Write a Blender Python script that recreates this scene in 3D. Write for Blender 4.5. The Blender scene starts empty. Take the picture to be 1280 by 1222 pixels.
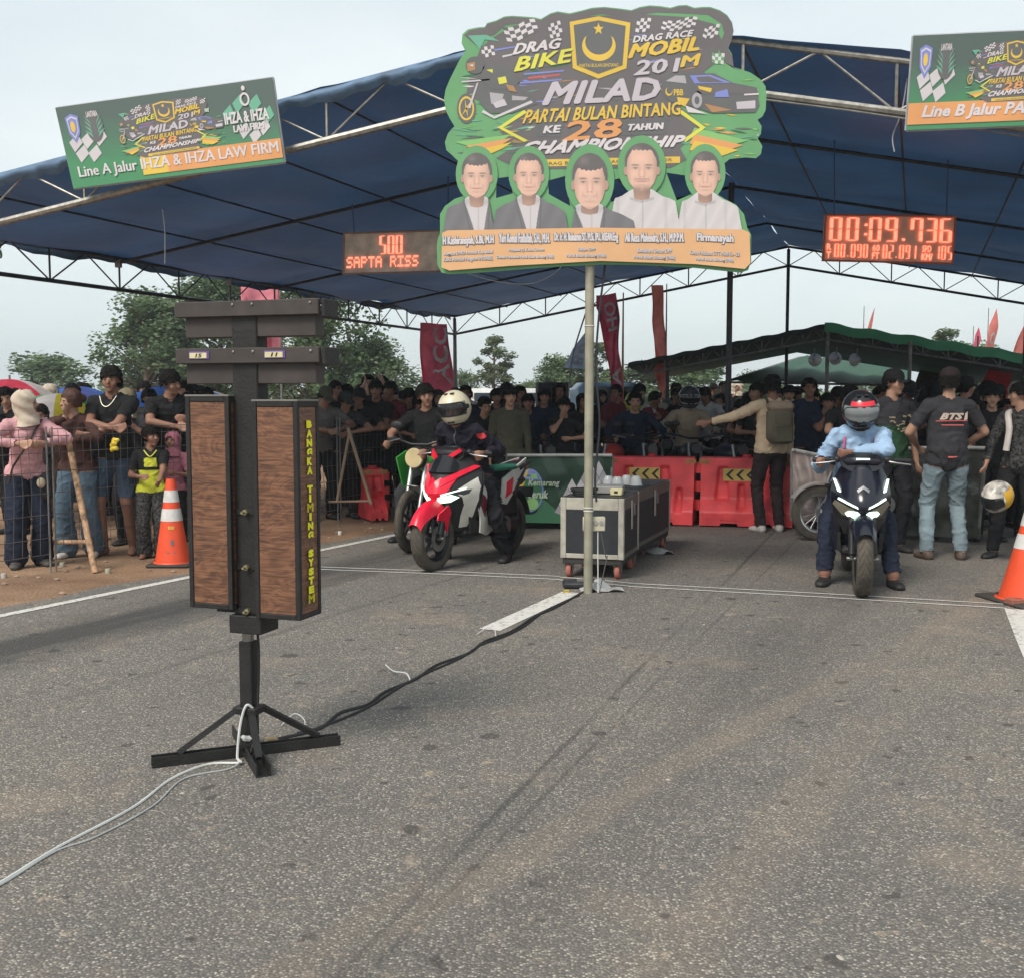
import bpy, bmesh, math, random
import numpy as np
from mathutils import Vector, Matrix, noise
from mathutils.geometry import tessellate_polygon

random.seed(7)
R = math.radians
scene = bpy.context.scene
col = scene.collection

# ------------------------------------------------------------------ camera
FPX, CX, CY, HOR, EYE = 1400.0, 640.0, 611.0, 495.0, 1.5
PITCH = math.atan((CY - HOR) / FPX)
cam_data = bpy.data.cameras.new('camera')
cam_data.sensor_width = 36.0
cam_data.sensor_fit = 'HORIZONTAL'
cam_data.lens = 36.0 * FPX / 1280.0
cam_data.clip_end = 2000
cam = bpy.data.objects.new('camera', cam_data)
cam.location = (0, 0, EYE)
cam.rotation_euler = (math.pi / 2 - PITCH, 0, 0)
col.objects.link(cam)
scene.camera = cam

# ------------------------------------------------------------------ world, sun, exposure
SUN_EL, SUN_ROT = R(48), R(215)
world = bpy.data.worlds.new('World')
scene.world = world
world.use_nodes = True
wn, wl = world.node_tree.nodes, world.node_tree.links
wn.clear()
w_out = wn.new('ShaderNodeOutputWorld')
w_bg = wn.new('ShaderNodeBackground')
w_sky = wn.new('ShaderNodeTexSky')
w_sky.sky_type = 'NISHITA'
w_sky.sun_disc = False
w_sky.sun_elevation = SUN_EL
w_sky.sun_rotation = SUN_ROT
w_sky.air_density = 1.0
w_sky.dust_density = 2.0
w_tc = wn.new('ShaderNodeTexCoord')
w_map = wn.new('ShaderNodeMapping')
w_map.inputs['Scale'].default_value = (1.0, 1.0, 3.2)
w_noise = wn.new('ShaderNodeTexNoise')
w_noise.inputs['Scale'].default_value = 1.7
w_noise.inputs['Detail'].default_value = 6
w_noise.inputs['Roughness'].default_value = 0.5
w_ramp = wn.new('ShaderNodeValToRGB')
w_ramp.color_ramp.elements[0].position = 0.32
w_ramp.color_ramp.elements[0].color = (3.2, 3.7, 3.9, 1)
w_ramp.color_ramp.elements[1].position = 0.68
w_ramp.color_ramp.elements[1].color = (4.45, 4.7, 4.65, 1)
w_mix = wn.new('ShaderNodeMixRGB')
w_mix.inputs['Fac'].default_value = 0.88
wl.new(w_tc.outputs['Generated'], w_map.inputs['Vector'])
wl.new(w_map.outputs['Vector'], w_noise.inputs['Vector'])
wl.new(w_noise.outputs['Fac'], w_ramp.inputs['Fac'])
wl.new(w_sky.outputs['Color'], w_mix.inputs['Color1'])
wl.new(w_ramp.outputs['Color'], w_mix.inputs['Color2'])
wl.new(w_mix.outputs['Color'], w_bg.inputs['Color'])
w_bg.inputs['Strength'].default_value = 0.1
wl.new(w_bg.outputs['Background'], w_out.inputs['Surface'])

sun_data = bpy.data.lights.new('sun', 'SUN')
sun_data.energy = 1.5
sun_data.angle = R(22)
sun_data.color = (1.0, 0.93, 0.84)
sun = bpy.data.objects.new('sun', sun_data)
# direction towards the sun, same convention as the sky node
sd = Vector((math.sin(SUN_ROT) * math.cos(SUN_EL), math.cos(SUN_ROT) * math.cos(SUN_EL), math.sin(SUN_EL)))
sun.rotation_euler = sd.to_track_quat('Z', 'Y').to_euler()
sun.location = sd * 30
col.objects.link(sun)

scene.view_settings.view_transform = 'Standard'
scene.view_settings.look = 'None'
scene.view_settings.exposure = 1.12
scene.view_settings.gamma = 1.0
scene.view_settings.use_curve_mapping = False
scene.render.engine = 'CYCLES'

# ------------------------------------------------------------------ placing helpers
CA, SA = math.cos(PITCH), math.sin(PITCH)
def ray(px, py):
    a, b = (px - CX) / FPX, -(py - CY) / FPX
    return Vector((a, CA + b * SA, -SA + b * CA))
def G(px, py, z=0.0):
    d = ray(px, py); t = (z - EYE) / d.z
    return Vector((d.x * t, d.y * t, z))
def P(px, py, Y):
    d = ray(px, py); t = Y / d.y
    return Vector((d.x * t, Y, EYE + d.z * t))

# ------------------------------------------------------------------ materials
MATS = {}
def mat(name, c, rough=0.7, metal=0.0, var=0.12, scale=8.0, bump=0.0, bscale=60.0, emit=0.0, alpha=1.0, spec=0.4, trans=0.0):
    key = name
    if key in MATS: return MATS[key]
    m = bpy.data.materials.new(name); m.use_nodes = True
    nt = m.node_tree; n, l = nt.nodes, nt.links
    b = n['Principled BSDF']
    b.inputs['Roughness'].default_value = rough
    b.inputs['Metallic'].default_value = metal
    b.inputs['Specular IOR Level'].default_value = spec
    tc = n.new('ShaderNodeTexCoord')
    ns = n.new('ShaderNodeTexNoise'); ns.inputs['Scale'].default_value = scale; ns.inputs['Detail'].default_value = 5
    l.new(tc.outputs['Object'], ns.inputs['Vector'])
    mx = n.new('ShaderNodeMixRGB'); mx.blend_type = 'MIX'
    mx.inputs['Color1'].default_value = (*[max(0, x * (1 - var)) for x in c], 1)
    mx.inputs['Color2'].default_value = (*[min(1, x * (1 + var)) for x in c], 1)
    rp = n.new('ShaderNodeMapRange'); rp.inputs['From Min'].default_value = 0.3; rp.inputs['From Max'].default_value = 0.7
    l.new(ns.outputs['Fac'], rp.inputs['Value']); l.new(rp.outputs['Result'], mx.inputs['Fac'])
    l.new(mx.outputs['Color'], b.inputs['Base Color'])
    if bump > 0:
        nb = n.new('ShaderNodeTexNoise'); nb.inputs['Scale'].default_value = bscale; nb.inputs['Detail'].default_value = 4
        l.new(tc.outputs['Object'], nb.inputs['Vector'])
        bp = n.new('ShaderNodeBump'); bp.inputs['Strength'].default_value = bump; bp.inputs['Distance'].default_value = 0.02
        l.new(nb.outputs['Fac'], bp.inputs['Height']); l.new(bp.outputs['Normal'], b.inputs['Normal'])
    if emit > 0:
        l.new(mx.outputs['Color'], b.inputs['Emission Color']); b.inputs['Emission Strength'].default_value = emit
    if alpha < 1: b.inputs['Alpha'].default_value = alpha
    if trans > 0:
        tr = n.new('ShaderNodeBsdfTranslucent'); l.new(mx.outputs['Color'], tr.inputs['Color'])
        ms = n.new('ShaderNodeMixShader'); ms.inputs['Fac'].default_value = trans
        l.new(b.outputs['BSDF'], ms.inputs[1]); l.new(tr.outputs['BSDF'], ms.inputs[2])
        l.new(ms.outputs['Shader'], n['Material Output'].inputs['Surface'])
    MATS[key] = m
    return m

def cloth(name, c, **k):
    a = dict(rough=0.9, var=0.18, scale=5, bump=0.35, bscale=14, spec=0.15); a.update(k)
    return mat('cloth ' + name, c, **a)
def metal(name, c, rough=0.4, **k): return mat('metal ' + name, c, rough=rough, metal=0.85, **k)
def plast(name, c, rough=0.35, **k): return mat('plastic ' + name, c, rough=rough, **k)
def ink(name, c, **k):
    a = dict(rough=0.55, var=0.07, scale=3, spec=0.35); a.update(k)
    return mat('print ' + name, c, **a)

# ------------------------------------------------------------------ object helpers
def link(o, parent=None):
    col.objects.link(o)
    if parent is not None: o.parent = parent
    return o
def thing(name, label, cat, loc=(0, 0, 0), rz=0.0, group=None, scale=1.0):
    o = bpy.data.objects.new(name, None)
    o.location = loc; o.rotation_euler = (0, 0, rz); o.scale = (scale,) * 3
    o.empty_display_size = 0.2
    o['label'] = label; o['category'] = cat
    if group: o['group'] = group
    return link(o)
def tag(o, label=None, cat=None, group=None, kind=None):
    if label: o['label'] = label
    if cat: o['category'] = cat
    if group: o['group'] = group
    if kind: o['kind'] = kind
    return o
def copy_tree(o, parent=None, depth=0):
    c = o.copy(); col.objects.link(c)
    if parent is not None: c.parent = parent
    for ch in list(o.children): copy_tree(ch, c, depth + 1)
    return c

def frame_of(axis, side=None):
    z = Vector(axis).normalized()
    s = Vector(side) if side is not None else (Vector((1, 0, 0)) if abs(z.x) < 0.9 else Vector((0, 1, 0)))
    x = (s - z * s.dot(z))
    if x.length < 1e-5:
        s = Vector((0, 1, 0)); x = s - z * s.dot(z)
        if x.length < 1e-5: s = Vector((0, 0, 1)); x = s - z * s.dot(z)
    x.normalize()
    return x, z.cross(x), z

class MB:
    def __init__(s): s.v = []; s.f = []; s.m = []; s.mi = 0
    def add(s, vs, fs, mi=None):
        b = len(s.v); s.v += [tuple(v) for v in vs]
        s.f += [tuple(b + i for i in f) for f in fs]
        s.m += [s.mi if mi is None else mi] * len(fs); return s
    def box(s, c, size, M=None, mi=None, bev=0.0):
        hx, hy, hz = [q / 2 for q in size]
        if bev <= 0:
            vs = [Vector((x * hx, y * hy, z * hz)) for x in (-1, 1) for y in (-1, 1) for z in (-1, 1)]
            fs = [(0, 1, 3, 2), (4, 6, 7, 5), (0, 4, 5, 1), (2, 3, 7, 6), (0, 2, 6, 4), (1, 5, 7, 3)]
        else:
            b = min(bev, hx * .9, hy * .9, hz * .9)
            vs = []; idx = {}
            for i, x in enumerate((-1, 1)):
                for j, y in enumerate((-1, 1)):
                    for k, z in enumerate((-1, 1)):
                        for a in range(3):
                            p = [x * (hx - b), y * (hy - b), z * (hz - b)]
                            p[a] = (x * hx, y * hy, z * hz)[a]
                            idx[(i, j, k, a)] = len(vs); vs.append(Vector(p))
            fs = []
            for a in range(3):
                o1, o2 = [q for q in range(3) if q != a]
                for sgn in (0, 1):
                    q = []
                    for (u, w) in ((0, 0), (1, 0), (1, 1), (0, 1)):
                        t = [0, 0, 0]; t[a] = sgn; t[o1] = u; t[o2] = w
                        q.append(idx[(*t, a)])
                    fs.append(tuple(q))
            for a in range(3):
                o1, o2 = [q for q in range(3) if q != a]
                for u in (0, 1):
                    for w in (0, 1):
                        t0 = [0, 0, 0]; t0[o1] = u; t0[o2] = w; t1 = list(t0); t1[a] = 1
                        fs.append((idx[(*t0, o1)], idx[(*t1, o1)], idx[(*t1, o2)], idx[(*t0, o2)]))
            for i in (0, 1):
                for j in (0, 1):
                    for k in (0, 1): fs.append(tuple(idx[(i, j, k, a)] for a in range(3)))
        c = Vector(c)
        vs = [(M @ v if M is not None else v) + c for v in vs]
        return s.add(vs, fs, mi)
    def cone(s, p0, r0, p1, r1, n=10, side=None, caps=True, mi=None):
        p0, p1 = Vector(p0), Vector(p1)
        r0 = r0 if isinstance(r0, (tuple, list)) else (r0, r0); r1 = r1 if isinstance(r1, (tuple, list)) else (r1, r1)
        x, y, z = frame_of(p1 - p0, side)
        vs = []
        for p, r in ((p0, r0), (p1, r1)):
            for i in range(n):
                a = 2 * math.pi * i / n
                vs.append(p + x * (math.cos(a) * r[0]) + y * (math.sin(a) * r[1]))
        fs = [(i, (i + 1) % n, n + (i + 1) % n, n + i) for i in range(n)]
        if caps: fs += [tuple(range(n - 1, -1, -1)), tuple(range(n, 2 * n))]
        return s.add(vs, fs, mi)
    def pipe(s, pts, r, n=8, mi=None):
        pts = [Vector(p) for p in pts]; vs = []; fs = []
        x = None
        for k, p in enumerate(pts):
            d = (pts[min(k + 1, len(pts) - 1)] - pts[max(k - 1, 0)])
            if d.length < 1e-9: d = Vector((0, 0, 1))
            d.normalize()
            if x is None: x, y, _ = frame_of(d)
            else:
                x = (x - d * x.dot(d)); x.normalize(); y = d.cross(x)
            rr = r[k] if isinstance(r, (list, tuple)) else r
            for i in range(n):
                a = 2 * math.pi * i / n
                vs.append(p + x * math.cos(a) * rr + y * math.sin(a) * rr)
        for k in range(len(pts) - 1):
            for i in range(n):
                fs.append((k * n + i, k * n + (i + 1) % n, (k + 1) * n + (i + 1) % n, (k + 1) * n + i))
        fs += [tuple(range(n - 1, -1, -1)), tuple(range((len(pts) - 1) * n, len(pts) * n))]
        return s.add(vs, fs, mi)
    def lathe(s, prof, c=(0, 0, 0), n=24, M=None, mi=None, closed=False):
        c = Vector(c); vs = []; fs = []
        for (r, z) in prof:
            for i in range(n):
                a = 2 * math.pi * i / n
                v = Vector((r * math.cos(a), r * math.sin(a), z)); vs.append((M @ v if M is not None else v) + c)
        K = len(prof)
        for k in range(K if closed else K - 1):
            k2 = (k + 1) % K
            for i in range(n): fs.append((k * n + i, k * n + (i + 1) % n, k2 * n + (i + 1) % n, k2 * n + i))
        return s.add(vs, fs, mi)
    def ell(s, c, r, n=12, k=8, M=None, mi=None):
        prof = []
        vs = []; fs = []; c = Vector(c)
        for j in range(k + 1):
            t = -math.pi / 2 + math.pi * j / k
            t = max(-math.pi / 2 + .01, min(math.pi / 2 - .01, t))
            for i in range(n):
                a = 2 * math.pi * i / n
                v = Vector((r[0] * math.cos(t) * math.cos(a), r[1] * math.cos(t) * math.sin(a), r[2] * math.sin(t)))
                vs.append((M @ v if M is not None else v) + c)
        for j in range(k):
            for i in range(n): fs.append((j * n + i, j * n + (i + 1) % n, (j + 1) * n + (i + 1) % n, (j + 1) * n + i))
        fs += [tuple(range(n - 1, -1, -1)), tuple(range(k * n, (k + 1) * n))]
        return s.add(vs, fs, mi)
    def prism(s, poly, f, d, mi=None, holes=()):
        """poly: list of 2D points; f(u,v,w)->3D; slab between w=0 and w=d"""
        loops = [list(poly)] + [list(h) for h in holes]
        flat = [p for lp in loops for p in lp]; n = len(flat)
        tris = tessellate_polygon([[Vector((p[0], p[1], 0)) for p in lp] for lp in loops])
        vs = [f(p[0], p[1], 0) for p in flat] + ([f(p[0], p[1], d) for p in flat] if d else [])
        fs = [tuple(t) for t in tris]
        if d:
            fs += [tuple(n + i for i in reversed(t)) for t in tris]
            o = 0
            for lp in loops:
                m = len(lp)
                for i in range(m): fs.append((o + i, o + (i + 1) % m, n + o + (i + 1) % m, n + o + i))
                o += m
        return s.add(vs, fs, mi)
    def grid(s, nu, nv, f, mi=None):
        vs = [f(i / nu, j / nv) for j in range(nv + 1) for i in range(nu + 1)]
        fs = [(j * (nu + 1) + i, j * (nu + 1) + i + 1, (j + 1) * (nu + 1) + i + 1, (j + 1) * (nu + 1) + i) for j in range(nv) for i in range(nu)]
        return s.add(vs, fs, mi)
    def mesh(s, name, mats, smooth=False, recalc=True):
        me = bpy.data.meshes.new(name)
        me.from_pydata(s.v, [], s.f)
        mats = mats if isinstance(mats, (list, tuple)) else [mats]
        for m in mats: me.materials.append(m)
        if len(mats) > 1: me.polygons.foreach_set('material_index', s.m)
        if recalc:
            bm = bmesh.new(); bm.from_mesh(me); bmesh.ops.recalc_face_normals(bm, faces=bm.faces); bm.to_mesh(me); bm.free()
        if smooth:
            me.polygons.foreach_set('use_smooth', [True] * len(me.polygons))
            if smooth != 'all':
                try: me.set_sharp_from_angle(angle=R(40))
                except Exception: pass
        me.update()
        return me
    def build(s, name, mats, parent=None, smooth=False, loc=None, recalc=True):
        o = bpy.data.objects.new(name, s.mesh(name, mats, smooth, recalc))
        if loc is not None: o.location = loc
        return link(o, parent)

def catmull(pts, k=8):
    pts = [Vector(p) for p in pts]; out = []
    for i in range(len(pts) - 1):
        p0, p1, p2, p3 = pts[max(i - 1, 0)], pts[i], pts[i + 1], pts[min(i + 2, len(pts) - 1)]
        for j in range(k):
            t = j / k
            out.append(0.5 * ((2 * p1) + (p2 - p0) * t + (2 * p0 - 5 * p1 + 4 * p2 - p3) * t * t + (3 * p1 - p0 - 3 * p2 + p3) * t ** 3))
    out.append(pts[-1]); return out

TXT = {}
def text_polys(body, bold=0.02, shear=0.0, spacing=1.0):
    """flat lettering as triangles in the unit box of the words"""
    key = (body, bold, shear, spacing)
    if key in TXT: return TXT[key]
    cu = bpy.data.curves.new('t', 'FONT'); cu.body = body; cu.size = 1; cu.offset = bold; cu.shear = shear
    cu.space_character = spacing; cu.resolution_u = 2; cu.fill_mode = 'FRONT'
    ob = bpy.data.objects.new('t', cu); col.objects.link(ob)
    bpy.context.view_layer.update()
    dg = bpy.context.evaluated_depsgraph_get()
    me = ob.evaluated_get(dg).to_mesh()
    vs = [(v.co.x, v.co.y) for v in me.vertices]; fs = [tuple(p.vertices) for p in me.polygons]
    ob.evaluated_get(dg).to_mesh_clear(); bpy.data.objects.remove(ob); bpy.data.curves.remove(cu)
    x0, x1 = min(v[0] for v in vs), max(v[0] for v in vs); y0, y1 = min(v[1] for v in vs), max(v[1] for v in vs)
    TXT[key] = ([((x - x0) / (x1 - x0), (y - y0) / (y1 - y0)) for x, y in vs], fs)
    return TXT[key]
def put_text(mb, body, f, quad, w, bold=0.02, shear=0.0, mi=None, spacing=1.0):
    """quad = bottom-left, bottom-right, top-right, top-left in print coordinates; f(u,v,w)->3D"""
    if 'M' in body and bold > 0:                      # the font's M fills up when thickened: lay thin copies side by side instead
        hq = (Vector(quad[3][:2]) - Vector(quad[0][:2])) * bold * .8; wq = Vector((hq.y, -hq.x)) if quad[1][0] > quad[0][0] else hq
        for k, (i, j) in enumerate(((-1, 0), (1, 0), (0, -1), (0, 1))):
            sh_ = wq * i + hq * j
            put_text(mb, body, f, [(q[0] + sh_.x, q[1] + sh_.y) for q in quad], w + .00012 * k, 0, shear, mi, spacing)
        return
    vs, fs = text_polys(body, bold, shear, spacing)
    a, b, c, d = [Vector((q[0], q[1])) for q in quad]
    out = []
    for u, v in vs:
        p = (a * (1 - u) + b * u) * (1 - v) + (d * (1 - u) + c * u) * v
        out.append(f(p.x, p.y, w))
    mb.add(out, fs, mi)

# ------------------------------------------------------------------ the setting
RD = Vector((0.446, 0.895, 0)).normalized()       # direction of the road
RN = Vector((RD.y, -RD.x, 0))                     # to its right
def road(t, s, z=0.0):                            # t along, s across from the left painted line
    o = Vector((-3.47, 7.6, 0)) + RD * t + RN * s
    return Vector((o.x, o.y, z))

def ground_mat():
    m = bpy.data.materials.new('orange dirt'); m.use_nodes = True
    n, l = m.node_tree.nodes, m.node_tree.links; b = n['Principled BSDF']; b.inputs['Roughness'].default_value = 0.95
    tc = n.new('ShaderNodeTexCoord')
    a = n.new('ShaderNodeTexNoise'); a.inputs['Scale'].default_value = 0.6; a.inputs['Detail'].default_value = 8; a.inputs['Roughness'].default_value = .65
    l.new(tc.outputs['Object'], a.inputs['Vector'])
    r = n.new('ShaderNodeValToRGB'); r.color_ramp.elements[0].position = .35; r.color_ramp.elements[0].color = (.16, .085, .045, 1)
    r.color_ramp.elements[1].position = .62; r.color_ramp.elements[1].color = (.36, .23, .14, 1)
    l.new(a.outputs['Fac'], r.inputs['Fac'])
    g = n.new('ShaderNodeTexNoise'); g.inputs['Scale'].default_value = 40; g.inputs['Detail'].default_value = 6
    l.new(tc.outputs['Object'], g.inputs['Vector'])
    mx = n.new('ShaderNodeMixRGB'); mx.blend_type = 'OVERLAY'; mx.inputs['Fac'].default_value = .6
    l.new(r.outputs['Color'], mx.inputs['Color1']); l.new(g.outputs['Fac'], mx.inputs['Color2']); l.new(mx.outputs['Color'], b.inputs['Base Color'])
    bp = n.new('ShaderNodeBump'); bp.inputs['Strength'].default_value = .7; bp.inputs['Distance'].default_value = .03
    l.new(g.outputs['Fac'], bp.inputs['Height']); l.new(bp.outputs['Normal'], b.inputs['Normal'])
    return m
def asphalt_mat():
    m = bpy.data.materials.new('worn asphalt'); m.use_nodes = True
    n, l = m.node_tree.nodes, m.node_tree.links; b = n['Principled BSDF']; b.inputs['Roughness'].default_value = 0.85
    b.inputs['Specular IOR Level'].default_value = .3
    tc = n.new('ShaderNodeTexCoord')
    def nz(scale, det, src=None, rough=.6, ramp=None):
        q = n.new('ShaderNodeTexNoise'); q.inputs['Scale'].default_value = scale; q.inputs['Detail'].default_value = det; q.inputs['Roughness'].default_value = rough
        l.new(src or tc.outputs['Object'], q.inputs['Vector'])
        if ramp:
            z = n.new('ShaderNodeMapRange'); z.inputs['From Min'].default_value, z.inputs['From Max'].default_value = ramp[:2]
            z.inputs['To Min'].default_value, z.inputs['To Max'].default_value = ramp[2:]
            l.new(q.outputs['Fac'], z.inputs['Value']); return z.outputs['Result']
        return q.outputs['Fac']
    def mix(kind, fac, c1, c2):
        x = n.new('ShaderNodeMixRGB'); x.blend_type = kind
        for sock, val in (('Fac', fac), ('Color1', c1), ('Color2', c2)):
            if isinstance(val, (int, float)): x.inputs[sock].default_value = val
            elif isinstance(val, tuple): x.inputs[sock].default_value = (*val, 1)
            else: l.new(val, x.inputs[sock])
        return x.outputs['Color']
    # aggregate stones
    vo = n.new('ShaderNodeTexVoronoi'); vo.inputs['Scale'].default_value = 118; vo.inputs['Randomness'].default_value = 1
    l.new(tc.outputs['Object'], vo.inputs['Vector'])
    sp = n.new('ShaderNodeSeparateColor'); l.new(vo.outputs['Color'], sp.inputs['Color'])
    vr = n.new('ShaderNodeValToRGB'); e = vr.color_ramp.elements
    e[0].position = 0.0; e[0].color = (.105, .10, .096, 1); e[1].position = 1; e[1].color = (.47, .44, .385, 1)
    k = e.new(.55); k.color = (.165, .157, .148, 1); k = e.new(.85); k.color = (.27, .255, .228, 1)
    l.new(sp.outputs['Red'], vr.inputs['Fac'])
    gap = n.new('ShaderNodeMapRange'); gap.inputs['From Min'].default_value = .25; gap.inputs['From Max'].default_value = .75
    l.new(vo.outputs['Distance'], gap.inputs['Value'])
    c = mix('MIX', gap.outputs['Result'], vr.outputs['Color'], (.10, .095, .09))
    # large patches, dust
    c = mix('MULTIPLY', .75, c, mix('MIX', nz(.55, 6, ramp=(.35, .68, 0, 1)), (1.0, .98, .97), (1.38, 1.30, 1.18)))
    c = mix('MIX', nz(.9, 7, rough=.7, ramp=(.54, .76, 0, .36)), c, (.42, .31, .215))
    c = mix('MIX', nz(7, 6, rough=.7, ramp=(.60, .70, 0, .5)), c, (.46, .36, .26))
    c = mix('MIX', nz(6.5, 3, rough=.4, ramp=(.675, .70, 0, .7)), c, (.055, .05, .046))
    c = mix('MIX', nz(2.3, 5, rough=.6, ramp=(.62, .72, 0, .45)), c, (.07, .066, .064))
    # road coordinates for wheel tracks
    mp = n.new('ShaderNodeMapping'); mp.vector_type = 'TEXTURE'
    mp.inputs['Rotation'].default_value = (0, 0, -math.atan2(RD.x, RD.y)); mp.inputs['Location'].default_value = (-3.47, 7.6, 0)
    l.new(tc.outputs['Object'], mp.inputs['Vector'])
    sx = n.new('ShaderNodeSeparateXYZ'); l.new(mp.outputs['Vector'], sx.inputs['Vector'])
    st = n.new('ShaderNodeMapping'); st.inputs['Scale'].default_value = (3.0, .25, 1); l.new(mp.outputs['Vector'], st.inputs['Vector'])
    wob = nz(1.3, 4, src=st.outputs['Vector'])
    for (x0, wd, fc, sl, cc) in ((0.90, .36, .85, 0, 0), (1.22, .10, .6, 0, 0), (2.05, .03, .5, .03, 0), (4.48, .014, .6, .125, 0), (4.62, .010, .45, .1, 0), (5.0, .3, .25, 0, 0), (5.3, .10, .13, -.19, 1), (5.75, .12, .09, -.05, 1)):
        d = n.new('ShaderNodeMath'); d.operation = 'SUBTRACT'; d.inputs[1].default_value = x0
        ys = n.new('ShaderNodeMath'); ys.operation = 'MULTIPLY_ADD'; ys.inputs[1].default_value = sl; l.new(sx.outputs['Y'], ys.inputs[0]); l.new(sx.outputs['X'], ys.inputs[2]); l.new(ys.outputs[0], d.inputs[0])
        w2 = n.new('ShaderNodeMath'); w2.operation = 'MULTIPLY_ADD'; w2.inputs[1].default_value = min(.35, wd * 2.5); w2.inputs[2].default_value = -min(.35, wd * 2.5) / 2
        l.new(wob, w2.inputs[0])
        d2 = n.new('ShaderNodeMath'); d2.operation = 'ADD'; l.new(d.outputs[0], d2.inputs[0]); l.new(w2.outputs[0], d2.inputs[1])
        ab = n.new('ShaderNodeMath'); ab.operation = 'ABSOLUTE'; l.new(d2.outputs[0], ab.inputs[0])
        mr = n.new('ShaderNodeMapRange'); mr.interpolation_type = 'SMOOTHSTEP'
        mr.inputs['From Min'].default_value = wd * .3; mr.inputs['From Max'].default_value = wd * 1.6
        mr.inputs['To Min'].default_value = fc; mr.inputs['To Max'].default_value = 0
        l.new(ab.outputs[0], mr.inputs['Value'])
        ml = n.new('ShaderNodeMath'); ml.operation = 'MULTIPLY'; l.new(mr.outputs['Result'], ml.inputs[0])
        l.new(nz(.5 + x0 * .13, 5, src=st.outputs['Vector'], ramp=(.38, .58, .25, 1)), ml.inputs[1])
        c = mix('MIX', ml.outputs[0], c, (.42, .30, .20) if cc else (.045, .043, .043))
    l.new(c, b.inputs['Base Color'])
    bp = n.new('ShaderNodeBump'); bp.inputs['Strength'].default_value = .55; bp.inputs['Distance'].default_value = .006; bp.invert = True
    l.new(vo.outputs['Distance'], bp.inputs['Height']); l.new(bp.outputs['Normal'], b.inputs['Normal'])
    return m
def paint_mat():
    m = bpy.data.materials.new('worn road paint'); m.use_nodes = True
    n, l = m.node_tree.nodes, m.node_tree.links; b = n['Principled BSDF']; b.inputs['Roughness'].default_value = 0.8
    tc = n.new('ShaderNodeTexCoord'); a = n.new('ShaderNodeTexNoise'); a.inputs['Scale'].default_value = 22; a.inputs['Detail'].default_value = 8; a.inputs['Roughness'].default_value = .75
    l.new(tc.outputs['Object'], a.inputs['Vector'])
    r = n.new('ShaderNodeValToRGB'); r.color_ramp.elements[0].position = .33; r.color_ramp.elements[0].color = (.16, .15, .13, 1)
    r.color_ramp.elements[1].position = .5; r.color_ramp.elements[1].color = (.6, .58, .54, 1)
    l.new(a.outputs['Fac'], r.inputs['Fac']); l.new(r.outputs['Color'], b.inputs['Base Color'])
    return m

# ground: one sheet with a slightly uneven surface near the camera
def ground_z(x, y): return 0.0
g = MB()
g.grid(60, 60, lambda u, v: Vector(((u - .5) * 520, (v - .3) * 520, 0)))
tag(g.build('ground', ground_mat(), recalc=False), kind='structure')
M_ASPH = asphalt_mat(); M_PAINT = paint_mat()
rmb = MB()
NT = 70
for i in range(NT):
    t0, t1 = -18 + i * 1.4, -18 + (i + 1) * 1.4
    def edge(t, s): return s + .07 * math.sin(t * 1.9) + .05 * math.sin(t * 5.3 + 1) + .03 * math.sin(t * 13)
    ks = [0, .35, .7]
    for k in range(3):
        ta, tb = t0 + (t1 - t0) * k / 3, t0 + (t1 - t0) * (k + 1) / 3
        rr = 6.7 if ta > -60 else 6.7
        rmb.add([road(ta, -edge(ta, .2), .004), road(ta, rr + edge(ta, 0), .004), road(tb, rr + edge(tb, 0), .004), road(tb, -edge(tb, .2), .004)], [(0, 1, 2, 3)])
tag(rmb.build('road', M_ASPH, recalc=False), kind='structure')
# wider tarmac apron right of the start area where the tents stand
ap = MB()
ap.add([road(-1.2, 6.85, .003), road(-1.2, 26, .003), road(26, 26, .003), road(26, 6.85, .003)], [(0, 1, 2, 3)])
tag(ap.build('paved_apron', M_ASPH, recalc=False), kind='structure')

def ribbon(name, pts, w, m, z=.008, wob=.0):
    mb = MB(); pts = [Vector(p) for p in pts]
    for a, b in zip(pts[:-1], pts[1:]):
        d = (b - a).normalized(); nn = Vector((-d.y, d.x, 0)) * w / 2
        mb.add([(a.x - nn.x, a.y - nn.y, z), (b.x - nn.x, b.y - nn.y, z), (b.x + nn.x, b.y + nn.y, z), (a.x + nn.x, a.y + nn.y, z)], [(0, 1, 2, 3)])
    return tag(mb.build(name, m, recalc=False), kind='structure')
ribbon('road_edge_line', [road(-9, 0), road(14, 0)], .09, M_PAINT)
ribbon('road_edge_line', [G(1268, 762), G(1284, 800), G(1330, 900)], .13, M_PAINT)
d0, d1 = G(612, 788), G(714, 741)
ribbon('centre_line_dash', [d0, d1], .15, M_PAINT)
M_TAPE = mat('white string tape', (.62, .61, .58), rough=.8)
for (a, b) in (((396, 709), (700, 721)), ((396, 712), (700, 725)), ((793, 730), (1258, 756)), ((793, 734), (1258, 761)), ((700, 722), (793, 730)), ((700, 725.5), (793, 734))):
    ribbon('start_line', [G(*a), G((a[0] + b[0]) / 2, (a[1] + b[1]) / 2 - .6), G(*b)], .024, M_TAPE, z=.009)
# ------------------------------------------------------------------ race tent
M_TARP = mat('blue tarpaulin', (.045, .11, .235), rough=.55, var=.22, scale=.9, bump=.6, bscale=3.5, trans=.15)
M_TARP_OUT = mat('faded blue tarpaulin hem', (.10, .17, .27), rough=.6, var=.3, scale=6, bump=.6, bscale=9)
M_GALV = metal('galvanised pipe', (.34, .33, .30), rough=.55, var=.3, scale=20)
M_DARKM = mat('dark painted steel', (.045, .045, .05), rough=.5, metal=.3, var=.35, scale=15)
M_GREYP = mat('grey painted steel', (.22, .22, .21), rough=.5, metal=.4, var=.35, scale=12)

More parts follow.
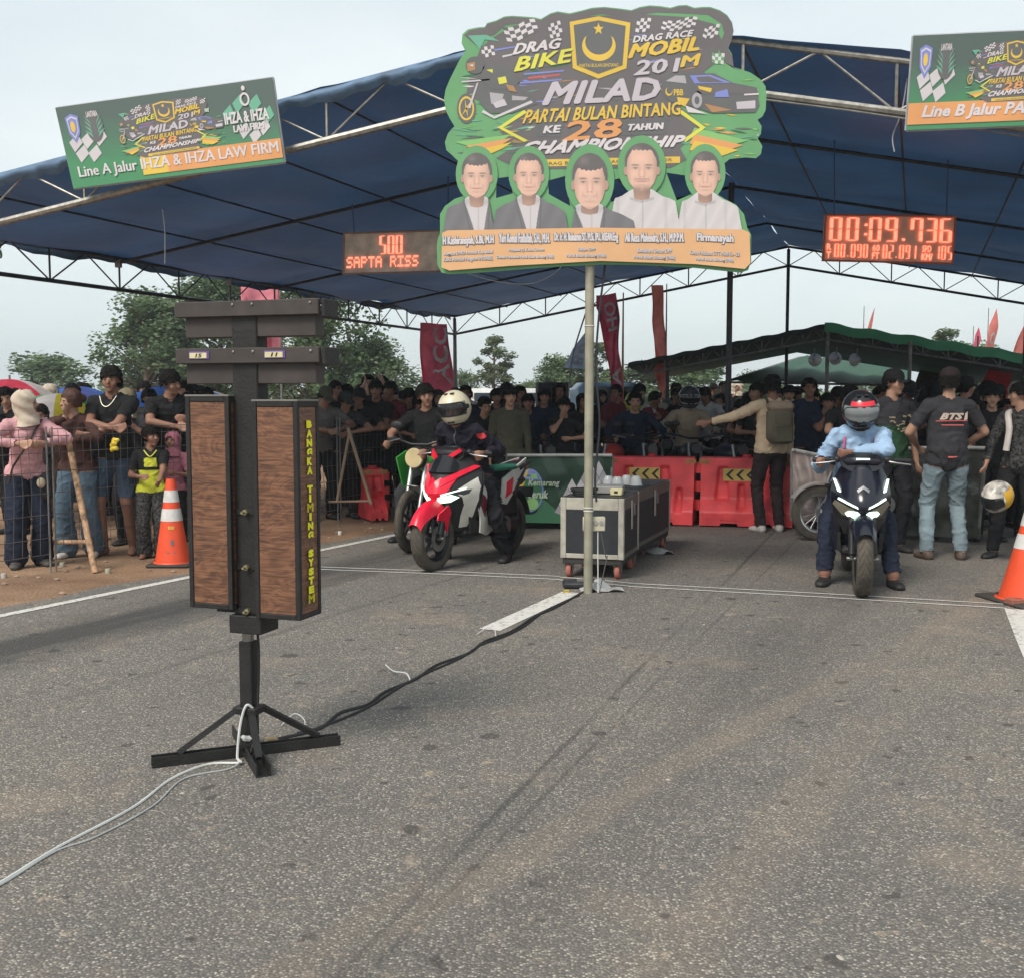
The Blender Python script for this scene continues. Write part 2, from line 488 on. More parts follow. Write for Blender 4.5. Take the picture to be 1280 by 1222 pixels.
TA = Vector((.7, 9.5, 0)); TU = Vector((.339, .941, 0)); TV = Vector((-.978, .208, 0)); TL, TW = 14.7, 7.1
def tp(s, r, z): return TA + TU * s + TV * r + Vector((0, 0, z))       # s back, r left
def roofz(r): return 4.55 - .185 * abs(r)
def truss(parent, f_top, f_bot, n, mt, rt=.03, rb=.03, rw=.012, name='truss', alt=True, mw=None):
    mb = MB()
    mb.pipe([f_top(i / n) for i in range(n + 1)], rt, 8); mb.pipe([f_bot(i / n) for i in range(n + 1)], rb, 8)
    o = mb.build(name, mt, parent, smooth=True)
    for i in range(n + 1):
        MB().cone(f_bot(i / n), rw * 1.35, f_top(i / n), rw * 1.35, 6).build('web_rod', mw or mt, o, smooth=True)
        if i < n:
            a = ((i + .5) / n)
            MB().cone(f_bot(i / n), rw, f_top(a), rw, 6).build('web_rod', mw or mt, o)
            MB().cone(f_top(a), rw, f_bot((i + 1) / n), rw, 6).build('web_rod', mw or mt, o)
    return o
tent = thing('race_tent', 'big blue tarpaulin start tent with steel pipe trusses over both lanes', 'tent', TA)
class Loc:                                           # shift world points to the tent's own frame
    def __init__(s, o): s.o = Vector(o)
    def __call__(s, v): return Vector(v) - s.o
L = Loc(TA)
for side in (1, -1):
    truss(tent, lambda a: L(tp(0, side * a * TW, roofz(a * TW))), lambda a: L(tp(0, side * a * TW, roofz(a * TW) - .39)), 6, M_GALV, .026, .034, .010)
    truss(tent, lambda a: L(tp(TL, side * a * TW, roofz(a * TW))), lambda a: L(tp(TL, side * a * TW, roofz(a * TW) - .39)), 7, M_DARKM, .024, .026, .010)
    truss(tent, lambda a: L(tp(a * TL, side * TW, roofz(TW))), lambda a: L(tp(a * TL, side * TW, roofz(TW) - .39)), 12, M_DARKM, .026, .026, .010)
    for k in range(1, 4):                            # rafters between
        s = TL * k / 4
        MB().pipe([L(tp(s, side * a * TW, roofz(a * TW) - .05)) for a in (0, .5, 1)], .022, 6).build('rafter', M_DARKM, tent, smooth=True)
    for k in range(1, 6):
        r = TW * k / 6
        MB().pipe([L(tp(s, side * r, roofz(r) - .035)) for s in (0.05, TL / 2, TL)], .012, 5).build('purlin', M_DARKM, tent)
    def sheet(u, v):
        r = v * TW * 1.01; s = -.06 + u * (TL + .2)
        sag = -.06 * abs(math.sin(u * math.pi * 4)) - .03 * abs(math.sin(v * math.pi * 6)) + .05 * noise.noise(Vector((u * 14, v * 5, side * 3))) + .012 * math.sin(u * 37 + v * 9) * math.sin(v * 31)
        return L(tp(s, side * r, roofz(r) + .05 + sag))
    MB().grid(72, 42, sheet).build('tarpaulin', M_TARP, tent, smooth='all')
def hem(a0, a1, side):
    def f(u, v):
        r = (a0 + (a1 - a0) * u); w = .012 * math.sin(r * 9) + .014 * math.sin(r * 23) + .008 * math.sin(r * 51)
        th = v * math.pi * 1.25 - .2
        return L(tp(-.045 - .035 * math.sin(th) + w * .5 * v, side * r, roofz(r) + .05 - (.12 + w) * v))
    MB().grid(90, 6, f).build('tarpaulin_hem', M_TARP_OUT, tent, smooth='all')
hem(0, TW, 1)
def hem2(u, v):
    s = u * TL; w = .03 * math.sin(s * 3) + .015 * math.sin(s * 9.1)
    return L(tp(s, TW * 1.01 + .02 * math.sin(v * 3), roofz(TW) + .03 - (.1 + w) * v))
MB().grid(90, 3, hem2).build('tarpaulin_hem', M_TARP_OUT, tent, smooth='all')
# white gap strip of rope along the right rafter
MB().pipe([L(tp(-.02, -r, roofz(r) - .45 + .02 * math.sin(r))) for r in (.6, 2, 3.2, 4)], .008, 6).build('stay_wire', M_GREYP, tent)
for (s, r, z1, rad, m) in ((0, 7.1, 3.2, .035, M_DARKM), (TL, 7.1, 3.2, .035, M_DARKM), (TL, -7.1, 3.2, .035, M_DARKM), (TL, 0, 4.5, .035, M_DARKM), (0, -7.1, 3.2, .035, M_GALV)):
    MB().cone(L(tp(s, r, 0)), rad, L(tp(s, r, z1)), rad, 10).build('post', m, tent, smooth=True)
for k in range(5):
    s = TL * (k + .5) / 6
    MB().box(L(tp(s, TW + .01, roofz(TW) - .06)), (.07, .07, .1)).build('clamp', M_GREYP, tent)
mid = P(909, 576, 14.0)
MB().cone(L((mid.x, 14.0, 0)), .038, L((mid.x, 14.0, 4.1)), .036, 10).build('post', M_DARKM, tent, smooth=True)
# wires and straps that hang from the roof
for pts in ([P(572, 338, 12), P(620, 352, 12), P(662, 355, 12), P(690, 344, 12), P(705, 330, 12)],
            [P(203, 262, 10.9), P(206, 290, 10.9), P(206, 330, 10.9)],
            [P(1134, 98, 9.1), P(1127, 140, 9.1), P(1116, 170, 9.1), P(1118, 190, 9.1)]):
    MB().pipe([L(p) for p in catmull(pts, 6)], .006, 5).build('loose_wire', mat('pale string', (.4, .42, .44)), tent)

# ------------------------------------------------------------------ far tents, canopy
M_GREENT = mat('green tarpaulin', (.10, .42, .22), rough=.6, var=.25, scale=2, trans=.1)
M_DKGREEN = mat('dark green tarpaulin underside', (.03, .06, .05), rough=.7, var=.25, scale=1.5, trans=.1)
ft = thing('green_tent', 'long low dark tent with a bright green roof edge behind the bikes', 'tent', P(1033, 495, 20) - Vector((0, 0, 1.5)))
F = Loc(ft.location)
AP = P(1030, 410, 20); LE = P(785, 458, 21.5); RE = P(1420, 470, 18.5)
back = Vector((1.5, 8, -.15))
truss(ft, lambda a: F(LE.lerp(AP, a)), lambda a: F(LE.lerp(AP, a) - Vector((0, 0, .2))), 10, M_GREYP, .022, .02, .008)
truss(ft, lambda a: F(AP.lerp(RE, a)), lambda a: F(AP.lerp(RE, a) - Vector((0, 0, .2))), 12, M_GREYP, .022, .02, .008)
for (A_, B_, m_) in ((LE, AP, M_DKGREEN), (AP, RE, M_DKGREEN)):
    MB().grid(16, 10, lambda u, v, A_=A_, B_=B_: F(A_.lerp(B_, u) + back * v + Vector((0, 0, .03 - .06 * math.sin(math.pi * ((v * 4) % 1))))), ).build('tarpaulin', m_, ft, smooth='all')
MB().grid(40, 3, lambda u, v: F(AP.lerp(RE, u) + Vector((0, -.04 - .01 * math.sin(u * 60), .09 + .02 * math.sin(u * 47) - .17 * v)))).build('tarpaulin_hem', M_GREENT, ft, smooth='all')
MB().grid(40, 3, lambda u, v: F(LE.lerp(AP, u) + Vector((0, -.04, .06 + .012 * math.sin(u * 47) - .09 * v)))).build('tarpaulin_hem', mat('black tarpaulin hem', (.03, .04, .04)), ft, smooth='all')
for (px, y) in ((1033, 20), (834, 21.2), (1136, 19.5), (1360, 18.8)):
    b = P(px, 495, y)
    top = 1.5 + (495 - {1033: 415, 834: 450, 1136: 428, 1360: 460}[px]) * y / FPX
    MB().cone(F((b.x, y, 0)), .035, F((b.x, y, top)), .035, 8).build('post', M_GREYP if px != 834 else M_DARKM, ft, smooth=True)
gt2 = thing('green_tent', 'dark green sheet roof of the tent standing inside behind the first green tent', 'tent', P(960, 495, 27) - Vector((0, 0, 1.5)))
F2 = Loc(gt2.location)
q = [P(905, 478, 27), P(1140, 482, 27), P(1130, 441, 29.5), P(1000, 447, 29.5)]
MB().grid(14, 8, lambda u, v: F2(q[0].lerp(q[1], u).lerp(q[3].lerp(q[2], u), v) + Vector((0, 0, .05 * math.sin(u * 25))))).build('tarpaulin', mat('deep green tarpaulin', (.05, .11, .08), rough=.7, trans=.15), gt2, smooth='all')
for px in (905, 975, 1060, 1140):
    b = P(px, 480, 27); MB().cone(F2((b.x, 27, 0)), .03, F2(b), .03, 8).build('post', M_GREYP, gt2)
MB().pipe([F2(p) for p in (q[0], q[1], q[2], q[3], q[0])], .03, 6).build('roof_frame', M_GREYP, gt2)
rc = thing('red_canopy', 'bright red pitched canopy at the right edge beyond the crowd', 'canopy', P(1245, 495, 22) - Vector((0, 0, 1.5)))
F3 = Loc(rc.location)
rt = [P(1220, 491, 22), P(1262, 493, 22), P(1266, 456, 22.8), P(1240, 455, 22.8)]
MB().grid(6, 5, lambda u, v: F3(rt[0].lerp(rt[1], u).lerp(rt[3].lerp(rt[2], u), v))).build('canopy_roof', cloth('canopy red', (.85, .09, .12), trans=.4), rc, smooth='all')
MB().grid(6, 2, lambda u, v: F3(rt[0].lerp(rt[1], u) + Vector((0, 0, -.15 * v)))).build('valance', cloth('canopy red', (.6, .05, .08)), rc)
for p_ in (rt[0], rt[1]): MB().cone(F3((p_.x, p_.y, 0)), .02, F3(p_), .02, 6).build('post', M_GREYP, rc)
rc2 = thing('brown_canopy', 'dull maroon and grey canopy behind the black jerseyed man', 'canopy', P(1160, 495, 24) - Vector((0, 0, 1.5)))
F4 = Loc(rc2.location)
rq = [P(1140, 490, 24), P(1210, 492, 24), P(1200, 462, 26), P(1150, 462, 26)]
MB().grid(6, 5, lambda u, v: F4(rq[0].lerp(rq[1], u).lerp(rq[3].lerp(rq[2], u), v))).build('canopy_roof', cloth('canopy maroon', (.16, .07, .06)), rc2, smooth='all')
for p_ in (rq[0], rq[1]): MB().cone(F4((p_.x, p_.y, 0)), .02, F4(p_), .02, 6).build('post', M_GREYP, rc2)
# horn lamps under the green tent
for i, (px, py) in enumerate(((1018, 450), (1046, 448), (1072, 450))):
    c = P(px, py, 19.6)
    h = thing('horn_loudspeaker', ['round white horn loudspeaker left of the tent post', 'round white horn loudspeaker beside the tent post', 'round white horn loudspeaker right of the tent post'][i], 'loudspeaker', c, R(-20 + 20 * i), 'horn loudspeakers under the green tent', .7)
    MB().lathe([(.03, .12), (.05, .1), (.07, .02), (.1, -.06), (.16, -.12), (.165, -.13), (.15, -.12), (.05, .0), (.01, .02)], n=20, M=Matrix.Rotation(R(90), 3, 'X')).build('horn', plast('horn white', (.7, .7, .7)), h, smooth=True)
    MB().cone((0, .02, 0), .015, (0, .02, .28), .015, 6).build('bracket', M_GREYP, h)

# ------------------------------------------------------------------ trees
def leaf_mat(name, c):
    m = mat(name, c, rough=.7, var=.4, scale=.9, spec=.2, trans=.2); return m
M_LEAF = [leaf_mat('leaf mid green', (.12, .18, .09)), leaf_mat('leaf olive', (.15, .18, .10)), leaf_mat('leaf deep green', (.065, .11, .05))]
M_BARK = mat('tree bark', (.14, .11, .085), rough=.9, var=.3, scale=6, bump=.6, bscale=20)
def tree_meshes(seed, h, w, dens, trunk_h, clumps, leaf, openness=.5):
    rnd = random.Random(seed)
    t = MB(); cl = []
    t.pipe([(0, 0, 0), (rnd.uniform(-.1, .1), rnd.uniform(-.1, .1), h * .3), (rnd.uniform(-.3, .3), rnd.uniform(-.3, .3), h * .7), (rnd.uniform(-.3, .3), 0, h * .93)], [h * .028, h * .02, h * .011, h * .004], 8)
    for i in range(clumps):
        a = rnd.uniform(0, 6.283); zz = trunk_h + (h - trunk_h) * rnd.random() ** .85
        k = (zz - trunk_h) / (h - trunk_h)
        rr = w * (1.05 - .75 * k ** 1.6) * (.35 + .65 * (k * 4 if k < .25 else 1)) * rnd.uniform(.25, 1)
        c = Vector((math.cos(a) * rr, math.sin(a) * rr, zz)); cl.append((c, rnd.uniform(.10, .2) * w * 1.5))
        b0 = Vector((0, 0, max(trunk_h * .7, zz - rr * .8)))
        t.pipe([b0, b0.lerp(c, .5) + Vector((0, 0, -.1 * rr)), c], [h * .008, h * .005, h * .002], 5)
    lf = MB(); per = int(dens / clumps)
    for c, r in cl:
        for k in range(per):
            d = Vector((rnd.gauss(0, 1), rnd.gauss(0, 1), rnd.gauss(0, .7)))
            d = d.normalized() * r * rnd.random() ** .5
            p = c + d; s = leaf * rnd.uniform(.6, 1.4)
            ax = Vector((rnd.gauss(0, 1), rnd.gauss(0, 1), rnd.gauss(0, 1))).normalized(); x, y, z = frame_of(ax)
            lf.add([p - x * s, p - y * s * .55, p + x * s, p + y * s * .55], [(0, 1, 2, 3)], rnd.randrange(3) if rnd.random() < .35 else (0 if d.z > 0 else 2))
    return t, lf
TREES = {}
for nm, args in dict(round=(3, 6.0, 2.8, 14000, 1.2, 60, .085), open=(5, 6.5, 1.7, 6500, 1.9, 36, .085), low=(8, 4.0, 2.9, 9000, .5, 50, .085), dense=(12, 6.0, 3.0, 15000, .9, 85, .085)).items():
    t, lf = tree_meshes(*args)
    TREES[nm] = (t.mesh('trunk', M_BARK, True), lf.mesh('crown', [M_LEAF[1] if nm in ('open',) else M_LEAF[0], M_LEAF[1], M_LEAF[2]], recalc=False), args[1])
def tree(px, ytop, Y, kind, label, wide=1.0, rz=0.0):
    top = P(px, ytop, Y); tm, cm, h0 = TREES[kind]
    o = thing('tree', label, 'tree', (top.x, Y, 0), rz, 'trees around the race ground')
    s = top.z / h0; o.scale = (s * wide, s * wide, s)
    link(bpy.data.objects.new('trunk', tm), o); link(bpy.data.objects.new('crown', cm), o)
tree(182, 374, 38, 'round', 'bushy green tree right of the umbrellas at left', 1.1)
tree(268, 352, 40, 'dense', 'tall dense tree right behind the start light tower, left of its post', 1.15, 1)
tree(392, 350, 38, 'dense', 'tall dark tree behind the tower crossbars, right of its post', 1.05, 2.2)
tree(470, 428, 40, 'round', 'green tree just left of the first red feather flag', 1.35, 3)
tree(50, 452, 50, 'low', 'low dark bushy tree far left beyond the umbrellas', 1.9, 1)
tree(-60, 462, 62, 'low', 'low bushy tree cut by the left picture edge', 1.1, 2)
tree(-66, 88, 22, 'open', 'tree whose twig tips reach in at the upper left corner', .42, 0)
tree(616, 424, 50, 'open', 'slender open tree standing alone above the helmeted rider', 1.25, .4)
tree(578, 470, 58, 'low', 'low round tree between the flag and the slender tree', .7, 2)
tree(704, 450, 46, 'round', 'olive tree behind the loudspeaker stack', 1.5, 1)
tree(748, 432, 50, 'open', 'airy tree rising just behind the sign pole', 1.5, 2)
tree(800, 462, 50, 'low', 'low tree between the two red feather flags', 1.7, 2.8)
tree(880, 455, 48, 'low', 'broad green tree seen under the left end of the green tent', 1.7, 3.6)
tree(950, 470, 55, 'low', 'green tree seen through the middle of the green tent', 1.2, 4.6)
tree(665, 480, 70, 'low', 'small far shrub like tree between two groups of spectators', .7, 5)
tree(1180, 416, 45, 'open', 'thin airy tree above the right half of the green tent', 1.3, 5)
tree(1225, 440, 50, 'low', 'low tree partly behind the red flags at right', 1.0, 5)
tree(1100, 470, 60, 'low', 'low tree behind the green tent posts', 1.2, 1)
tree(1330, 440, 50, 'round', 'bushy tree at the right picture edge', 1.0, 1)
hl = MB()
rnd = random.Random(4)
for i in range(16000):
    x = rnd.uniform(-75, 90); Y = rnd.uniform(72, 90); h = 2.1 + .9 * noise.noise(Vector((x * .12, 0, 0))) + .5 * noise.noise(Vector((x * .5, 3, 0)))
    z = rnd.random() ** .7 * h; s = rnd.uniform(.15, .35); ax = Vector((rnd.gauss(0, 1), rnd.gauss(0, 1), rnd.gauss(0, 1))).normalized(); a, b, _ = frame_of(ax); p = Vector((x, Y, z))
    hl.add([p - a * s, p - b * s * .6, p + a * s, p + b * s * .6], [(0, 1, 2, 3)], rnd.randrange(3))
tag(hl.build('scrub', M_LEAF, recalc=False), 'low band of distant green scrub along the horizon', 'bushes', kind='stuff')

# ------------------------------------------------------------------ feather flags
def flag(name, label, pole_px, ybot, ytop, Y, poly, color, letters=(), polecol=None, rz=0, base=0.0):
    """poly in photo pixels; flag cloth at depth Y"""
    b = P(pole_px, ybot, Y)
    o = thing(name, label, 'flag', (b.x, Y, 0), 0, 'tall banner flags in the background')
    lc = Loc(o.location); tz = P(pole_px, ytop, Y).z
    MB().pipe([(0, 0.02, base), (0, .02, (base + tz) * .5), (0.0, .02, tz)], [.025, .02, .01] if base == 0 else .006, 8).build('pole', polecol or M_GREYP, o)
    bm = bmesh.new(); f = bm.faces.new([bm.verts.new((x, 0, -y)) for x, y in poly])
    bmesh.ops.triangulate(bm, faces=bm.faces)
    for k in range(3): bmesh.ops.subdivide_edges(bm, edges=bm.edges, cuts=1, use_grid_fill=True)
    def ww(x, y): return .10 * math.sin(x * .16 + y * .05) + .05 * math.sin(y * .12 + x * .05)
    for v in bm.verts:
        x, y = v.co.x, -v.co.z; v.co = lc(P(x, y, Y)) + Vector((0, ww(x, y), 0))
    me = bpy.data.meshes.new('cloth'); bm.to_mesh(me); bm.free(); me.materials.append(color); me.polygons.foreach_set('use_smooth', [True] * len(me.polygons))
    link(bpy.data.objects.new('cloth', me), o)
    for (txt, quad) in letters:
        m_ = MB(); put_text(m_, txt, lambda x, y, w: lc(P(x, y, Y)) + Vector((0, ww(x, y) - .035, 0)), quad, 0, bold=.03)
        m_.build('lettering', cloth('flag white', (.62, .58, .58)), o, recalc=False)
RED = cloth('flag red', (.85, .17, .25), trans=.6, var=.25); RED2 = cloth('flag coral red', (.9, .28, .24), trans=.6)
PINK = cloth('flag faded pink', (.8, .28, .34), trans=.5)
flag('banner_flag', 'crimson banner flag with large white letters left of the helmeted rider', 570, 495, 402, 17, [(526, 404), (558, 405), (563, 440), (567, 470), (566, 497), (528, 497), (535, 480), (528, 455), (525, 430)], RED,
     [('ACC', [(564, 480), (559, 410), (541, 409), (541, 477)])])
flag('banner_flag', 'narrow wavy red banner flag with white letters just right of the sign pole', 778, 530, 366, 17, [(745, 370), (770, 366), (774, 400), (774, 440), (779, 470), (777, 500), (776, 525), (762, 523), (768, 500), (764, 470), (757, 445), (762, 420), (752, 395), (746, 385)], RED,
     [('HO', [(771, 412), (768, 376), (754, 378), (760, 416)]), ('A', [(777, 482), (775, 460), (764, 458), (768, 484)])], polecol=mat('bamboo', (.45, .3, .14)))
flag('banner_flag', 'plain coral red feather flag left end of the green tent', 832, 500, 355, 22, [(814, 357), (829, 357), (831, 400), (833, 440), (834, 470), (832, 498), (822, 485), (817, 462), (826, 450), (819, 430), (815, 400)], RED2)
flag('banner_flag', 'faded pink banner flag behind the top of the start light tower', 352, 500, 357, 20, [(300, 358), (350, 360), (349, 379), (352, 420), (350, 470), (338, 470), (340, 420), (318, 385), (304, 378)], PINK)
flag('banner_flag', 'small red feather flag tip above the middle of the green tent', 1078, 480, 383, 30, [(1093, 384), (1092, 400), (1088, 418), (1084, 440), (1076, 440), (1082, 415)], RED2)
flag('banner_flag', 'red and white feather flag, left one of the pair above the right tent roof', 1233, 480, 385, 30, [(1245, 386), (1247, 410), (1244, 436), (1230, 436), (1234, 408)], RED2, [('O', [(1235, 432), (1234, 417), (1243, 415), (1244, 430)])])
flag('banner_flag', 'thin dark red flag tip right of the small airy tree', 1215, 480, 408, 30, [(1224, 409), (1225, 425), (1222, 436), (1217, 434), (1219, 420)], RED)
flag('banner_flag', 'broad red flag cut by the right picture edge', 1290, 480, 380, 24, [(1300, 382), (1300, 452), (1262, 446), (1272, 424), (1280, 400)], RED2)
flag('banner_flag', 'small red flag tip right of the left race banner', 345, 200, 128, 10.9, [(348, 126), (352, 138), (351, 150), (344, 150), (346, 140)], RED2, base=3.7)
flag('banner_flag', 'pale blue and white banner flag leaning left of the sign pole', 740, 500, 415, 24, [(732, 415), (741, 430), (740, 462), (705, 460), (716, 436)], cloth('flag pale blue', (.36, .45, .58), trans=.3), [('BB', [(712, 455), (728, 427), (738, 432), (726, 458)])])

# ------------------------------------------------------------------ things in the background
bx = P(690, 500, 17)
lsk = thing('loudspeaker_stack', 'black loudspeaker cabinets stacked behind the spectators left of the sign pole', 'loudspeaker', (bx.x, 17, 0), R(4))
for k in range(2):
    c = MB().box((0, 0, .42 + .86 * k), (.46, .45, .84), bev=.01).build('cabinet', mat('black cabinet', (.035, .036, .04), rough=.6), lsk)
    MB().box((0, -.235, .42 + .86 * k), (.40, .02, .74)).build('grille', mat('grille cloth', (.05, .052, .055), rough=.9, bump=.4, bscale=120), c)
MB().box((0, -.24, .88), (.47, .012, .03)).build('yellow_trim', mat('yellow trim', (.5, .33, .06)), lsk)
tk = P(757, 520, 24)
trk = thing('pickup_truck', 'light blue truck cab parked beyond the crowd beside the sign pole', 'truck', (tk.x, 24, 0), R(8))
TB = plast('truck blue', (.22, .36, .5)); GL = plast('dark glass', (.05, .07, .09), rough=.1)
MB().box((0, 0, .95), (1.5, 1.5, .8), bev=.12).build('cab_lower', TB, trk, smooth=True)
MB().box((0, .1, 1.48), (1.35, 1.2, .6), bev=.15).build('cab_upper', TB, trk, smooth=True)
MB().box((0, -.51, 1.5), (1.15, .02, .38), bev=.009).build('windscreen', GL, trk)
MB().box((0, -.765, .75), (1.2, .02, .2), bev=.009).build('grille', GL, trk)
for sx in (-.55, .55):
    MB().ell((sx, -.76, .78), (.09, .03, .09)).build('headlight', plast('lamp glass', (.7, .7, .65)), trk, smooth=True)
    MB().lathe([(.12, -.1), (.33, -.1), (.35, 0), (.33, .1), (.12, .1)], (sx * 1.2, -.1, .35), 20, Matrix.Rotation(R(90), 3, 'Y')).build('wheel', plast('tyre rubber', (.02, .02, .02), rough=.85), trk, smooth=True)
MB().box((.2, 2.3, .9), (1.7, 2.9, .5), bev=.03).build('load_bed', TB, trk)
vn = P(640, 500, 27)
van = thing('white_van', 'long white van roof showing behind the spectators right of the helmeted rider', 'van', (vn.x + .9, 27, 0), R(80))
MB().box((0, 0, .95), (1.8, 4.4, 1.1), bev=.2).build('body', plast('van white', (.6, .6, .58)), van, smooth=True)
MB().box((0, .2, 1.5), (1.6, 3.6, .35), bev=.14).build('roof', plast('van white', (.6, .6, .58)), van, smooth=True)
for sy in (-1.2, 0, 1.2): MB().box((-.82, sy, 1.42), (.03, .95, .3), bev=.01).build('window', GL, van)
for sy in (-1.4, 1.4): MB().lathe([(.1, -.1), (.33, -.1), (.35, 0), (.33, .1), (.1, .1)], (-.85, sy, .35), 18, Matrix.Rotation(R(90), 3, 'Y')).build('wheel', plast('tyre rubber', (.02, .02, .02), rough=.85), van, smooth=True)
def umbrella(px, ytop, Y, dia, cols, label, tilt=0):
    tpz = P(px, ytop, Y)
    o = thing('umbrella', label, 'umbrella', (tpz.x, Y, 0), 0.3, 'sun umbrellas beyond the fence')
    H = tpz.z
    MB().cone((0, 0, .7), .012, (0, 0, H + .05), .012, 6).build('shaft', M_GREYP, o)
    n = 8
    for k in range(n):
        mb = MB()
        a0, a1 = 2 * math.pi * k / n, 2 * math.pi * (k + 1) / n
        def f(u, v):
            a = a0 + (a1 - a0) * u; rr = dia / 2 * v * (1 - .06 * math.sin(u * math.pi) * v)
            z = H - .33 * dia * .62 * v ** 2 - .02 * math.sin(u * math.pi) * v
            return Vector((rr * math.cos(a), rr * math.sin(a) - tilt * v * 0, z))
        mb.grid(4, 7, f); c = cols[k % len(cols)]
        mb.build('canopy_panel', cloth('umbrella ' + c, {'red': (.55, .05, .09), 'white': (.6, .55, .55), 'blue': (.06, .16, .5), 'navy': (.07, .10, .32), 'yellow': (.6, .5, .05), 'green': (.05, .35, .15)}[c], trans=.3), o, smooth='all')
umbrella(12, 474, 13.8, 1.25, ['red', 'red', 'red', 'white'], 'red umbrella with pale panels at the left edge')
umbrella(95, 483, 14.5, 1.2, ['navy', 'blue'], 'dark blue umbrella between the brown haired woman and the tall young man')
umbrella(72, 492, 13.2, 1.3, ['yellow', 'green', 'white'], 'yellow and green striped umbrella behind the hooded woman')
umbrella(206, 483, 14.5, 1.2, ['blue'], 'bright blue umbrella behind the young man leaning on the fence')
umbrella(255, 488, 16, 1.1, ['blue', 'white'], 'pale blue umbrella half hidden by the start light tower')
# ------------------------------------------------------------------ printing helper: lays flat shapes on a board
class Print:
    def __init__(s, root, to_local, back=-1):
        s.root, s.f0, s.lay = root, to_local, 0
    def f(s, x, y, w): return s.f0(x, y, w)
    def poly(s, mb, pts, w, mi=0, holes=()): mb.prism(pts, lambda x, y, k: s.f0(x, y, w), 0, mi, holes)
def ellp(cx, cy, rx, ry, n=18, a0=0, a1=360):
    return [(cx + rx * math.cos(R(a0 + (a1 - a0) * i / n)), cy + ry * math.sin(R(a0 + (a1 - a0) * i / n))) for i in range(n + (0 if a1 - a0 == 360 else 1))]
def warp_checker(mb, f, q, nx, ny, w, m1, m2, wav=1.5):
    a, b, c, d = [Vector(p) for p in q]
    for i in range(nx):
        for j in range(ny):
            def pt(u, v):
                p = (a * (1 - u) + b * u) * (1 - v) + (d * (1 - u) + c * u) * v
                return (p.x, p.y + wav * math.sin(u * 5.5))
            cs = [pt(i / nx, j / ny), pt((i + 1) / nx, j / ny), pt((i + 1) / nx, (j + 1) / ny), pt(i / nx, (j + 1) / ny)]
            mb.add([f(x, y, w) for x, y in cs], [(0, 1, 2, 3)], m1 if (i + j) % 2 else m2)
INK = dict(green=(.15, .36, .17), dark=(.14, .145, .15), char=(.155, .145, .15), white=(.66, .62, .64), grey=(.42, .40, .43), silver=(.55, .51, .56), yellow=(.68, .66, .10), gold=(.72, .50, .09), orange=(.72, .34, .14),
           dgreen=(.05, .17, .09), lime=(.25, .5, .18), blue=(.22, .26, .6), red=(.6, .12, .12), skin=(.68, .42, .33), skin2=(.60, .36, .28), brown=(.20, .13, .11), suit=(.15, .145, .16), shade=(.45, .24, .18), peach=(.72, .42, .22), bronze=(.42, .24, .12), lip=(.5, .2, .17), pale=(.6, .57, .6), teal=(.16, .42, .3))  # inks lightened to carry the washed-out glare on the big board
IK = list(INK); INKM = [ink(k, INK[k]) for k in IK]; II = {k: i for i, k in enumerate(IK)}
def used(mb):                                         # keep only the inks this mesh uses
    us = sorted(set(mb.m)); mp = {u: i for i, u in enumerate(us)}; mb.m = [mp[x] for x in mb.m]; return [INKM[u] for u in us]
def pbuild(mb, name, parent, label=None):
    o = mb.build(name, used(mb), parent, recalc=False)
    if label: o['label'] = label
    return o

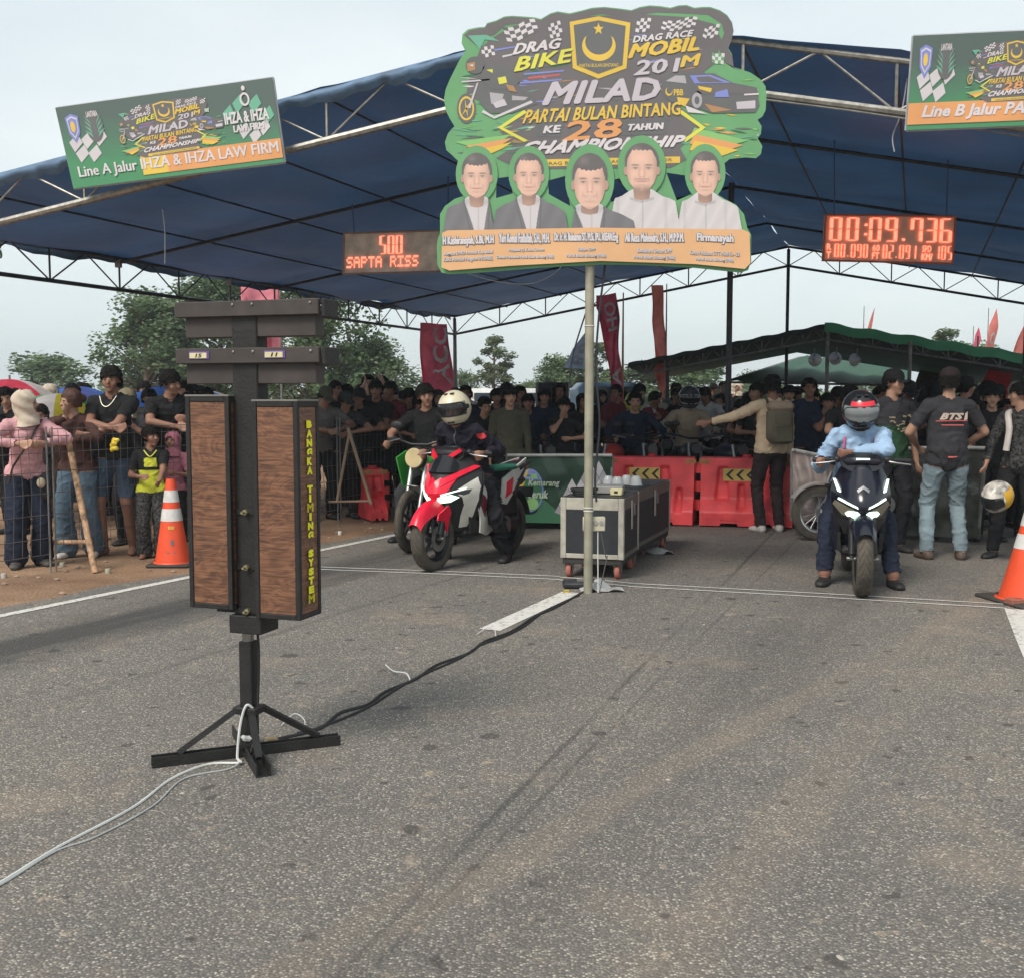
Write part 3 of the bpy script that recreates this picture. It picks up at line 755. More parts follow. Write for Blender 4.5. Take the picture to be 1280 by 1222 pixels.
def event_logo(root, f, w0, full=True):
    """race event artwork laid out in the pixels of the big sign; f(x,y,w)->3D"""
    S = .0013
    L1, L2, L3, L4, L5 = [w0 + S * k for k in range(1, 6)]
    m = MB()                                          # dark backdrop with splashes
    m.prism([(590, 88), (600, 62), (612, 50), (640, 33), (700, 22), (800, 18), (860, 22), (892, 30), (902, 50), (893, 80), (880, 90), (895, 112), (840, 128), (852, 135), (880, 160), (850, 185), (858, 200), (838, 210), (650, 212), (620, 198), (640, 185), (622, 160), (655, 140), (650, 125), (610, 130), (582, 120)], lambda x, y, k: f(x, y, L1), 0, II['char'])
    for k in range(3):
        m.prism([(568 + 14 * k, 178 + 5 * k), (640, 168 + 5 * k), (628, 176 + 5 * k), (590 + 8 * k, 184 + 6 * k)], lambda x, y, q: f(x, y, L2 + S * .2 * k), 0, II[('lime', 'orange', 'gold')[k]])
        m.prism([(868, 160 + 8 * k), (935 - 6 * k, 176 + 6 * k), (900, 186 + 5 * k), (862, 172 + 8 * k)], lambda x, y, q: f(x, y, L2 + S * .25 * k), 0, II[('lime', 'orange', 'gold')[k]])
    m.prism([(622, 160), (655, 138), (659, 141), (629, 160), (660, 176), (655, 178)], lambda x, y, k: f(x, y, L3), 0, II['yellow'])
    m.prism([(882, 160), (852, 138), (848, 141), (875, 160), (852, 176), (857, 178)], lambda x, y, k: f(x, y, L3), 0, II['yellow'])
    for (x, y, l, c) in ((655, 92, 50, 'blue'), (660, 97, 40, 'red'), (650, 103, 52, 'blue'), (618, 62, 26, 'blue'), (628, 70, 20, 'pale')):
        m.prism([(x, y), (x + l, y - 4), (x + l, y - 2.2), (x, y + 2.4)], lambda a, b, k: f(a, b, L2), 0, II[c])
    m.prism([(585, 45), (608, 44), (625, 52), (606, 50), (600, 62)], lambda a, b, k: f(a, b, L2), 0, II['teal'])
    pbuild(m, 'printed_splash', root)
    # checkered flags
    for q, nx, ny, c1, c2, wv in (([(628, 34), (668, 26), (674, 42), (634, 52)], 6, 4, 'white', 'dark', 3), ([(684, 30), (700, 27), (704, 46), (688, 48)], 4, 4, 'white', 'dark', 1), ([(797, 22), (814, 24), (811, 41), (794, 40)], 4, 4, 'white', 'dark', 1),
                                  ([(830, 24), (872, 24), (868, 38), (826, 36)], 8, 4, 'white', 'dark', 3), ([(882, 32), (900, 32), (896, 50), (878, 46)], 4, 4, 'white', 'dark', 2), ([(890, 66), (906, 68), (904, 82), (890, 78)], 4, 3, 'white', 'green', 1), ([(601, 58), (617, 58), (619, 70), (603, 72)], 4, 3, 'white', 'char', 1)):
        m = MB(); warp_checker(m, f, q, nx, ny, L2, II[c1], II[c2], wv); pbuild(m, 'printed_checkered_flag', root)
    m = MB(); rs = random.Random(11)                  # fine ink streaks that fill the artwork
    for k in range(150):
        side = rs.random() < .5
        x = rs.uniform(562, 660) if side else rs.uniform(845, 948); y = rs.uniform(95, 192) if rs.random() < .6 else rs.uniform(160, 196)
        if k > 95: x, y = rs.uniform(620, 880), rs.uniform(40, 190)
        l = rs.uniform(8, 34); t = rs.uniform(.4, 1.5); sl = rs.uniform(-.25, .12) * (1 if side else -1)
        c = rs.choice(['lime', 'dgreen', 'dgreen', 'char', 'gold', 'orange', 'white', 'teal']) if k <= 95 else rs.choice(['dark', 'dark', 'grey', 'bronze', 'blue', 'dgreen'])
        x1 = min(x + l, 948)
        w_ = w0 + S * (1.15 + .0055 * k)
        m.add([f(x, y, w_), f((x + x1) / 2, y + (x1 - x) / 2 * sl + t, w_), f(x1, y + (x1 - x) * sl, w_), f((x + x1) / 2, y + (x1 - x) / 2 * sl - t, w_)], [(0, 1, 2, 3)], II[c])
    o_ = pbuild(m, 'printed_streaks', root); o_['kind'] = 'stuff'
    m = MB()                                          # shield with crescent and star
    sh = [(712, 28), (748, 21), (788, 29), (783, 86), (748, 99), (716, 86)]
    inn = [(717, 32), (748, 26), (782, 33), (778, 82), (748, 93), (721, 82)]
    m.prism(sh, lambda x, y, k: f(x, y, L3), 0, II['gold'])
    m.prism(inn, lambda x, y, k: f(x, y, L4), 0, II['dgreen'] if False else II['dark'])
    cr = ellp(748.5, 58, 21, 19, 30, -35, 215); ci = ellp(748.5, 53, 17, 16, 30, 207, -27)
    m.prism(cr + ci, lambda x, y, k: f(x, y, L5), 0, II['gold'])
    st = [(748 + (7 if i % 2 == 0 else 2.9) * math.cos(R(-90 + 36 * i)), 37 + (8 if i % 2 == 0 else 3.3) * math.sin(R(-90 + 36 * i))) for i in range(10)]
    m.prism(st, lambda x, y, k: f(x, y, L5), 0, II['gold'])
    put_text(m, 'PARTAI BULAN BINTANG', f, [(724, 85), (773, 84), (773, 79.5), (724, 80.5)], L5, .01, mi=II['gold'])
    pbuild(m, 'printed_shield', root, 'shield with a gold crescent and star on a dark field')
    m = MB()                                          # motorbike and rider art
    def wheel(cx, cy, rx, ry):
        m.prism(ellp(cx, cy, rx, ry), lambda x, y, k: f(x, y, L2), 0, II['dark'])
        m.prism(ellp(cx, cy, rx * .8, ry * .8), lambda x, y, k: f(x, y, L3), 0, II['gold'], [ellp(cx, cy, rx * .64, ry * .66)])
        for k in range(6):
            a = R(k * 60 + 15); m.prism([(cx - 1, cy), (cx + rx * .66 * math.cos(a), cy + ry * .66 * math.sin(a)), (cx + 1, cy + 1)], lambda x, y, q: f(x, y, L3), 0, II['gold'])
    wheel(583, 136, 12, 19)
    P_ = lambda pts, c, l=L3: m.prism(pts, lambda x, y, k: f(x, y, l), 0, II[c])
    P_([(592, 108), (610, 98), (640, 100), (662, 118), (672, 130), (640, 142), (612, 142), (600, 130)], 'dark')
    P_([(604, 84), (622, 80), (640, 88), (650, 102), (640, 112), (616, 112), (600, 100)], 'dark', L4)
    P_(ellp(594, 82, 12, 11), 'dark', L4); P_([(583, 80), (594, 78), (594, 88), (585, 90)], 'bronze', L5); P_([(586, 82), (592, 81), (591, 84)], 'white', w0 + S * 6)
    P_([(596, 104), (598, 104), (588, 136), (585, 136)], 'silver', L4); P_([(577, 102), (612, 99), (612, 101), (577, 104)], 'silver', L4)
    P_([(604, 138), (618, 146), (664, 126), (666, 129), (618, 149), (602, 141)], 'pale', L4)
    P_([(612, 116), (630, 118), (626, 132), (614, 130)], 'grey', L4); P_([(622, 98), (632, 96), (634, 104), (624, 106)], 'yellow', L5); P_([(608, 88), (616, 87), (616, 92)], 'yellow', L5)
    P_([(616, 130), (630, 124), (634, 132), (620, 136)], 'silver', L5); P_([(632, 106), (642, 108), (646, 116), (636, 114)], 'bronze', w0 + S * 5.5); P_([(640, 120), (660, 122), (656, 126), (640, 126)], 'grey', L4)
    pbuild(m, 'printed_motorbike', root)
    m = MB()                                          # sedan art
    P_([(826, 100), (842, 93), (892, 92), (916, 104), (946, 110), (949, 132), (944, 141), (890, 142), (868, 134), (838, 128), (828, 118)], 'dark')
    P_([(862, 95), (888, 94), (914, 104), (868, 105)], 'blue', L4); P_([(870, 97), (886, 96), (904, 103), (874, 103)], 'char', L5); P_([(832, 102), (844, 95), (856, 95), (858, 105)], 'grey', L4)
    P_([(868, 107), (916, 106), (946, 112), (947, 118), (872, 118)], 'char', L4); P_([(894, 116), (909, 112), (911, 122), (893, 122)], 'blue', L5); P_([(920, 128), (944, 126), (944, 136), (921, 137)], 'silver', L4)
    P_(ellp(871, 126, 8.5, 12), 'dark', L4); P_(ellp(871, 126, 6.5, 9.6), 'grey', L5); P_(ellp(871, 126, 3, 5), 'dark', w0 + S * 6)
    P_([(872, 108), (890, 111), (888, 116), (874, 112)], 'gold', L5); P_([(846, 122), (862, 124), (856, 134), (848, 130)], 'gold', L5)
    P_(ellp(836, 115, 4.5, 5.5), 'gold', L5); P_(ellp(836.5, 113.5, 3.5, 4.5), 'dark', w0 + S * 6)
    put_text(m, 'PBB', f, [(842, 120), (854, 120), (854, 112), (842, 112)], L5, .03, mi=II['gold'])
    P_([(856, 132), (866, 136), (884, 143), (860, 141)], 'white', L5); P_([(930, 118), (948, 117), (948, 119), (930, 120)], 'white', L5); P_([(880, 130), (915, 138), (890, 141)], 'bronze', L4)
    pbuild(m, 'printed_sedan', root)
    m = MB()                                          # lettering with dark outlines
    T = [('DRAG', [(641, 69), (698, 61), (702, 48), (647, 55)], 'white', .3), ('BIKE', [(643, 90), (712, 78), (716, 61), (650, 72)], 'yellow', .3),
         ('DRAG RACE', [(791, 54), (864, 46), (867, 38), (793, 46)], 'white', .3), ('MOBIL', [(786, 73), (872, 63), (878, 46), (793, 56)], 'gold', .3),
         ('201', [(792, 95), (846, 90), (850, 73), (798, 76)], 'silver', .25), ('M', [(851, 84), (871, 82), (875, 68), (855, 71)], 'gold', .2),
         ('MILAD', [(679, 131), (822, 124), (826, 98), (692, 104)], 'silver', .25),
         ('PARTAI BULAN BINTANG', [(653, 155), (850, 144), (850, 128), (660, 138)], 'gold', .1), ('KE', [(679, 167), (699, 166), (701, 157), (682, 158)], 'white', .2),
         ('28', [(702, 177), (775, 172), (779, 148), (712, 152)], 'orange', .3), ('TAHUN', [(783, 164), (828, 162), (829, 154), (786, 156)], 'white', .2),
         ('CHAMPIONSHIP', [(648, 194), (850, 183), (858, 170), (660, 178)], 'white', .25)]
    for (t, q, c, shv) in T:
        b = .05; dl = S * .07 * T.index((t, q, c, shv)); cx = sum(p[0] for p in q) / 4; cy = sum(p[1] for p in q) / 4
        put_text(m, t, f, [(x + .8, y + .9) for x, y in q], L3 + S * .3 + dl, .012, 0, mi=II['dark'], spacing=1.05); put_text(m, t, f, [(x - .9, y + .5) for x, y in q], L3 + S * .36 + dl, .012, 0, mi=II['dark'], spacing=1.05)
        for kx, (ox, oy) in enumerate(((-.45, 0), (.45, 0), (0, -.35), (0, .3))): put_text(m, t, f, [(x + ox * (1.6 if len(t) < 6 else .8), y + oy) for x, y in q], L5 + dl + S * .012 * kx, .05 if 'M' in t else .012, 0, mi=II[c], spacing=1.05)
    P_([(776, 152), (836, 149), (832, 168), (774, 170)], 'dark', L2); P_([(672, 154), (706, 152), (700, 172), (670, 171)], 'dark', L2)
    P_([(664, 200), (850, 196), (850, 204), (664, 209)], 'gold', L2)
    put_text(m, 'DRAG BIKE & DRAG RACE MOBIL SEAFOR', f, [(680, 207), (840, 202), (840, 198), (680, 203)], L3, .01, mi=II['dark'])
    pbuild(m, 'printed_title', root)

# ------------------------------------------------------------------ big event sign on its pole
YS = 8.55
pb = G(735, 741)
sign = thing('event_sign', 'big die-cut drag race event board with five portraits on a steel pole', 'sign', (pb.x, pb.y, 0))
YS = pb.y - .06
LS = Loc(sign.location)
def sf(x, y, w=0.0): return LS(P(x, y, YS)) + Vector((0, -w, 0))
OUT = [(578, 43), (585, 37), (597, 34.5), (606, 34), (609, 29), (620, 26), (630, 21), (640, 20), (655, 21), (668, 22), (676, 24), (688, 17), (697, 14.5), (712, 17), (727, 13.5), (740, 10), (756, 9), (775, 11), (789, 13), (800, 9), (812, 7), (826, 8), (838, 10), (848, 7), (858, 6.5), (868, 10), (878, 9), (888, 9), (900, 13), (909, 19), (915, 28), (917, 38), (914, 50), (910, 60), (915, 68), (917, 84), (926, 87), (938, 91), (950, 99), (957, 108), (958, 120), (957, 138), (953, 146), (947, 150), (952, 158), (951, 168), (947, 173), (953, 183), (951, 193), (945, 198), (932, 197), (912, 199), (905, 205), (904, 216), (902, 230), (897, 243), (906, 249), (920, 256), (930, 268), (934, 285), (939, 294), (939, 328), (935, 338), (926, 341), (868, 335), (800, 331.5), (750, 331), (690, 334), (638, 338), (600, 341), (562, 343), (552, 341), (547, 332), (546, 310), (547, 300), (550, 292), (550, 268), (556, 258), (568, 249), (583, 244), (577, 228), (573, 210), (573, 202), (566, 195), (558, 188), (556, 178), (560, 167), (568, 158), (562, 148), (557, 138), (555, 124), (557, 112), (562, 100), (568, 88), (574, 76), (582, 64), (577, 54)]
HOLES = [[(621, 223), (637, 221), (641, 242), (620, 248)], [(685, 226), (707, 220), (713, 258), (686, 243)], [(757, 226), (783, 222), (792, 243), (764, 253)], [(833, 216), (860, 220), (864, 243), (846, 251)]]
board = MB().prism(OUT, lambda x, y, w: sf(x, y, -w), .012, holes=HOLES).build('board', INKM[II['green']], sign)
m = MB()
# dark upper fringe that follows the outline
top_in = [(596, 58), (604, 48), (618, 44), (632, 32), (650, 30), (680, 31), (700, 23), (725, 22), (750, 18), (790, 21), (820, 16), (850, 17), (885, 19), (902, 30), (905, 42), (898, 60), (905, 78)]
m.prism([(x + (2 if x < 600 else 0), y + 1.4) for x, y in OUT[0:37]] + top_in[::-1], lambda x, y, k: sf(x, y, .001), 0, II['char'])
pbuild(m, 'printed_border', sign)
event_logo(sign, sf, .001)
# portraits: generic men, printed as a fine raster of ink dots
def raster_mat():
    m_ = bpy.data.materials.new('printed photograph'); m_.use_nodes = True; n = m_.node_tree.nodes; b_ = n['Principled BSDF']; b_.inputs['Roughness'].default_value = .5
    ca = n.new('ShaderNodeVertexColor'); ca.layer_name = 'ink'; m_.node_tree.links.new(ca.outputs['Color'], b_.inputs['Base Color']); return m_
RAST = raster_mat(); PA = [0]
def portrait(cx, top, chin, hw, hair, cloth_kind, smile=False, beard=False, sh=(0, 0, 0)):
    PA[0] += 1; W0 = .0155 + .0006 * PA[0]; hgt = chin - top; x0, x1, ysh = sh
    halo = MB(); halo.prism(ellp(cx, top + hgt * .45, hw * 1.5, hgt * .66, 28), lambda x, y, k: sf(x, y, .0118 + .0003 * PA[0]), 0, II['green']); pbuild(halo, 'printed_halo', sign)
    st = .62; xs = np.arange(x0 - 1, x1 + 1, st); ys = np.arange(top - 4, 291, st); X, Y = np.meshgrid(xs + st / 2, ys + st / 2)
    u = (X - cx) / hw; v = (Y - top) / hgt; au = np.abs(u); g = lambda q, a_, b_: np.clip((q - a_) / (b_ - a_), 0, 1) ** 2 * (3 - 2 * np.clip((q - a_) / (b_ - a_), 0, 1))
    bl = lambda c_, col_, k: c_ * (1 - k[..., None]) + np.array(col_) * k[..., None]
    rs = np.random.RandomState(PA[0]); nz = rs.normal(0, 1, X.shape)
    C_ = np.zeros(X.shape + (3,)); on = np.zeros(X.shape, bool)
    # clothes
    shy = ysh - 9 + 10 * g(au, .45, 1.5) + 14 * g(au, 1.3, 3.2) + 26 * g(np.minimum(X - x0, x1 - X) * -1, -7, 0)
    body = (Y > shy) & (X > x0) & (X < x1); on |= body
    if cloth_kind == 'suit':
        base = np.array((.125, .12, .135)); C_[body] = base
        C_ = np.where(body[..., None], C_ * (1 + .10 * np.sin(u * 5 + v * 7) + .04 * nz)[..., None], C_)
        vw = .62 - .25 * np.clip((Y - ysh) / 40, 0, 1) + .1; shm = body & (np.abs(u - .15 * (Y - ysh) / 30) < vw * (.55 + .6 * (1 - np.clip((Y - ysh) / 45, 0, 1))) )
        C_[shm] = (.62, .58, .60); lap = body & ~shm & (np.abs(np.abs(u - .15 * (Y - ysh) / 30) - vw * 1.25) < .05); C_[lap] = (.08, .08, .09)
        C_ = np.where(shm[..., None], C_ * (1 - .22 * np.exp(-((u - .12) / .05) ** 2) - .25 * np.exp(-(((Y - ysh) + 2) / 5) ** 2))[..., None], C_)
    else:
        C_[body] = (.66, .62, .63); fold_ = 1 - .10 * np.abs(np.sin(u * 3.1 + v * 5)) - .12 * np.exp(-((au - 1.5) / .12) ** 2) - .25 * np.exp(-((u - .05) / .05) ** 2) + .02 * nz
        col_ = np.exp(-(((Y - ysh - 3 - 6 * (.7 - au)) / 1.6) ** 2)) * (au < .75); C_ = np.where(body[..., None], C_ * (fold_ - .3 * col_)[..., None], C_)
    # neck
    nk = (au < .52 - .05 * g(v, 1, 1.2)) & (v > .85) & (Y < ysh + 5 - 9 * au ** 2); C_[nk] = (.44, .25, .18); C_ = np.where((nk)[..., None], C_ * (.75 + .25 * g(v, 1.0, 1.2) - .2 * g(u, 0, .5))[..., None], C_); on |= nk
    # hair
    hr = ((u / 1.07) ** 2 + ((v - .36) / .40) ** 2 < 1) & (v < .52); C_[hr] = (.075, .062, .062); C_ = np.where(hr[..., None], C_ * (1 + .35 * np.exp(-((u + .35) / .3) ** 2 - ((v - .1) / .08) ** 2) * 3 + .15 * nz)[..., None], C_); on |= hr
    er = ((au - 1.0) / .14) ** 2 + ((v - .56) / .09) ** 2 < 1; C_[er] = (.45, .25, .19); on |= er
    # face
    wv = np.interp(v, [0, .12, .3, .5, .66, .8, .92, 1.0], [.3, .62, .90, .95, .92, .80, .55, .12]); hl = .085 + hair * (1 - .45 * au ** 2) + .22 * g(au, .72, .98) + .012 * np.sin(u * 23)
    fm = (au < wv) & (v > hl) & (v < 1.0)
    sk = np.array((.76, .46, .345)); Lg = 1.02 - .30 * g(au, .55, .97) - .14 * g(u, .0, .95) + .10 * np.exp(-((u + .1) / .45) ** 2 - ((v - .29) / .09) ** 2) + .07 * np.exp(-((au - .5) / .2) ** 2 - ((v - .62) / .07) ** 2)
    Lg -= .28 * np.exp(-((au - .40) / .27) ** 2 - ((v - .495) / .045) ** 2) + .20 * np.exp(-((au - .16) / .07) ** 2 - ((v - .60) / .10) ** 2) + .18 * np.exp(-((au - .42 - .3 * (v - .7)) / .05) ** 2 - ((v - .75) / .07) ** 2) + .22 * np.exp(-(u / .35) ** 2 - ((v - .865) / .025) ** 2) + .25 * g(v, .93, 1.0)
    Lg += .12 * np.exp(-(u / .09) ** 2 - ((v - .61) / .06) ** 2) + .018 * nz
    F_ = sk * Lg[..., None]
    F_ = bl(F_, (.10, .07, .06), .85 * np.exp(-(((au - .42) / .24) ** 4) - ((v - .432 - .05 * (au - .42) ** 2) / .017) ** 2))
    F_ = bl(F_, (.45, .40, .38), .6 * np.exp(-((au - .40) / .14) ** 4 - ((v - .505) / .012) ** 4)); F_ = bl(F_, (.05, .035, .03), .9 * np.exp(-((au - .40) / .06) ** 2 - ((v - .503) / .015) ** 2)); F_ = bl(F_, (.08, .05, .045), .8 * np.exp(-((au - .40) / .17) ** 4 - ((v - .490) / .007) ** 2))
    F_ = bl(F_, (.25, .12, .09), .75 * np.exp(-((au - .10) / .06) ** 2 - ((v - .682) / .010) ** 2)); mv = .785 - (.035 if smile else .006) * (au / .4) ** 2
    F_ = bl(F_, (.52, .22, .19), .75 * np.exp(-((u / .36) ** 4) - ((v - mv) / .022) ** 2)); F_ = bl(F_, (.2, .08, .07), .7 * np.exp(-((u / .37) ** 4) - ((v - mv) / .006) ** 2))
    if smile: F_ = bl(F_, (.66, .6, .56), .9 * np.exp(-((u / .26) ** 4) - ((v - mv) / .012) ** 4))
    if beard:
        F_ = bl(F_, (.16, .10, .08), .62 * np.clip(np.exp(-((u / .45) ** 4) - ((v - .735) / .018) ** 2) + g(v, .84, .95) * g(au, -.3, .2) + g(au, .7, .95) * g(v, .68, .82), 0, 1))
    C_ = np.where(fm[..., None], F_, C_); on |= fm
    C_ = C_ * .86 + .075                              # washed-out glare on the board put into the ink colours
    ids = np.argwhere(on); nx = len(xs)
    me = bpy.data.meshes.new('printed_portrait'); vi = {}; vs = []; fs = []; cols = []
    for j, i in ids.tolist():
        q = []
        for (a_, b_) in ((i, j), (i + 1, j), (i + 1, j + 1), (i, j + 1)):
            k = b_ * (nx + 2) + a_
            if k not in vi: vi[k] = len(vs); vs.append(sf(xs[0] + a_ * st, ys[0] + b_ * st, W0))
            q.append(vi[k])
        fs.append(q); cols.append(C_[j, i])
    me.from_pydata([tuple(p) for p in vs], [], fs); ly = me.color_attributes.new('ink', 'FLOAT_COLOR', 'CORNER')
    cc = np.ones((len(fs) * 4, 4), np.float32); cc[:, :3] = np.repeat(np.clip(np.array(cols), 0, 1), 4, axis=0); ly.data.foreach_set('color', cc.ravel()); me.materials.append(RAST)
    link(bpy.data.objects.new('printed_portrait', me), sign)
portrait(596, 194, 248, 17.5, .17, 'suit', sh=(553, 617, 255))
portrait(661, 194, 246, 17, .06, 'suit', sh=(614, 712, 253))
portrait(802, 182, 240, 20, .03, 'white', smile=False, beard=True, sh=(762, 850, 246))
portrait(881, 192, 246, 17, .10, 'white', sh=(846, 928, 250))
portrait(737, 195, 262, 20.5, .20, 'suit', smile=True, sh=(713, 798, 264))
m = MB()
strip = [(553, 292), (560, 289), (740, 285.5), (928, 288), (936, 292), (937, 330), (930, 337), (868, 331), (750, 327), (640, 333), (562, 339), (552, 335)]
m.prism(strip, lambda x, y, k: sf(x, y, .028), 0, II['peach'])
pbuild(m, 'printed_name_strip', sign)
m = MB()
NM = [('H Kashiransyah, S.Bi, M.H', (554, 309, 617, 296), -1.0), ('Yuri Komal Fadlullah, S.H., M.H.', (624, 306, 687, 293), 0), ('Dr. Ir. H. Ruksamin ST, M.Si, IPU, ASEAN.Eng', (693, 305, 772, 292), 0), ('Ali Reza Mahendra, S.H., M.P.P.M.', (781, 305, 854, 292.5), 0), ('Firmansyah', (870, 306, 916, 293), 1.0)]
for t, (x0, y0, x1, y1), sk in NM:
    for dx, dy, w, c in ((-.7, .7, .030, 'dark'), (.9, .9, .030, 'dark'), (.7, -.5, .0304, 'dark'), (0, 0, .0325, 'white')):
        put_text(m, t, sf, [(x0 + dx, y0 + dy - sk), (x1 + dx, y0 + dy + sk), (x1 + dx, y1 + dy + sk), (x0 + dx, y1 + dy - sk)], w, .05, mi=II[c])
SM = [('Anggota DPRD Provinsi Kep. Babel', (555, 320, 616, 314.5), -1.5), ('Kabid. Advokasi Pengprov IMI BABEL', (555, 328, 616, 322), -1), ('Penjabat PJ. Ketua Umum', (636, 316, 680, 311), -.4), ('Dewan Penasehat Partai Bulan Bintang (PBB)', (621, 325, 692, 319.5), -.4),
      ('Sekjen DPP', (722, 315.5, 744, 310.5), 0), ('Partai Bulan Bintang (PBB)', (708, 323.5, 757, 318), 0), ('Bendahara Umum DPP', (796, 317, 839, 311.5), .4), ('Partai Bulan Bintang (PBB)', (792, 326, 843, 320), .6), ('Ketua Pelaksana OTT Milad Ke - 28', (862, 320, 923, 315), 1.2), ('Partai Bulan Bintang (PBB)', (869, 328.5, 916, 323), 1)]
for t, (x0, y0, x1, y1), sk in SM:
    put_text(m, t, sf, [(x0 + .5, y0 + .6 - sk), (x1 + .5, y0 + .6 + sk), (x1 + .5, y1 + .6 + sk), (x0 + .5, y1 + .6 - sk)], .030, .05, mi=II['dark'])
    put_text(m, t, sf, [(x0, y0 - sk), (x1, y0 + sk), (x1, y1 + sk), (x0, y1 - sk)], .032, .03, mi=II['pale'])
pbuild(m, 'printed_names', sign)
pm = MB(); pm.pipe([(0, 0, 0), (0, 0, 1.6), (0, 0, 4.2)], .034, 14); pm.build('pole', mat('weathered pole', (.36, .34, .26), rough=.5, metal=.4, var=.25, scale=6), sign, smooth=True)
MB().box((0, .05, 3.3), (1.9, .03, .03)).build('frame_bar', M_GALV, sign); MB().box((0, .05, 3.9), (1.7, .03, .03)).build('frame_bar', M_GALV, sign)
for z in (.63, .655, 2.02): MB().lathe([(.036, -.006), (.04, 0), (.036, .006)], (0, 0, z), 14).build('tie_band', mat('pale tie', (.5, .48, .44)), sign, smooth=True)

# ------------------------------------------------------------------ lane banners on the tent front
def quadframe(c, root):
    """c: world corners bottom-left, bottom-right, top-right, top-left"""
    lc = Loc(root.location); c = [lc(p) for p in c]
    nrm = (c[1] - c[0]).cross(c[3] - c[0]).normalized()
    if nrm.y > 0: nrm = -nrm
    def f(u, v, w=0.0):
        p = (c[0] * (1 - u) + c[1] * u) * (1 - v) + (c[3] * (1 - u) + c[2] * u) * v
        return p + nrm * w
    return f
def planar(a, b, c, d):
    A, B, C_ = P(*a), P(*b), P(*c); n = (B - A).cross(C_ - A); r = ray(*d); o = Vector((0, 0, EYE)); t = (A - o).dot(n) / r.dot(n)
    return [A, B, C_, o + r * t]
def lane_banner(label, corners, text, tq, strip_u, cut=False, italic=0.0):
    root = thing('lane_banner', label, 'banner', (corners[0] + corners[2]) / 2)
    f = quadframe(corners, root)
    MB().grid(30, 8, lambda u, v: f(u, v, 0)).build('sheet', bann_mat(), root, smooth='all', recalc=False)
    MB().grid(30, 1, lambda u, v: f(u, v * 1.0, -.015)).build('backing', mat('pvc back', (.5, .52, .54)), root, recalc=False)
    for (a, b) in (((0, 0), (1, 0)), ((1, 0), (1, 1)), ((1, 1), (0, 1)), ((0, 1), (0, 0))):
        MB().pipe([f(a[0] + (b[0] - a[0]) * k / 8, a[1] + (b[1] - a[1]) * k / 8, -.02) for k in range(9)], .012, 6).build('frame_bar', mat('batten wood', (.35, .36, .38)), root)
    lg = lambda x, y, w: f((x - 545 + XO) / KX, 1 - (y - YO) / KY, w)
    u0, u1, v0, v1 = (.25, .76, .26, .92) if not cut else (.25, .76, .26, .92)
    def lgf(x, y, w): return f(u0 + (u1 - u0) * (x - 556) / (950 - 556), v1 - (v1 - v0) * (y - 15) / (212 - 15), .004 + w * .6)
    event_logo(root, lgf, .001)
    m = MB()
    # big faded checks
    def ck(cx, cy, su, sv, cs, c):
        for (i, j) in cs:
            x, y = cx + i * su, cy - j * sv
            m.add([f(x, y, .004), f(x + su * .8, y + sv * .55, .004), f(x + su * 1.05, y - sv * .15, .004), f(x + su * .3, y - sv * .75, .004)], [(0, 1, 2, 3)], II[c])
    ck(.03, .56, .06, .17, ((0, 0), (1, -.1), (2, -.2)), 'pale'); ck(.05, .42, .06, .16, ((0, 0), (1, .1)), 'pale'); pbuild(m, 'printed_checks', root); m = MB()
    if not cut: ck(.76, .66, .05, .17, ((0, 0), (1, -.6)), 'teal'); ck(.88, .74, .055, .17, ((0, 0), (.9, .9)), 'teal'); ck(.82, .44, .05, .15, ((0, 0), (1.8, -.1)), 'pale'); ck(.865, .42, .05, .15, ((0, .35),), 'pale')
    if not cut: pbuild(m, 'printed_checks', root); m = MB()
    # crest at left
    m.prism([(f_u, f_v) for f_u, f_v in ((.035, .86), (.065, .90), (.098, .86), (.094, .66), (.066, .54), (.04, .66))], lambda x, y, k: f(x, y, .006), 0, II['blue'])
    m.prism([(.042, .84), (.065, .87), (.091, .84), (.088, .68), (.066, .59), (.046, .68)], lambda x, y, k: f(x, y, .0075), 0, II['pale'])
    m.prism([(.046, .82), (.065, .85), (.087, .82), (.084, .69), (.066, .62), (.05, .69)], lambda x, y, k: f(x, y, .009), 0, II['blue'])
    m.prism(ellp(.066, .74, .011, .07), lambda x, y, k: f(x, y, .0105), 0, II['gold'])
    pbuild(m, 'printed_crest', root); m = MB()
    m.prism(ellp(.165, .72, .042, .2), lambda x, y, k: f(x, y, .006), 0, II['dark'])
    for s in (-1, 1):
        for q in range(4):
            m.prism([(.165 + s * (.012 + .0 * q), .58 + .05 * q), (.165 + s * (.05 - .003 * q), .68 + .06 * q), (.165 + s * .02, .64 + .05 * q)], lambda x, y, k: f(x, y, .0075 + .0004 * q), 0, II['teal'])
    put_text(m, 'LANTARA', f, [(.138, .83), (.192, .83), (.192, .90), (.138, .90)], .0078, .03, mi=II['white'])
    pbuild(m, 'printed_crest', root)
    m = MB()
    m.prism([(strip_u, .055), (1.0, .055), (1.0, .285), (strip_u, .285)], lambda x, y, k: f(x, y, .005), 0, II['orange' if strip_u < .1 else 'orange'])
    if strip_u > .1: m.prism([(strip_u - .12, .055), (strip_u, .055), (strip_u, .285), (strip_u - .12, .285)], lambda x, y, k: f(x, y, .005), 0, II['gold'])
    pbuild(m, 'printed_strip', root)
    m = MB(); put_text(m, text, f, tq, .009, .012 if 'M' in text else .035, italic, mi=II['white'])
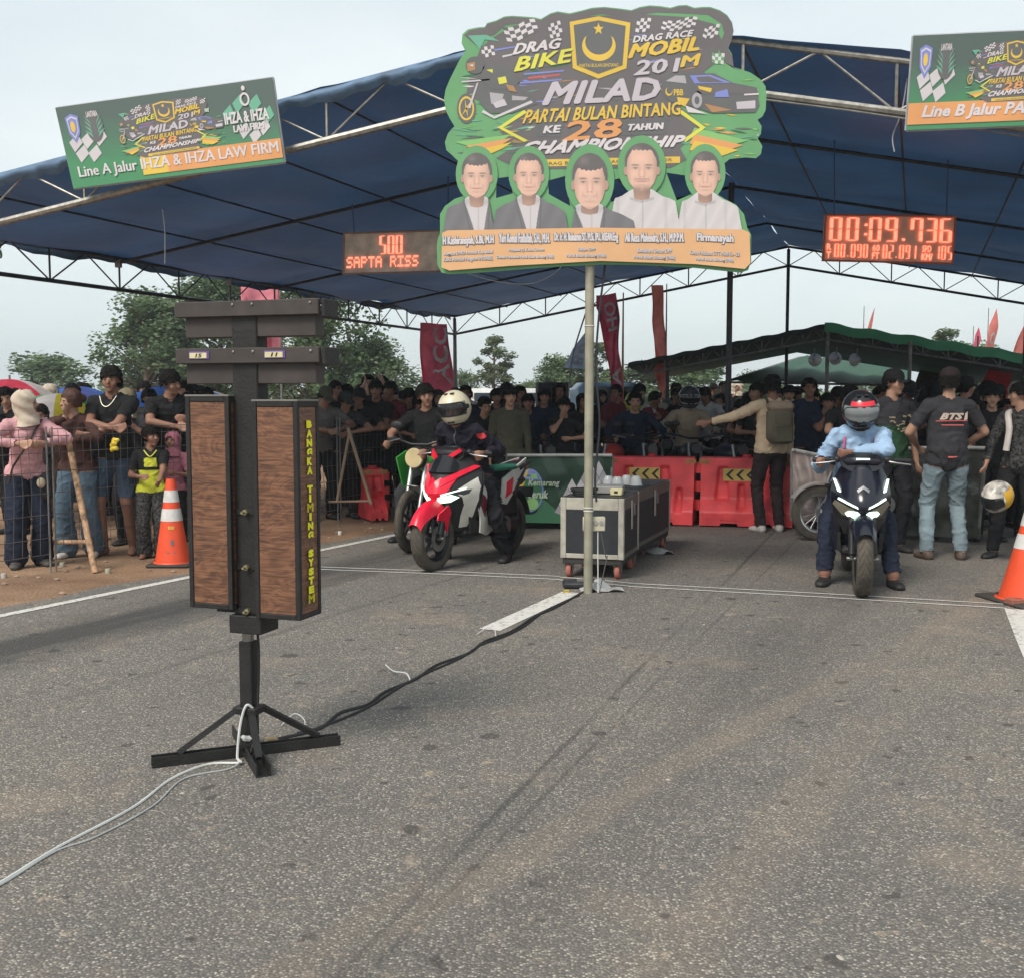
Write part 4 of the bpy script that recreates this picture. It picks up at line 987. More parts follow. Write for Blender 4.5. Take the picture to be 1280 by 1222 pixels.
    if not cut:
        put_text(m, 'IHZA & IHZA', f, [(.765, .52), (.965, .52), (.965, .66), (.765, .66)], .0095, .04, mi=II['white'])
        put_text(m, 'LAW FIRM', f, [(.80, .42), (.935, .42), (.935, .50), (.80, .50)], .0095, .03, mi=II['white'])
        m.prism(ellp(.868, .79, .022, .08), lambda x, y, k: f(x, y, .009), 0, II['white'], [ellp(.868, .79, .014, .055)]); m.prism(ellp(.868, .92, .008, .03), lambda x, y, k: f(x, y, .009), 0, II['white'])
    pbuild(m, 'printed_lettering', root)
    return root
XO = YO = 0; KX = KY = 1
def bann_mat():
    if 'banner print' in MATS: return MATS['banner print']
    m = bpy.data.materials.new('banner print'); m.use_nodes = True; n, l = m.node_tree.nodes, m.node_tree.links; b = n['Principled BSDF']; b.inputs['Roughness'].default_value = .5
    tc = n.new('ShaderNodeTexCoord'); sx = n.new('ShaderNodeSeparateXYZ'); l.new(tc.outputs['Generated'], sx.inputs['Vector'])
    ns = n.new('ShaderNodeTexNoise'); ns.inputs['Scale'].default_value = 6; l.new(tc.outputs['Generated'], ns.inputs['Vector'])
    ad = n.new('ShaderNodeMath'); ad.operation = 'MULTIPLY_ADD'; ad.inputs[1].default_value = .25; l.new(ns.outputs['Fac'], ad.inputs[0]); l.new(sx.outputs['Z'], ad.inputs[2])
    r = n.new('ShaderNodeValToRGB'); r.color_ramp.elements[0].position = .35; r.color_ramp.elements[0].color = (.07, .27, .13, 1); r.color_ramp.elements[1].position = .85; r.color_ramp.elements[1].color = (.09, .13, .12, 1)
    l.new(ad.outputs[0], r.inputs['Fac']); l.new(r.outputs['Color'], b.inputs['Base Color']); MATS['banner print'] = m; return m
lane_banner('long green race banner reading Line A on the left slope of the tent front', planar((92, 236, 10.3), (355, 203, 9.86), (340, 97, 9.84), (69, 135)),
            'Line A Jalur IHZA & IHZA LAW FIRM', [(.045, .085), (.985, .085), (.985, .255), (.045, .255)], .47)
lane_banner('green race banner reading Line B cut by the right picture edge', planar((1133, 163, 8.75), (1405, 152, 8.5), (1405, 33, 8.45), (1142, 45)),
            'Line B Jalur PARTAI BULAN', [(.065, .09), (1.0, .09), (1.0, .255), (.065, .255)], 0.0, cut=True, italic=.25)

# ------------------------------------------------------------------ timing displays
LEDM = mat('lit red orange segments', (1.0, .22, .13), emit=.95, var=.15, scale=30)
LEDB = mat('pale display back panel', (.85, .50, .34), rough=.5, var=.2, scale=5)  # orange light of the lit digits put into the panel colour
LEDB2 = mat('plastic film over display', (.62, .50, .40), rough=.35, var=.3, scale=7, bump=.6, bscale=9)
SEG = {'0': 'abcdef', '1': 'bc', '2': 'abged', '3': 'abgcd', '5': 'afgcd', '6': 'afgedc', '7': 'abcf', '9': 'abcdfg', 'A': 'abcefg', 'P': 'abefg', 'S': 'afgcd'}
def seg(mb, f, ch, x, y, w, h, t, lay):
    if ch in ':.':
        for yy in ((.3, .7) if ch == ':' else (.1,)):
            mb.prism([(x + w * .25, y + h * yy - t), (x + w * .25 + t * .9, y + h * yy - t), (x + w * .25 + t * .9, y + h * yy + t * .8), (x + w * .25, y + h * yy + t * .8)], lambda a, b, k: f(a, b, lay), 0)
        return
    g = t * .35; m2 = y + h / 2
    S_ = dict(a=[(x + g, y + h), (x + w - g, y + h), (x + w - t, y + h - t), (x + t, y + h - t)], d=[(x + g, y), (x + w - g, y), (x + w - t, y + t), (x + t, y + t)],
              g=[(x + t, m2 + t / 2), (x + w - t, m2 + t / 2), (x + w - g, m2), (x + w - t, m2 - t / 2), (x + t, m2 - t / 2), (x + g, m2)],
              f=[(x, y + h - g), (x + t, y + h - t - g), (x + t, m2 + t / 2 + g / 2), (x, m2 + g)], b=[(x + w, y + h - g), (x + w - t, y + h - t - g), (x + w - t, m2 + t / 2 + g / 2), (x + w, m2 + g)],
              e=[(x, y + g), (x + t, y + t + g), (x + t, m2 - t / 2 - g / 2), (x, m2 - g)], c=[(x + w, y + g), (x + w - t, y + t + g), (x + w - t, m2 - t / 2 - g / 2), (x + w, m2 - g)])
    for s in SEG.get(ch, 'abcdefg'): mb.prism(S_[s], lambda a, b, k: f(a, b, lay), 0)
def display(label, corners, hang, film=False):
    root = thing('timing_display', label, 'display', (corners[0] + corners[2]) / 2)
    f = quadframe(corners, root)
    lc = Loc(root.location); c = [lc(p) for p in corners]
    mb = MB(); nb = Vector((0, .07, 0))
    mb.add(c + [p + nb for p in c], [(0, 1, 2, 3), (7, 6, 5, 4), (0, 4, 5, 1), (1, 5, 6, 2), (2, 6, 7, 3), (3, 7, 4, 0)]); mb.build('panel', LEDB2 if film else LEDB, root)
    for (a, b) in ((0, 1), (1, 2), (2, 3), (3, 0)): MB().pipe([c[a] - nb * .1, c[b] - nb * .1], .011, 6).build('frame_bar', mat('display frame', (.30, .20, .16), rough=.5) if film else mat('reddish display frame', (.5, .14, .08), rough=.5), root)
    for a in hang: MB().pipe([lc(a[0]), lc(a[1])], .008, 5).build('strap', mat('blue strap', (.06, .12, .25)), root)
    return root, f
C_ = planar((1029, 326, 12.5), (1190, 330, 12.45), (1194, 271, 12.45), (1032, 269))
rdp, f = display('right timing display with two rows of lit orange digits under the tent', C_, [(P(1043, 270, 12.4), P(1043, 160, 12.4)), (P(1183, 271, 12.4), P(1186, 180, 12.4))])
for ch, x in zip('00:09.736', (.03, .16, .275, .335, .46, .57, .655, .765, .88)):
    mb = MB(); seg(mb, f, ch, x + .005, .44, .095, .51, .026, .016); mb.build('digit', LEDM, rdp, recalc=False)
for ch, x in zip('00.0902.091', (.085, .13, .178, .20, .25, .30, .455, .505, .505, .505, .505)):
    pass
for grp, x0 in (('00.090', .08), ('02.091', .455), ('105', .86)):
    x = x0
    for ch in grp:
        mb = MB(); wd = .036 if ch != '.' else .02; seg(mb, f, ch, x, .08, wd, .29, .011, .016); mb.build('digit', LEDM, rdp, recalc=False); x += wd + .012
mb = MB(); put_text(mb, 'R', f, [(.02, .23), (.055, .23), (.055, .37), (.02, .37)], .016, .02); put_text(mb, 'T', f, [(.02, .06), (.055, .06), (.055, .20), (.02, .20)], .016, .02)
put_text(mb, '60', f, [(.375, .23), (.43, .23), (.43, .37), (.375, .37)], .016, .02); put_text(mb, 'FT', f, [(.375, .06), (.43, .06), (.43, .20), (.375, .20)], .016, .02)
put_text(mb, 'SPD', f, [(.76, .23), (.83, .23), (.83, .37), (.76, .37)], .016, .02); put_text(mb, 'KM/', f, [(.76, .06), (.84, .06), (.84, .20), (.76, .20)], .016, .02)
mb.build('lettering', LEDM, rdp, recalc=False)
C_ = planar((429, 343, 12.5), (600, 338, 12.4), (600, 287, 12.4), (430, 292))
ldp, f = display('left timing display with a team name in red lights partly behind the event board', C_, [(P(443, 292, 12.4), P(440, 255, 12.4)), (P(560, 290, 12.4), P(560, 220, 12.4))], film=True)
for ch, x in zip('500', (.265, .325, .385)):
    mb = MB(); seg(mb, f, ch, x, .46, .05, .45, .016, .016); mb.build('digit', LEDM, ldp, recalc=False)
DOT = dict(S=['01111', '10000', '01110', '00001', '11110'], A=['01110', '10001', '11111', '10001', '10001'], P=['11110', '10001', '11110', '10000', '10000'], T=['11111', '00100', '00100', '00100', '00100'], R=['11110', '10001', '11110', '10010', '10001'], I=['11111', '00100', '00100', '00100', '11111'])
for i, ch in enumerate('SAPTA RISS'):
    if ch == ' ': continue
    mb = MB(); x0 = .025 + i * .0535
    for r_, row in enumerate(DOT[ch]):
        for c_, bit in enumerate(row):
            if bit == '1':
                x, y = x0 + c_ * .009, .36 - r_ * .055
                mb.add([f(x, y, .016), f(x + .0085, y, .016), f(x + .0085, y + .05, .016), f(x, y + .05, .016)], [(0, 1, 2, 3)])
    mb.build('letter', LEDM, ldp, recalc=False)

# ------------------------------------------------------------------ start light tower
def wood_mat():
    m = bpy.data.materials.new('walnut laminate'); m.use_nodes = True; n, l = m.node_tree.nodes, m.node_tree.links; b = n['Principled BSDF']; b.inputs['Roughness'].default_value = .42
    tc = n.new('ShaderNodeTexCoord'); mp = n.new('ShaderNodeMapping'); mp.inputs['Scale'].default_value = (1.6, 1.6, 4.5); l.new(tc.outputs['Object'], mp.inputs['Vector'])
    a = n.new('ShaderNodeTexNoise'); a.inputs['Scale'].default_value = 2.2; a.inputs['Detail'].default_value = 3; a.inputs['Distortion'].default_value = 1.2; l.new(mp.outputs['Vector'], a.inputs['Vector'])
    wv = n.new('ShaderNodeMath'); wv.operation = 'MULTIPLY'; wv.inputs[1].default_value = 60; l.new(a.outputs['Fac'], wv.inputs[0])
    sn = n.new('ShaderNodeMath'); sn.operation = 'SINE'; l.new(wv.outputs[0], sn.inputs[0])
    mp2 = n.new('ShaderNodeMapping'); mp2.inputs['Scale'].default_value = (3, 3, 45); l.new(tc.outputs['Object'], mp2.inputs['Vector'])
    fi = n.new('ShaderNodeTexNoise'); fi.inputs['Scale'].default_value = 3; fi.inputs['Detail'].default_value = 6; l.new(mp2.outputs['Vector'], fi.inputs['Vector'])
    mr = n.new('ShaderNodeMath'); mr.operation = 'MULTIPLY_ADD'; mr.inputs[1].default_value = .10; l.new(sn.outputs[0], mr.inputs[0]); l.new(fi.outputs['Fac'], mr.inputs[2])
    r = n.new('ShaderNodeValToRGB'); e = r.color_ramp.elements; e[0].position = .28; e[0].color = (.075, .036, .024, 1); e[1].position = .8; e[1].color = (.27, .13, .07, 1); k = e.new(.5); k.color = (.155, .072, .04, 1)
    l.new(mr.outputs[0], r.inputs['Fac']); l.new(r.outputs['Color'], b.inputs['Base Color']); return m
WOOD = wood_mat()
BLK = mat('matte black board', (.018, .017, .017), rough=.5, var=.25, scale=14, bump=.15, bscale=80)
DBR = mat('dark brown black board', (.055, .045, .042), rough=.5, var=.2, scale=14)
tb = G(313, 944)
tower = thing('start_light_tower', 'walnut and black drag race start light tower seen from behind, nearest thing on the road', 'light tower', (tb.x, tb.y, 0), R(-19))
Zt = lambda y: P(312, y, tb.y).z
px2m = tb.y / FPX
# column
zc0, zc1 = Zt(786), Zt(378)
MB().box((.035, 0, (zc0 + zc1) / 2), (.115, .085, zc1 - zc0), bev=.004).build('column', BLK, tower)
MB().box((.03, .0, Zt(776)), (.15, .14, .075), bev=.004).build('column_foot', BLK, tower)
for y in (377, 437):
    z = Zt(y + 12 if y == 377 else y + 10)
    cb = MB().box((.055, -.055, z + .005), (.66, .022, .062), bev=.003).build('crossbar_cap', DBR, tower)
    MB().box((.055, .0, z - .055), (.60, .07, .105), bev=.003).build('crossbar', DBR, tower)
    MB().box((.40, 0, z - .0), (.018, .11, .07), bev=.003).build('crossbar_end', BLK, tower)
    for sx in (-.0, .09, .35): MB().ell((sx, -.068, z + .02), (.006, .004, .006), 8, 5).build('screw', M_GREYP, cb)
    if y == 437:
        for sx in (-.16, .19):
            lb = MB().box((sx, -.068, z + .008), (.095, .003, .032), bev=.001).build('sticker', mat('purple sticker', (.12, .07, .25), rough=.4), cb)
            mb = MB(); mb.box((sx - .003, -.0705, z + .007), (.08, .002, .022)); mb.build('sticker_face', mat('cream sticker', (.62, .55, .33), rough=.4), cb)
            mb = MB(); put_text(mb, '15' if sx < 0 else '11', lambda x, y_, w: Vector((x, -.0725, y_)), [(sx - .016, z - .001), (sx + .016, z - .001), (sx + .016, z + .015), (sx - .016, z + .015)], 0, .03, .2); mb.build('lettering', BLK, cb, recalc=False)
# four-sided light boxes left and right of the column
def lightbox(x, zt, zb, w, d, name, lettered):
    h = zt - zb; zc = (zt + zb) / 2; e = .02
    core = MB().box((x, 0, zc), (w - .012, d - .012, h - .004)).build(name, BLK, tower)
    for sx in (-1, 1):
        for sy in (-1, 1): MB().box((x + sx * (w / 2 - e / 2), sy * (d / 2 - e / 2), zc), (e, e, h), bev=.002).build('corner_strip', BLK, core)
    for zz in (zt - e / 2, zb + e / 2):
        for sy in (-1, 1): MB().box((x, sy * (d / 2 - .006), zz), (w - 2 * e - .002, .011, e), bev=.002).build('edge_strip', BLK, core)
        for sx in (-1, 1): MB().box((x + sx * (w / 2 - .006), 0, zz), (.011, d - 2 * e - .002, e), bev=.002).build('edge_strip', BLK, core)
    for sy in (-1, 1): MB().box((x, sy * (d / 2 - .007), zc), (w - 2 * e - .004, .006, h - 2 * e - .004)).build('wood_panel', WOOD, core)
    for sx in (-1, 1): MB().box((x + sx * (w / 2 - .007), 0, zc), (.006, d - 2 * e - .004, h - 2 * e - .004)).build('wood_panel', WOOD, core)
    MB().box((x, 0, zt + .004), (w + .004, d + .004, .008), bev=.002).build('lid', mat('brushed lid', (.20, .19, .17), rough=.45, metal=.3), core)
    if lettered:
        YEL = mat('yellow lettering', (.85, .82, .02), rough=.5)
        words = 'BANGKA TIMING SYSTEM'; n = len(words); z = zt - .075; st = (h - .13) / n
        for ch in words:
            if ch != ' ':
                mb = MB()
                def f(a, b, w): return Vector((x + w_ / 2 + .0035, a, b))
                w_ = w
                wd = .044 if ch != 'I' else .018
                put_text(mb, ch, f, [(-wd / 2, z - .031), (wd / 2, z - .031), (wd / 2, z), (-wd / 2, z)], 0, .08)
                mb.build('letter', YEL, core, recalc=False)
            z -= st
    return core
lightbox(-.12, Zt(496), Zt(758), .205, .165, 'light_box', False)
lightbox(.195, Zt(502), Zt(765), .205, .175, 'light_box', True)
for y in (638, 706, 760):
    MB().box((.035, -.046, Zt(y)), (.30, .006, .02)).build('bracket', BLK, tower)
    c = MB(); c.cone((0.035, -.05, Zt(y)), .014, (0.035, -.065, Zt(y)), .012, 6); c.cone((.035, -.065, Zt(y)), .006, (.035, -.085, Zt(y)), .006, 6); c.build('bolt', mat('brass bolt', (.42, .38, .24), rough=.35, metal=.8), tower)
# post and four legged base (its own turn)
MB().cone((0, 0, Zt(790)), .024, (0, 0, Zt(800)), .024, 14).build('steel_sleeve', metal('chrome', (.6, .58, .54), rough=.3), tower, smooth=True)
MB().cone((0, 0, Zt(815)), .024, (0, 0, Zt(780)), .024, 14).build('steel_sleeve', metal('chrome', (.6, .58, .54), rough=.3), tower, smooth=True)
MB().box((0, 0, (Zt(800) + .02) / 2), (.058, .058, Zt(800) - .02), bev=.004).build('post', BLK, tower)
brz = R(42)
def channel(p0, p1, w, h, name):
    d = (Vector(p1) - Vector(p0)); l = d.length; a = math.atan2(d.y, d.x); M = Matrix.Rotation(a, 3, 'Z'); c = (Vector(p0) + Vector(p1)) / 2
    mb = MB(); mb.box(c + Vector((0, 0, .004)), (l, w, .006), M)
    for s in (-1, 1): mb.box(c + M @ Vector((0, s * (w / 2 - .003), h / 2 + .0075)), (l, .006, h), M)
    return mb.build(name, BLK, tower)
bd = Vector((math.cos(brz), math.sin(brz), 0)); bn = Vector((-bd.y, bd.x, 0))
channel(bd * -.395, bd * -.03, .045, .04, 'leg'); channel(bd * .03, bd * .38, .045, .04, 'leg')
channel(bn * -.30, bn * -.035, .06, .045, 'leg'); channel(bn * .035, bn * .30, .055, .045, 'leg')
for (a, b) in ((bd * -.05 + Vector((0, 0, .205)), bd * -.29 + Vector((0, 0, .05))), (bd * .05 + Vector((0, 0, .205)), bd * .29 + Vector((0, 0, .05))), (bn * -.04 + Vector((0, 0, .2)), bn * -.2 + Vector((0, 0, .05))), (bn * .04 + Vector((0, 0, .2)), bn * .2 + Vector((0, 0, .05)))):
    MB().cone(a, .016, b, .016, 4).build('brace', BLK, tower)
MB().box((0, 0, .20), (.11, .09, .03), bev=.004).build('collar', BLK, tower)
MB().pipe(catmull([(.045, .0, Zt(788)), (.05, .0, .45), (.045, 0, .3), (.042, -.02, .12), (.03, -.05, .02)], 6), .006, 6).build('power_cable', BLK, tower, smooth=True)
WHC = plast('white cable sheath', (.55, .56, .54), rough=.5)
base = Vector((tb.x, tb.y, 0))
def gl(px, py, z=.008): p = G(px, py); p.z = z; return p
def cable(name, label, pts, r, m, k=7, group=None):
    o = MB().pipe(catmull(pts, k), r, 6).build(name, m, None, smooth=True); tag(o, label, 'cable', group); return o
cable('cable', 'pale twin cable snaking from the tower base off the left edge', [gl(-30, 1120), gl(0, 1106), gl(75, 1060), gl(165, 1012), gl(215, 975), gl(260, 957), gl(300, 957, .015), base + Vector((-.03, -.10, .03)), base + Vector((-.025, -.06, .15)), base + Vector((.0, -.05, .23)), base + Vector((.03, -.03, .2))], .0055, WHC)
cable('cable', 'thinner grey cable lying beside the pale cable left of the tower', [gl(-30, 1121), gl(5, 1106), gl(70, 1066), gl(120, 1048), gl(190, 1010), gl(230, 975), gl(285, 963), gl(300, 958, .02)], .0035, plast('grey cable sheath', (.38, .39, .38)))
cable('cable', 'black cable running along the road centre from the sign pole to the tower', [gl(728, 741), gl(695, 760), gl(668, 772), gl(640, 790), gl(606, 803), gl(585, 818), gl(545, 833), gl(520, 850), gl(482, 866), gl(460, 882), gl(425, 893), gl(400, 912), gl(350, 925), gl(330, 930)], .009, plast('black cable sheath', (.02, .02, .02), rough=.6), 8)
cable('cable', 'second black cable lying against the first along the road centre', [gl(724, 745, .006), gl(684, 763), gl(655, 784), gl(630, 797), gl(600, 808), gl(575, 824), gl(530, 844), gl(500, 860), gl(455, 888), gl(396, 912), gl(372, 918)], .007, plast('black cable sheath', (.02, .02, .02)), 8)
cable('cable_tie_end', 'loop of pale string on the black cable nearest the tower', [gl(352, 908), gl(368, 902, .04), gl(381, 908, .03), gl(378, 918)], .003, WHC, group=None)
cable('cable_tie_end', 'loop of pale string halfway along the black cable', [gl(482, 832), gl(492, 845, .03), gl(508, 848, .03), gl(513, 853)], .004, WHC)
cable('cable_tie_end', 'loop of pale string on the black cable beside the dashed centre line', [gl(596, 794), gl(610, 789, .03), gl(618, 792, .03), gl(620, 798)], .003, WHC)
MB().box((0, 0, 0), (.001, .001, .001))
st_ = base + Vector((.085, .0, .0))
rk = MB().ell((0, 0, .02), (.035, .025, .024), 6, 4); ro = rk.build('rock', mat('yellow stone', (.5, .36, .2), rough=.9), None); ro.location = gl(340, 932, .0); tag(ro, 'small yellow stone resting at the foot of the tower', 'stone')
tape_ = MB().lathe([(.036, -.012), (.04, 0), (.036, .012)], (0, 0, .085), 8).build('tie_band', WHC, tower)

# small litter on the road
LIT = mat('paper scrap', (.4, .37, .32), rough=.9); 
for i, (px, py, lb) in enumerate(((228, 992, 'pale pebble left of the tower base'), (105, 890, 'tiny white scrap on the far left of the road'), (1238, 975, 'tiny pale scrap by the right edge of the road'), (835, 975, 'pale pebble at the middle of the right lane'), (496, 810, 'white scrap on the road above the cable loop'), (1050, 1198, 'white scrap near the bottom edge of the picture'), (1008, 662, 'white scrap behind the black scooter'), (880, 781, 'pale scrap just below the start lines'), (718, 770, 'crumpled tape end by the sign pole'))):
    o = MB().ell((0, 0, .004), (.010 + .003 * (i % 3), .008, .004), 7, 4).build('litter', LIT, None); o.location = gl(px, py, .0); o.rotation_euler = (0, 0, i); tag(o, lb, 'litter')
# ------------------------------------------------------------------ flight cases
CREAM = mat('cream aluminium edge', (.50, .47, .40), rough=.4, metal=.4, var=.2, scale=12)
CBLK = mat('black case laminate', (.022, .024, .03), rough=.55, var=.2, scale=20)
GREYE = mat('grey case edge', (.17, .16, .14), rough=.45, metal=.4)
def flight_case(label, loc, rz, w, d, h, grp):
    o = thing('flight_case', label, 'flight case', loc, rz, grp)
    z0 = .17; e = .046
    MB().box((0, 0, z0 + h / 2), (w - .012, d - .012, h - .01)).build('panels', CBLK, o)
    for sx in (-1, 1):
        for sy in (-1, 1): MB().box((sx * (w / 2 - e / 2), sy * (d / 2 - e / 2), z0 + h / 2), (e, e, h), bev=.003).build('corner_profile', CREAM, o)
    for sy in (-1, 1):
        MB().box((0, sy * (d / 2 - .014), z0 + h - .05), (w - 2 * e - .004, .026, .098), bev=.003).build('lid_profile', CREAM, o)
        MB().box((0, sy * (d / 2 - .014), z0 + .02), (w - 2 * e - .004, .026, .038), bev=.003).build('edge_profile', CREAM, o)
    for sx in (-1, 1):
        MB().box((sx * (w / 2 - .014), 0, z0 + h - .05), (.026, d - 2 * e - .004, .098), bev=.003).build('lid_profile', GREYE, o)
        MB().box((sx * (w / 2 - .014), 0, z0 + .02), (.026, d - 2 * e - .004, .038), bev=.003).build('edge_profile', GREYE, o)
    MB().box((0, 0, z0 + h + .002), (w - .02, d - .02, .006)).build('lid_top', mat('scuffed lid', (.05, .05, .05), rough=.5, metal=.3, var=.4), o)
    MB().box((0, 0, z0 - .026), (w - .03, d - .03, .045), bev=.004).build('base_board', mat('dark base board', (.035, .033, .032)), o)
    la = MB(); la.box((w / 2 + .006, -.02, z0 + h - .16), (.01, .05, .24), bev=.002); l_ = la.build('latch', CREAM, o)
    MB().box((w / 2 + .012, .06, z0 + h - .12), (.012, .05, .10), bev=.003).build('hasp', metal('hasp steel', (.35, .35, .33)), l_)
    for sx in (-1, 1):
        for sy in (-1, 1):
            c = Vector((sx * (w / 2 - .06), sy * (d / 2 - .07), 0)); M = Matrix.Rotation(R(90), 3, 'X') @ Matrix.Rotation(0, 3, 'Z')
            cs = MB().lathe([(.012, -.02), (.05, -.02), (.058, -.008), (.058, .008), (.05, .02), (.012, .02)], c + Vector((0, 0, .06)), 18, Matrix.Rotation(R(90), 3, 'Y')).build('caster_wheel', plast('faded red caster', (.36, .12, .09), rough=.6), o, smooth=True)
            MB().box(c + Vector((0, .0, .115)), (.075, .05, .02)).build('caster_fork', GREYE, cs)
            MB().box(c + Vector((.03, .0, .09)), (.006, .03, .07)).build('caster_fork', GREYE, cs); MB().box(c + Vector((-.03, .0, .09)), (.006, .03, .07)).build('caster_fork', GREYE, cs)
    return o
c0 = G(700, 716); c1 = G(775, 722); fd = (c1 - c0); fw = fd.length; frz = math.atan2(fd.y, fd.x)
Mz = Matrix.Rotation(frz, 3, 'Z'); fwd = Vector((.30, 1, 0)).normalized()
frz = math.atan2(-fwd.x, fwd.y); Mz = Matrix.Rotation(frz, 3, 'Z')
fw = .53; h_c = P(740, 630, c0.y).z - P(740, 705, c0.y).z
n0 = G(697, 722) ; n0 = Vector((n0.x, n0.y, 0))
ca = n0 + Mz @ Vector((fw / 2 + .02, .36, 0)); cb2 = ca + Mz @ Vector((0.02, .99, 0))
flight_case('nearer black and cream flight case directly behind the sign pole', (ca.x, ca.y, 0), frz, fw, .70, .5, 'flight cases behind the sign pole')
flight_case('farther and longer flight case with glasses on its lid', (cb2.x + .03, cb2.y + .12, 0), frz + R(-3), fw, 1.42, .5, 'flight cases behind the sign pole')
topz = .17 + .5 + .006
for i, (dx, dy) in enumerate(((-.12, -.2), (-.02, -.28), (.12, -.12), (.02, -.05))):
    p = cb2 + Mz @ Vector((dx, dy, topz))
    mb = MB().lathe([(.055, 0), (.056, .01), (.05, .05), (.04, .075), (.03, .088), (.004, .09)], n=16)
    o = thing('sensor_dome', ['leftmost clear dome on the far flight case', 'clear dome standing second from left on the far flight case', 'right clear dome on the far flight case', 'clear dome at the back of the far flight case'][i], 'plastic dome', p, 0, 'clear domes on the flight case')
    mb.build('shell', plast('milky clear plastic', (.55, .56, .56), rough=.15), o, smooth=True)
    MB().cone((0, 0, .001), .066, (0, 0, .006), .066, 16).build('rim', plast('milky clear plastic', (.55, .56, .56), rough=.15), o)
p = cb2 + Mz @ Vector((.0, -.15, topz)); o = thing('tray', 'flat dark tray under the clear domes', 'tray', p - Vector((0, 0, .002)), frz); MB().box((0, 0, .004), (.42, .5, .006), bev=.002).build('tray_plate', CBLK, o)
for ch in col.objects:
    if ch.name.startswith('sensor_dome'): ch.location.z += .008
p = ca + Mz @ Vector((.0, .1, topz)); o = thing('equipment_box', 'flat grey timing computer box on the near flight case', 'electronics box', p, frz + R(6))
MB().box((0, 0, .035), (.34, .3, .06), bev=.006).build('housing', plast('grey plastic', (.30, .29, .28)), o, smooth=True); MB().box((.12, -.151, .035), (.04, .004, .025)).build('socket', CBLK, o)
p = ca + Mz @ Vector((.16, -.12, topz)); o = thing('adapter', 'small cream adapter box on the near flight case', 'adapter', p, frz); MB().box((0, 0, .03), (.10, .08, .055), bev=.006).build('housing', plast('cream plastic', (.58, .52, .3)), o, smooth=True); MB().box((0, -.041, .03), (.03, .003, .02)).build('socket', CBLK, o)
p = ca + Mz @ Vector((-.1, -.2, topz))
coil = []
for k in range(140):
    a = k * .33; coil.append(p + Vector((.10 * math.cos(a) * (1 + .12 * math.sin(k * .9)), .09 * math.sin(a), .012 + .045 * abs(math.sin(k * .13)))))
cable('cable_coil', 'coil of black cable on the near flight case', coil, .007, plast('black cable sheath', (.02, .02, .02)), 1)
# socket box tied to the pole
sb = thing('power_socket_box', 'cream power socket box strapped to the sign pole', 'socket box', (pb.x + .045, pb.y - .03 + .1, 0))
zz = P(738, 655, pb.y).z
MB().box((0, -.03, zz), (.17, .05, .11), bev=.006).build('housing', plast('yellowed plastic', (.5, .47, .36)), sb, smooth=True)
for sx in (-.045, .01, .055): MB().cone((sx, -.056, zz + .01), .017, (sx, -.062, zz + .01), .017, 12).build('socket', plast('grey socket', (.3, .3, .28)), sb)
for i, pts in enumerate(([(-.05, -.04, zz - .05), (-.07, -.05, zz - .2), (-.05, -.06, .25), (-.03, -.08, .02)], [(.05, -.04, zz - .05), (.09, -.05, zz - .25), (.10, -.06, .28), (.06, -.08, .1), (.04, -.1, .012)], [(.03, -.04, zz - .05), (.03, -.05, .3), (.03, -.1, .01)])):
    MB().pipe(catmull(pts, 8), .0045, 6).build('wire', [WHC, plast('dark wire', (.08, .08, .08)), WHC][i], sb, smooth=True)
cable('cable', 'black cable bundle hanging down the right side of the sign pole', [(pb.x + .06, pb.y, 3.0), (pb.x + .12, pb.y + .02, 2.6), (pb.x + .07, pb.y, 2.1), (pb.x + .05, pb.y, 1.7), (pb.x + .08, pb.y, 1.3), (pb.x + .05, pb.y, .9), (pb.x + .06, pb.y, .7)], .008, CBLK)
cable('cable', 'thin black cable sagging left from the sign pole top', [(pb.x - .0, pb.y + .05, 2.2), (pb.x - .12, pb.y + .1, 1.8), (pb.x - .15, pb.y + .1, 1.5)], .006, CBLK)
pg = G(752, 738); o = MB().grid(8, 8, lambda u, v: Vector(((u - .5) * .34, (v - .5) * .2, .012 + .05 * max(0, math.sin(u * 9 + v * 4) * math.sin(v * 7 + u * 3)) * math.sin(math.pi * u) * 1.6))).build('plastic_bag', plast('crumpled clear plastic', (.45, .45, .44), rough=.3), None, smooth='all'); o.location = (pg.x, pg.y, 0); tag(o, 'crumpled pale plastic bag lying right of the sign pole foot', 'plastic bag')
pg = G(822, 692); o = MB().grid(8, 8, lambda u, v: Vector(((u - .5) * .3, (v - .5) * .2, .012 + .06 * max(0, math.sin(u * 8 + v * 5 + 1)) * math.sin(math.pi * u)))).build('plastic_bag', plast('crumpled clear plastic', (.45, .45, .44), rough=.3), None, smooth='all'); o.location = (pg.x, pg.y, 0); tag(o, 'pale cloth heap on the ground under the far flight case', 'plastic bag')
pg = G(708, 741); o = thing('padlock', 'small brass padlock lying left of the sign pole foot', 'padlock', (pg.x, pg.y, 0)); MB().box((0, 0, .016), (.05, .035, .028), bev=.005).build('body', mat('brass', (.5, .38, .1), metal=.7, rough=.4), o); MB().pipe([(-.015, 0, .02), (-.018, .035, .02), (.018, .035, .02), (.015, 0, .02)], .004, 6).build('shackle', M_GREYP, o)
pg = G(728, 736); o = thing('foot_plate', 'dark square sandbag plate under the sign pole', 'base plate', (pg.x + .02, pg.y + .08, 0)); MB().box((0, 0, .03), (.34, .2, .05), bev=.015).build('plate', CBLK, o, smooth=True)
MB().box((0, 0, .058), (.12, .1, .01)).build('bracket', M_GREYP, o)

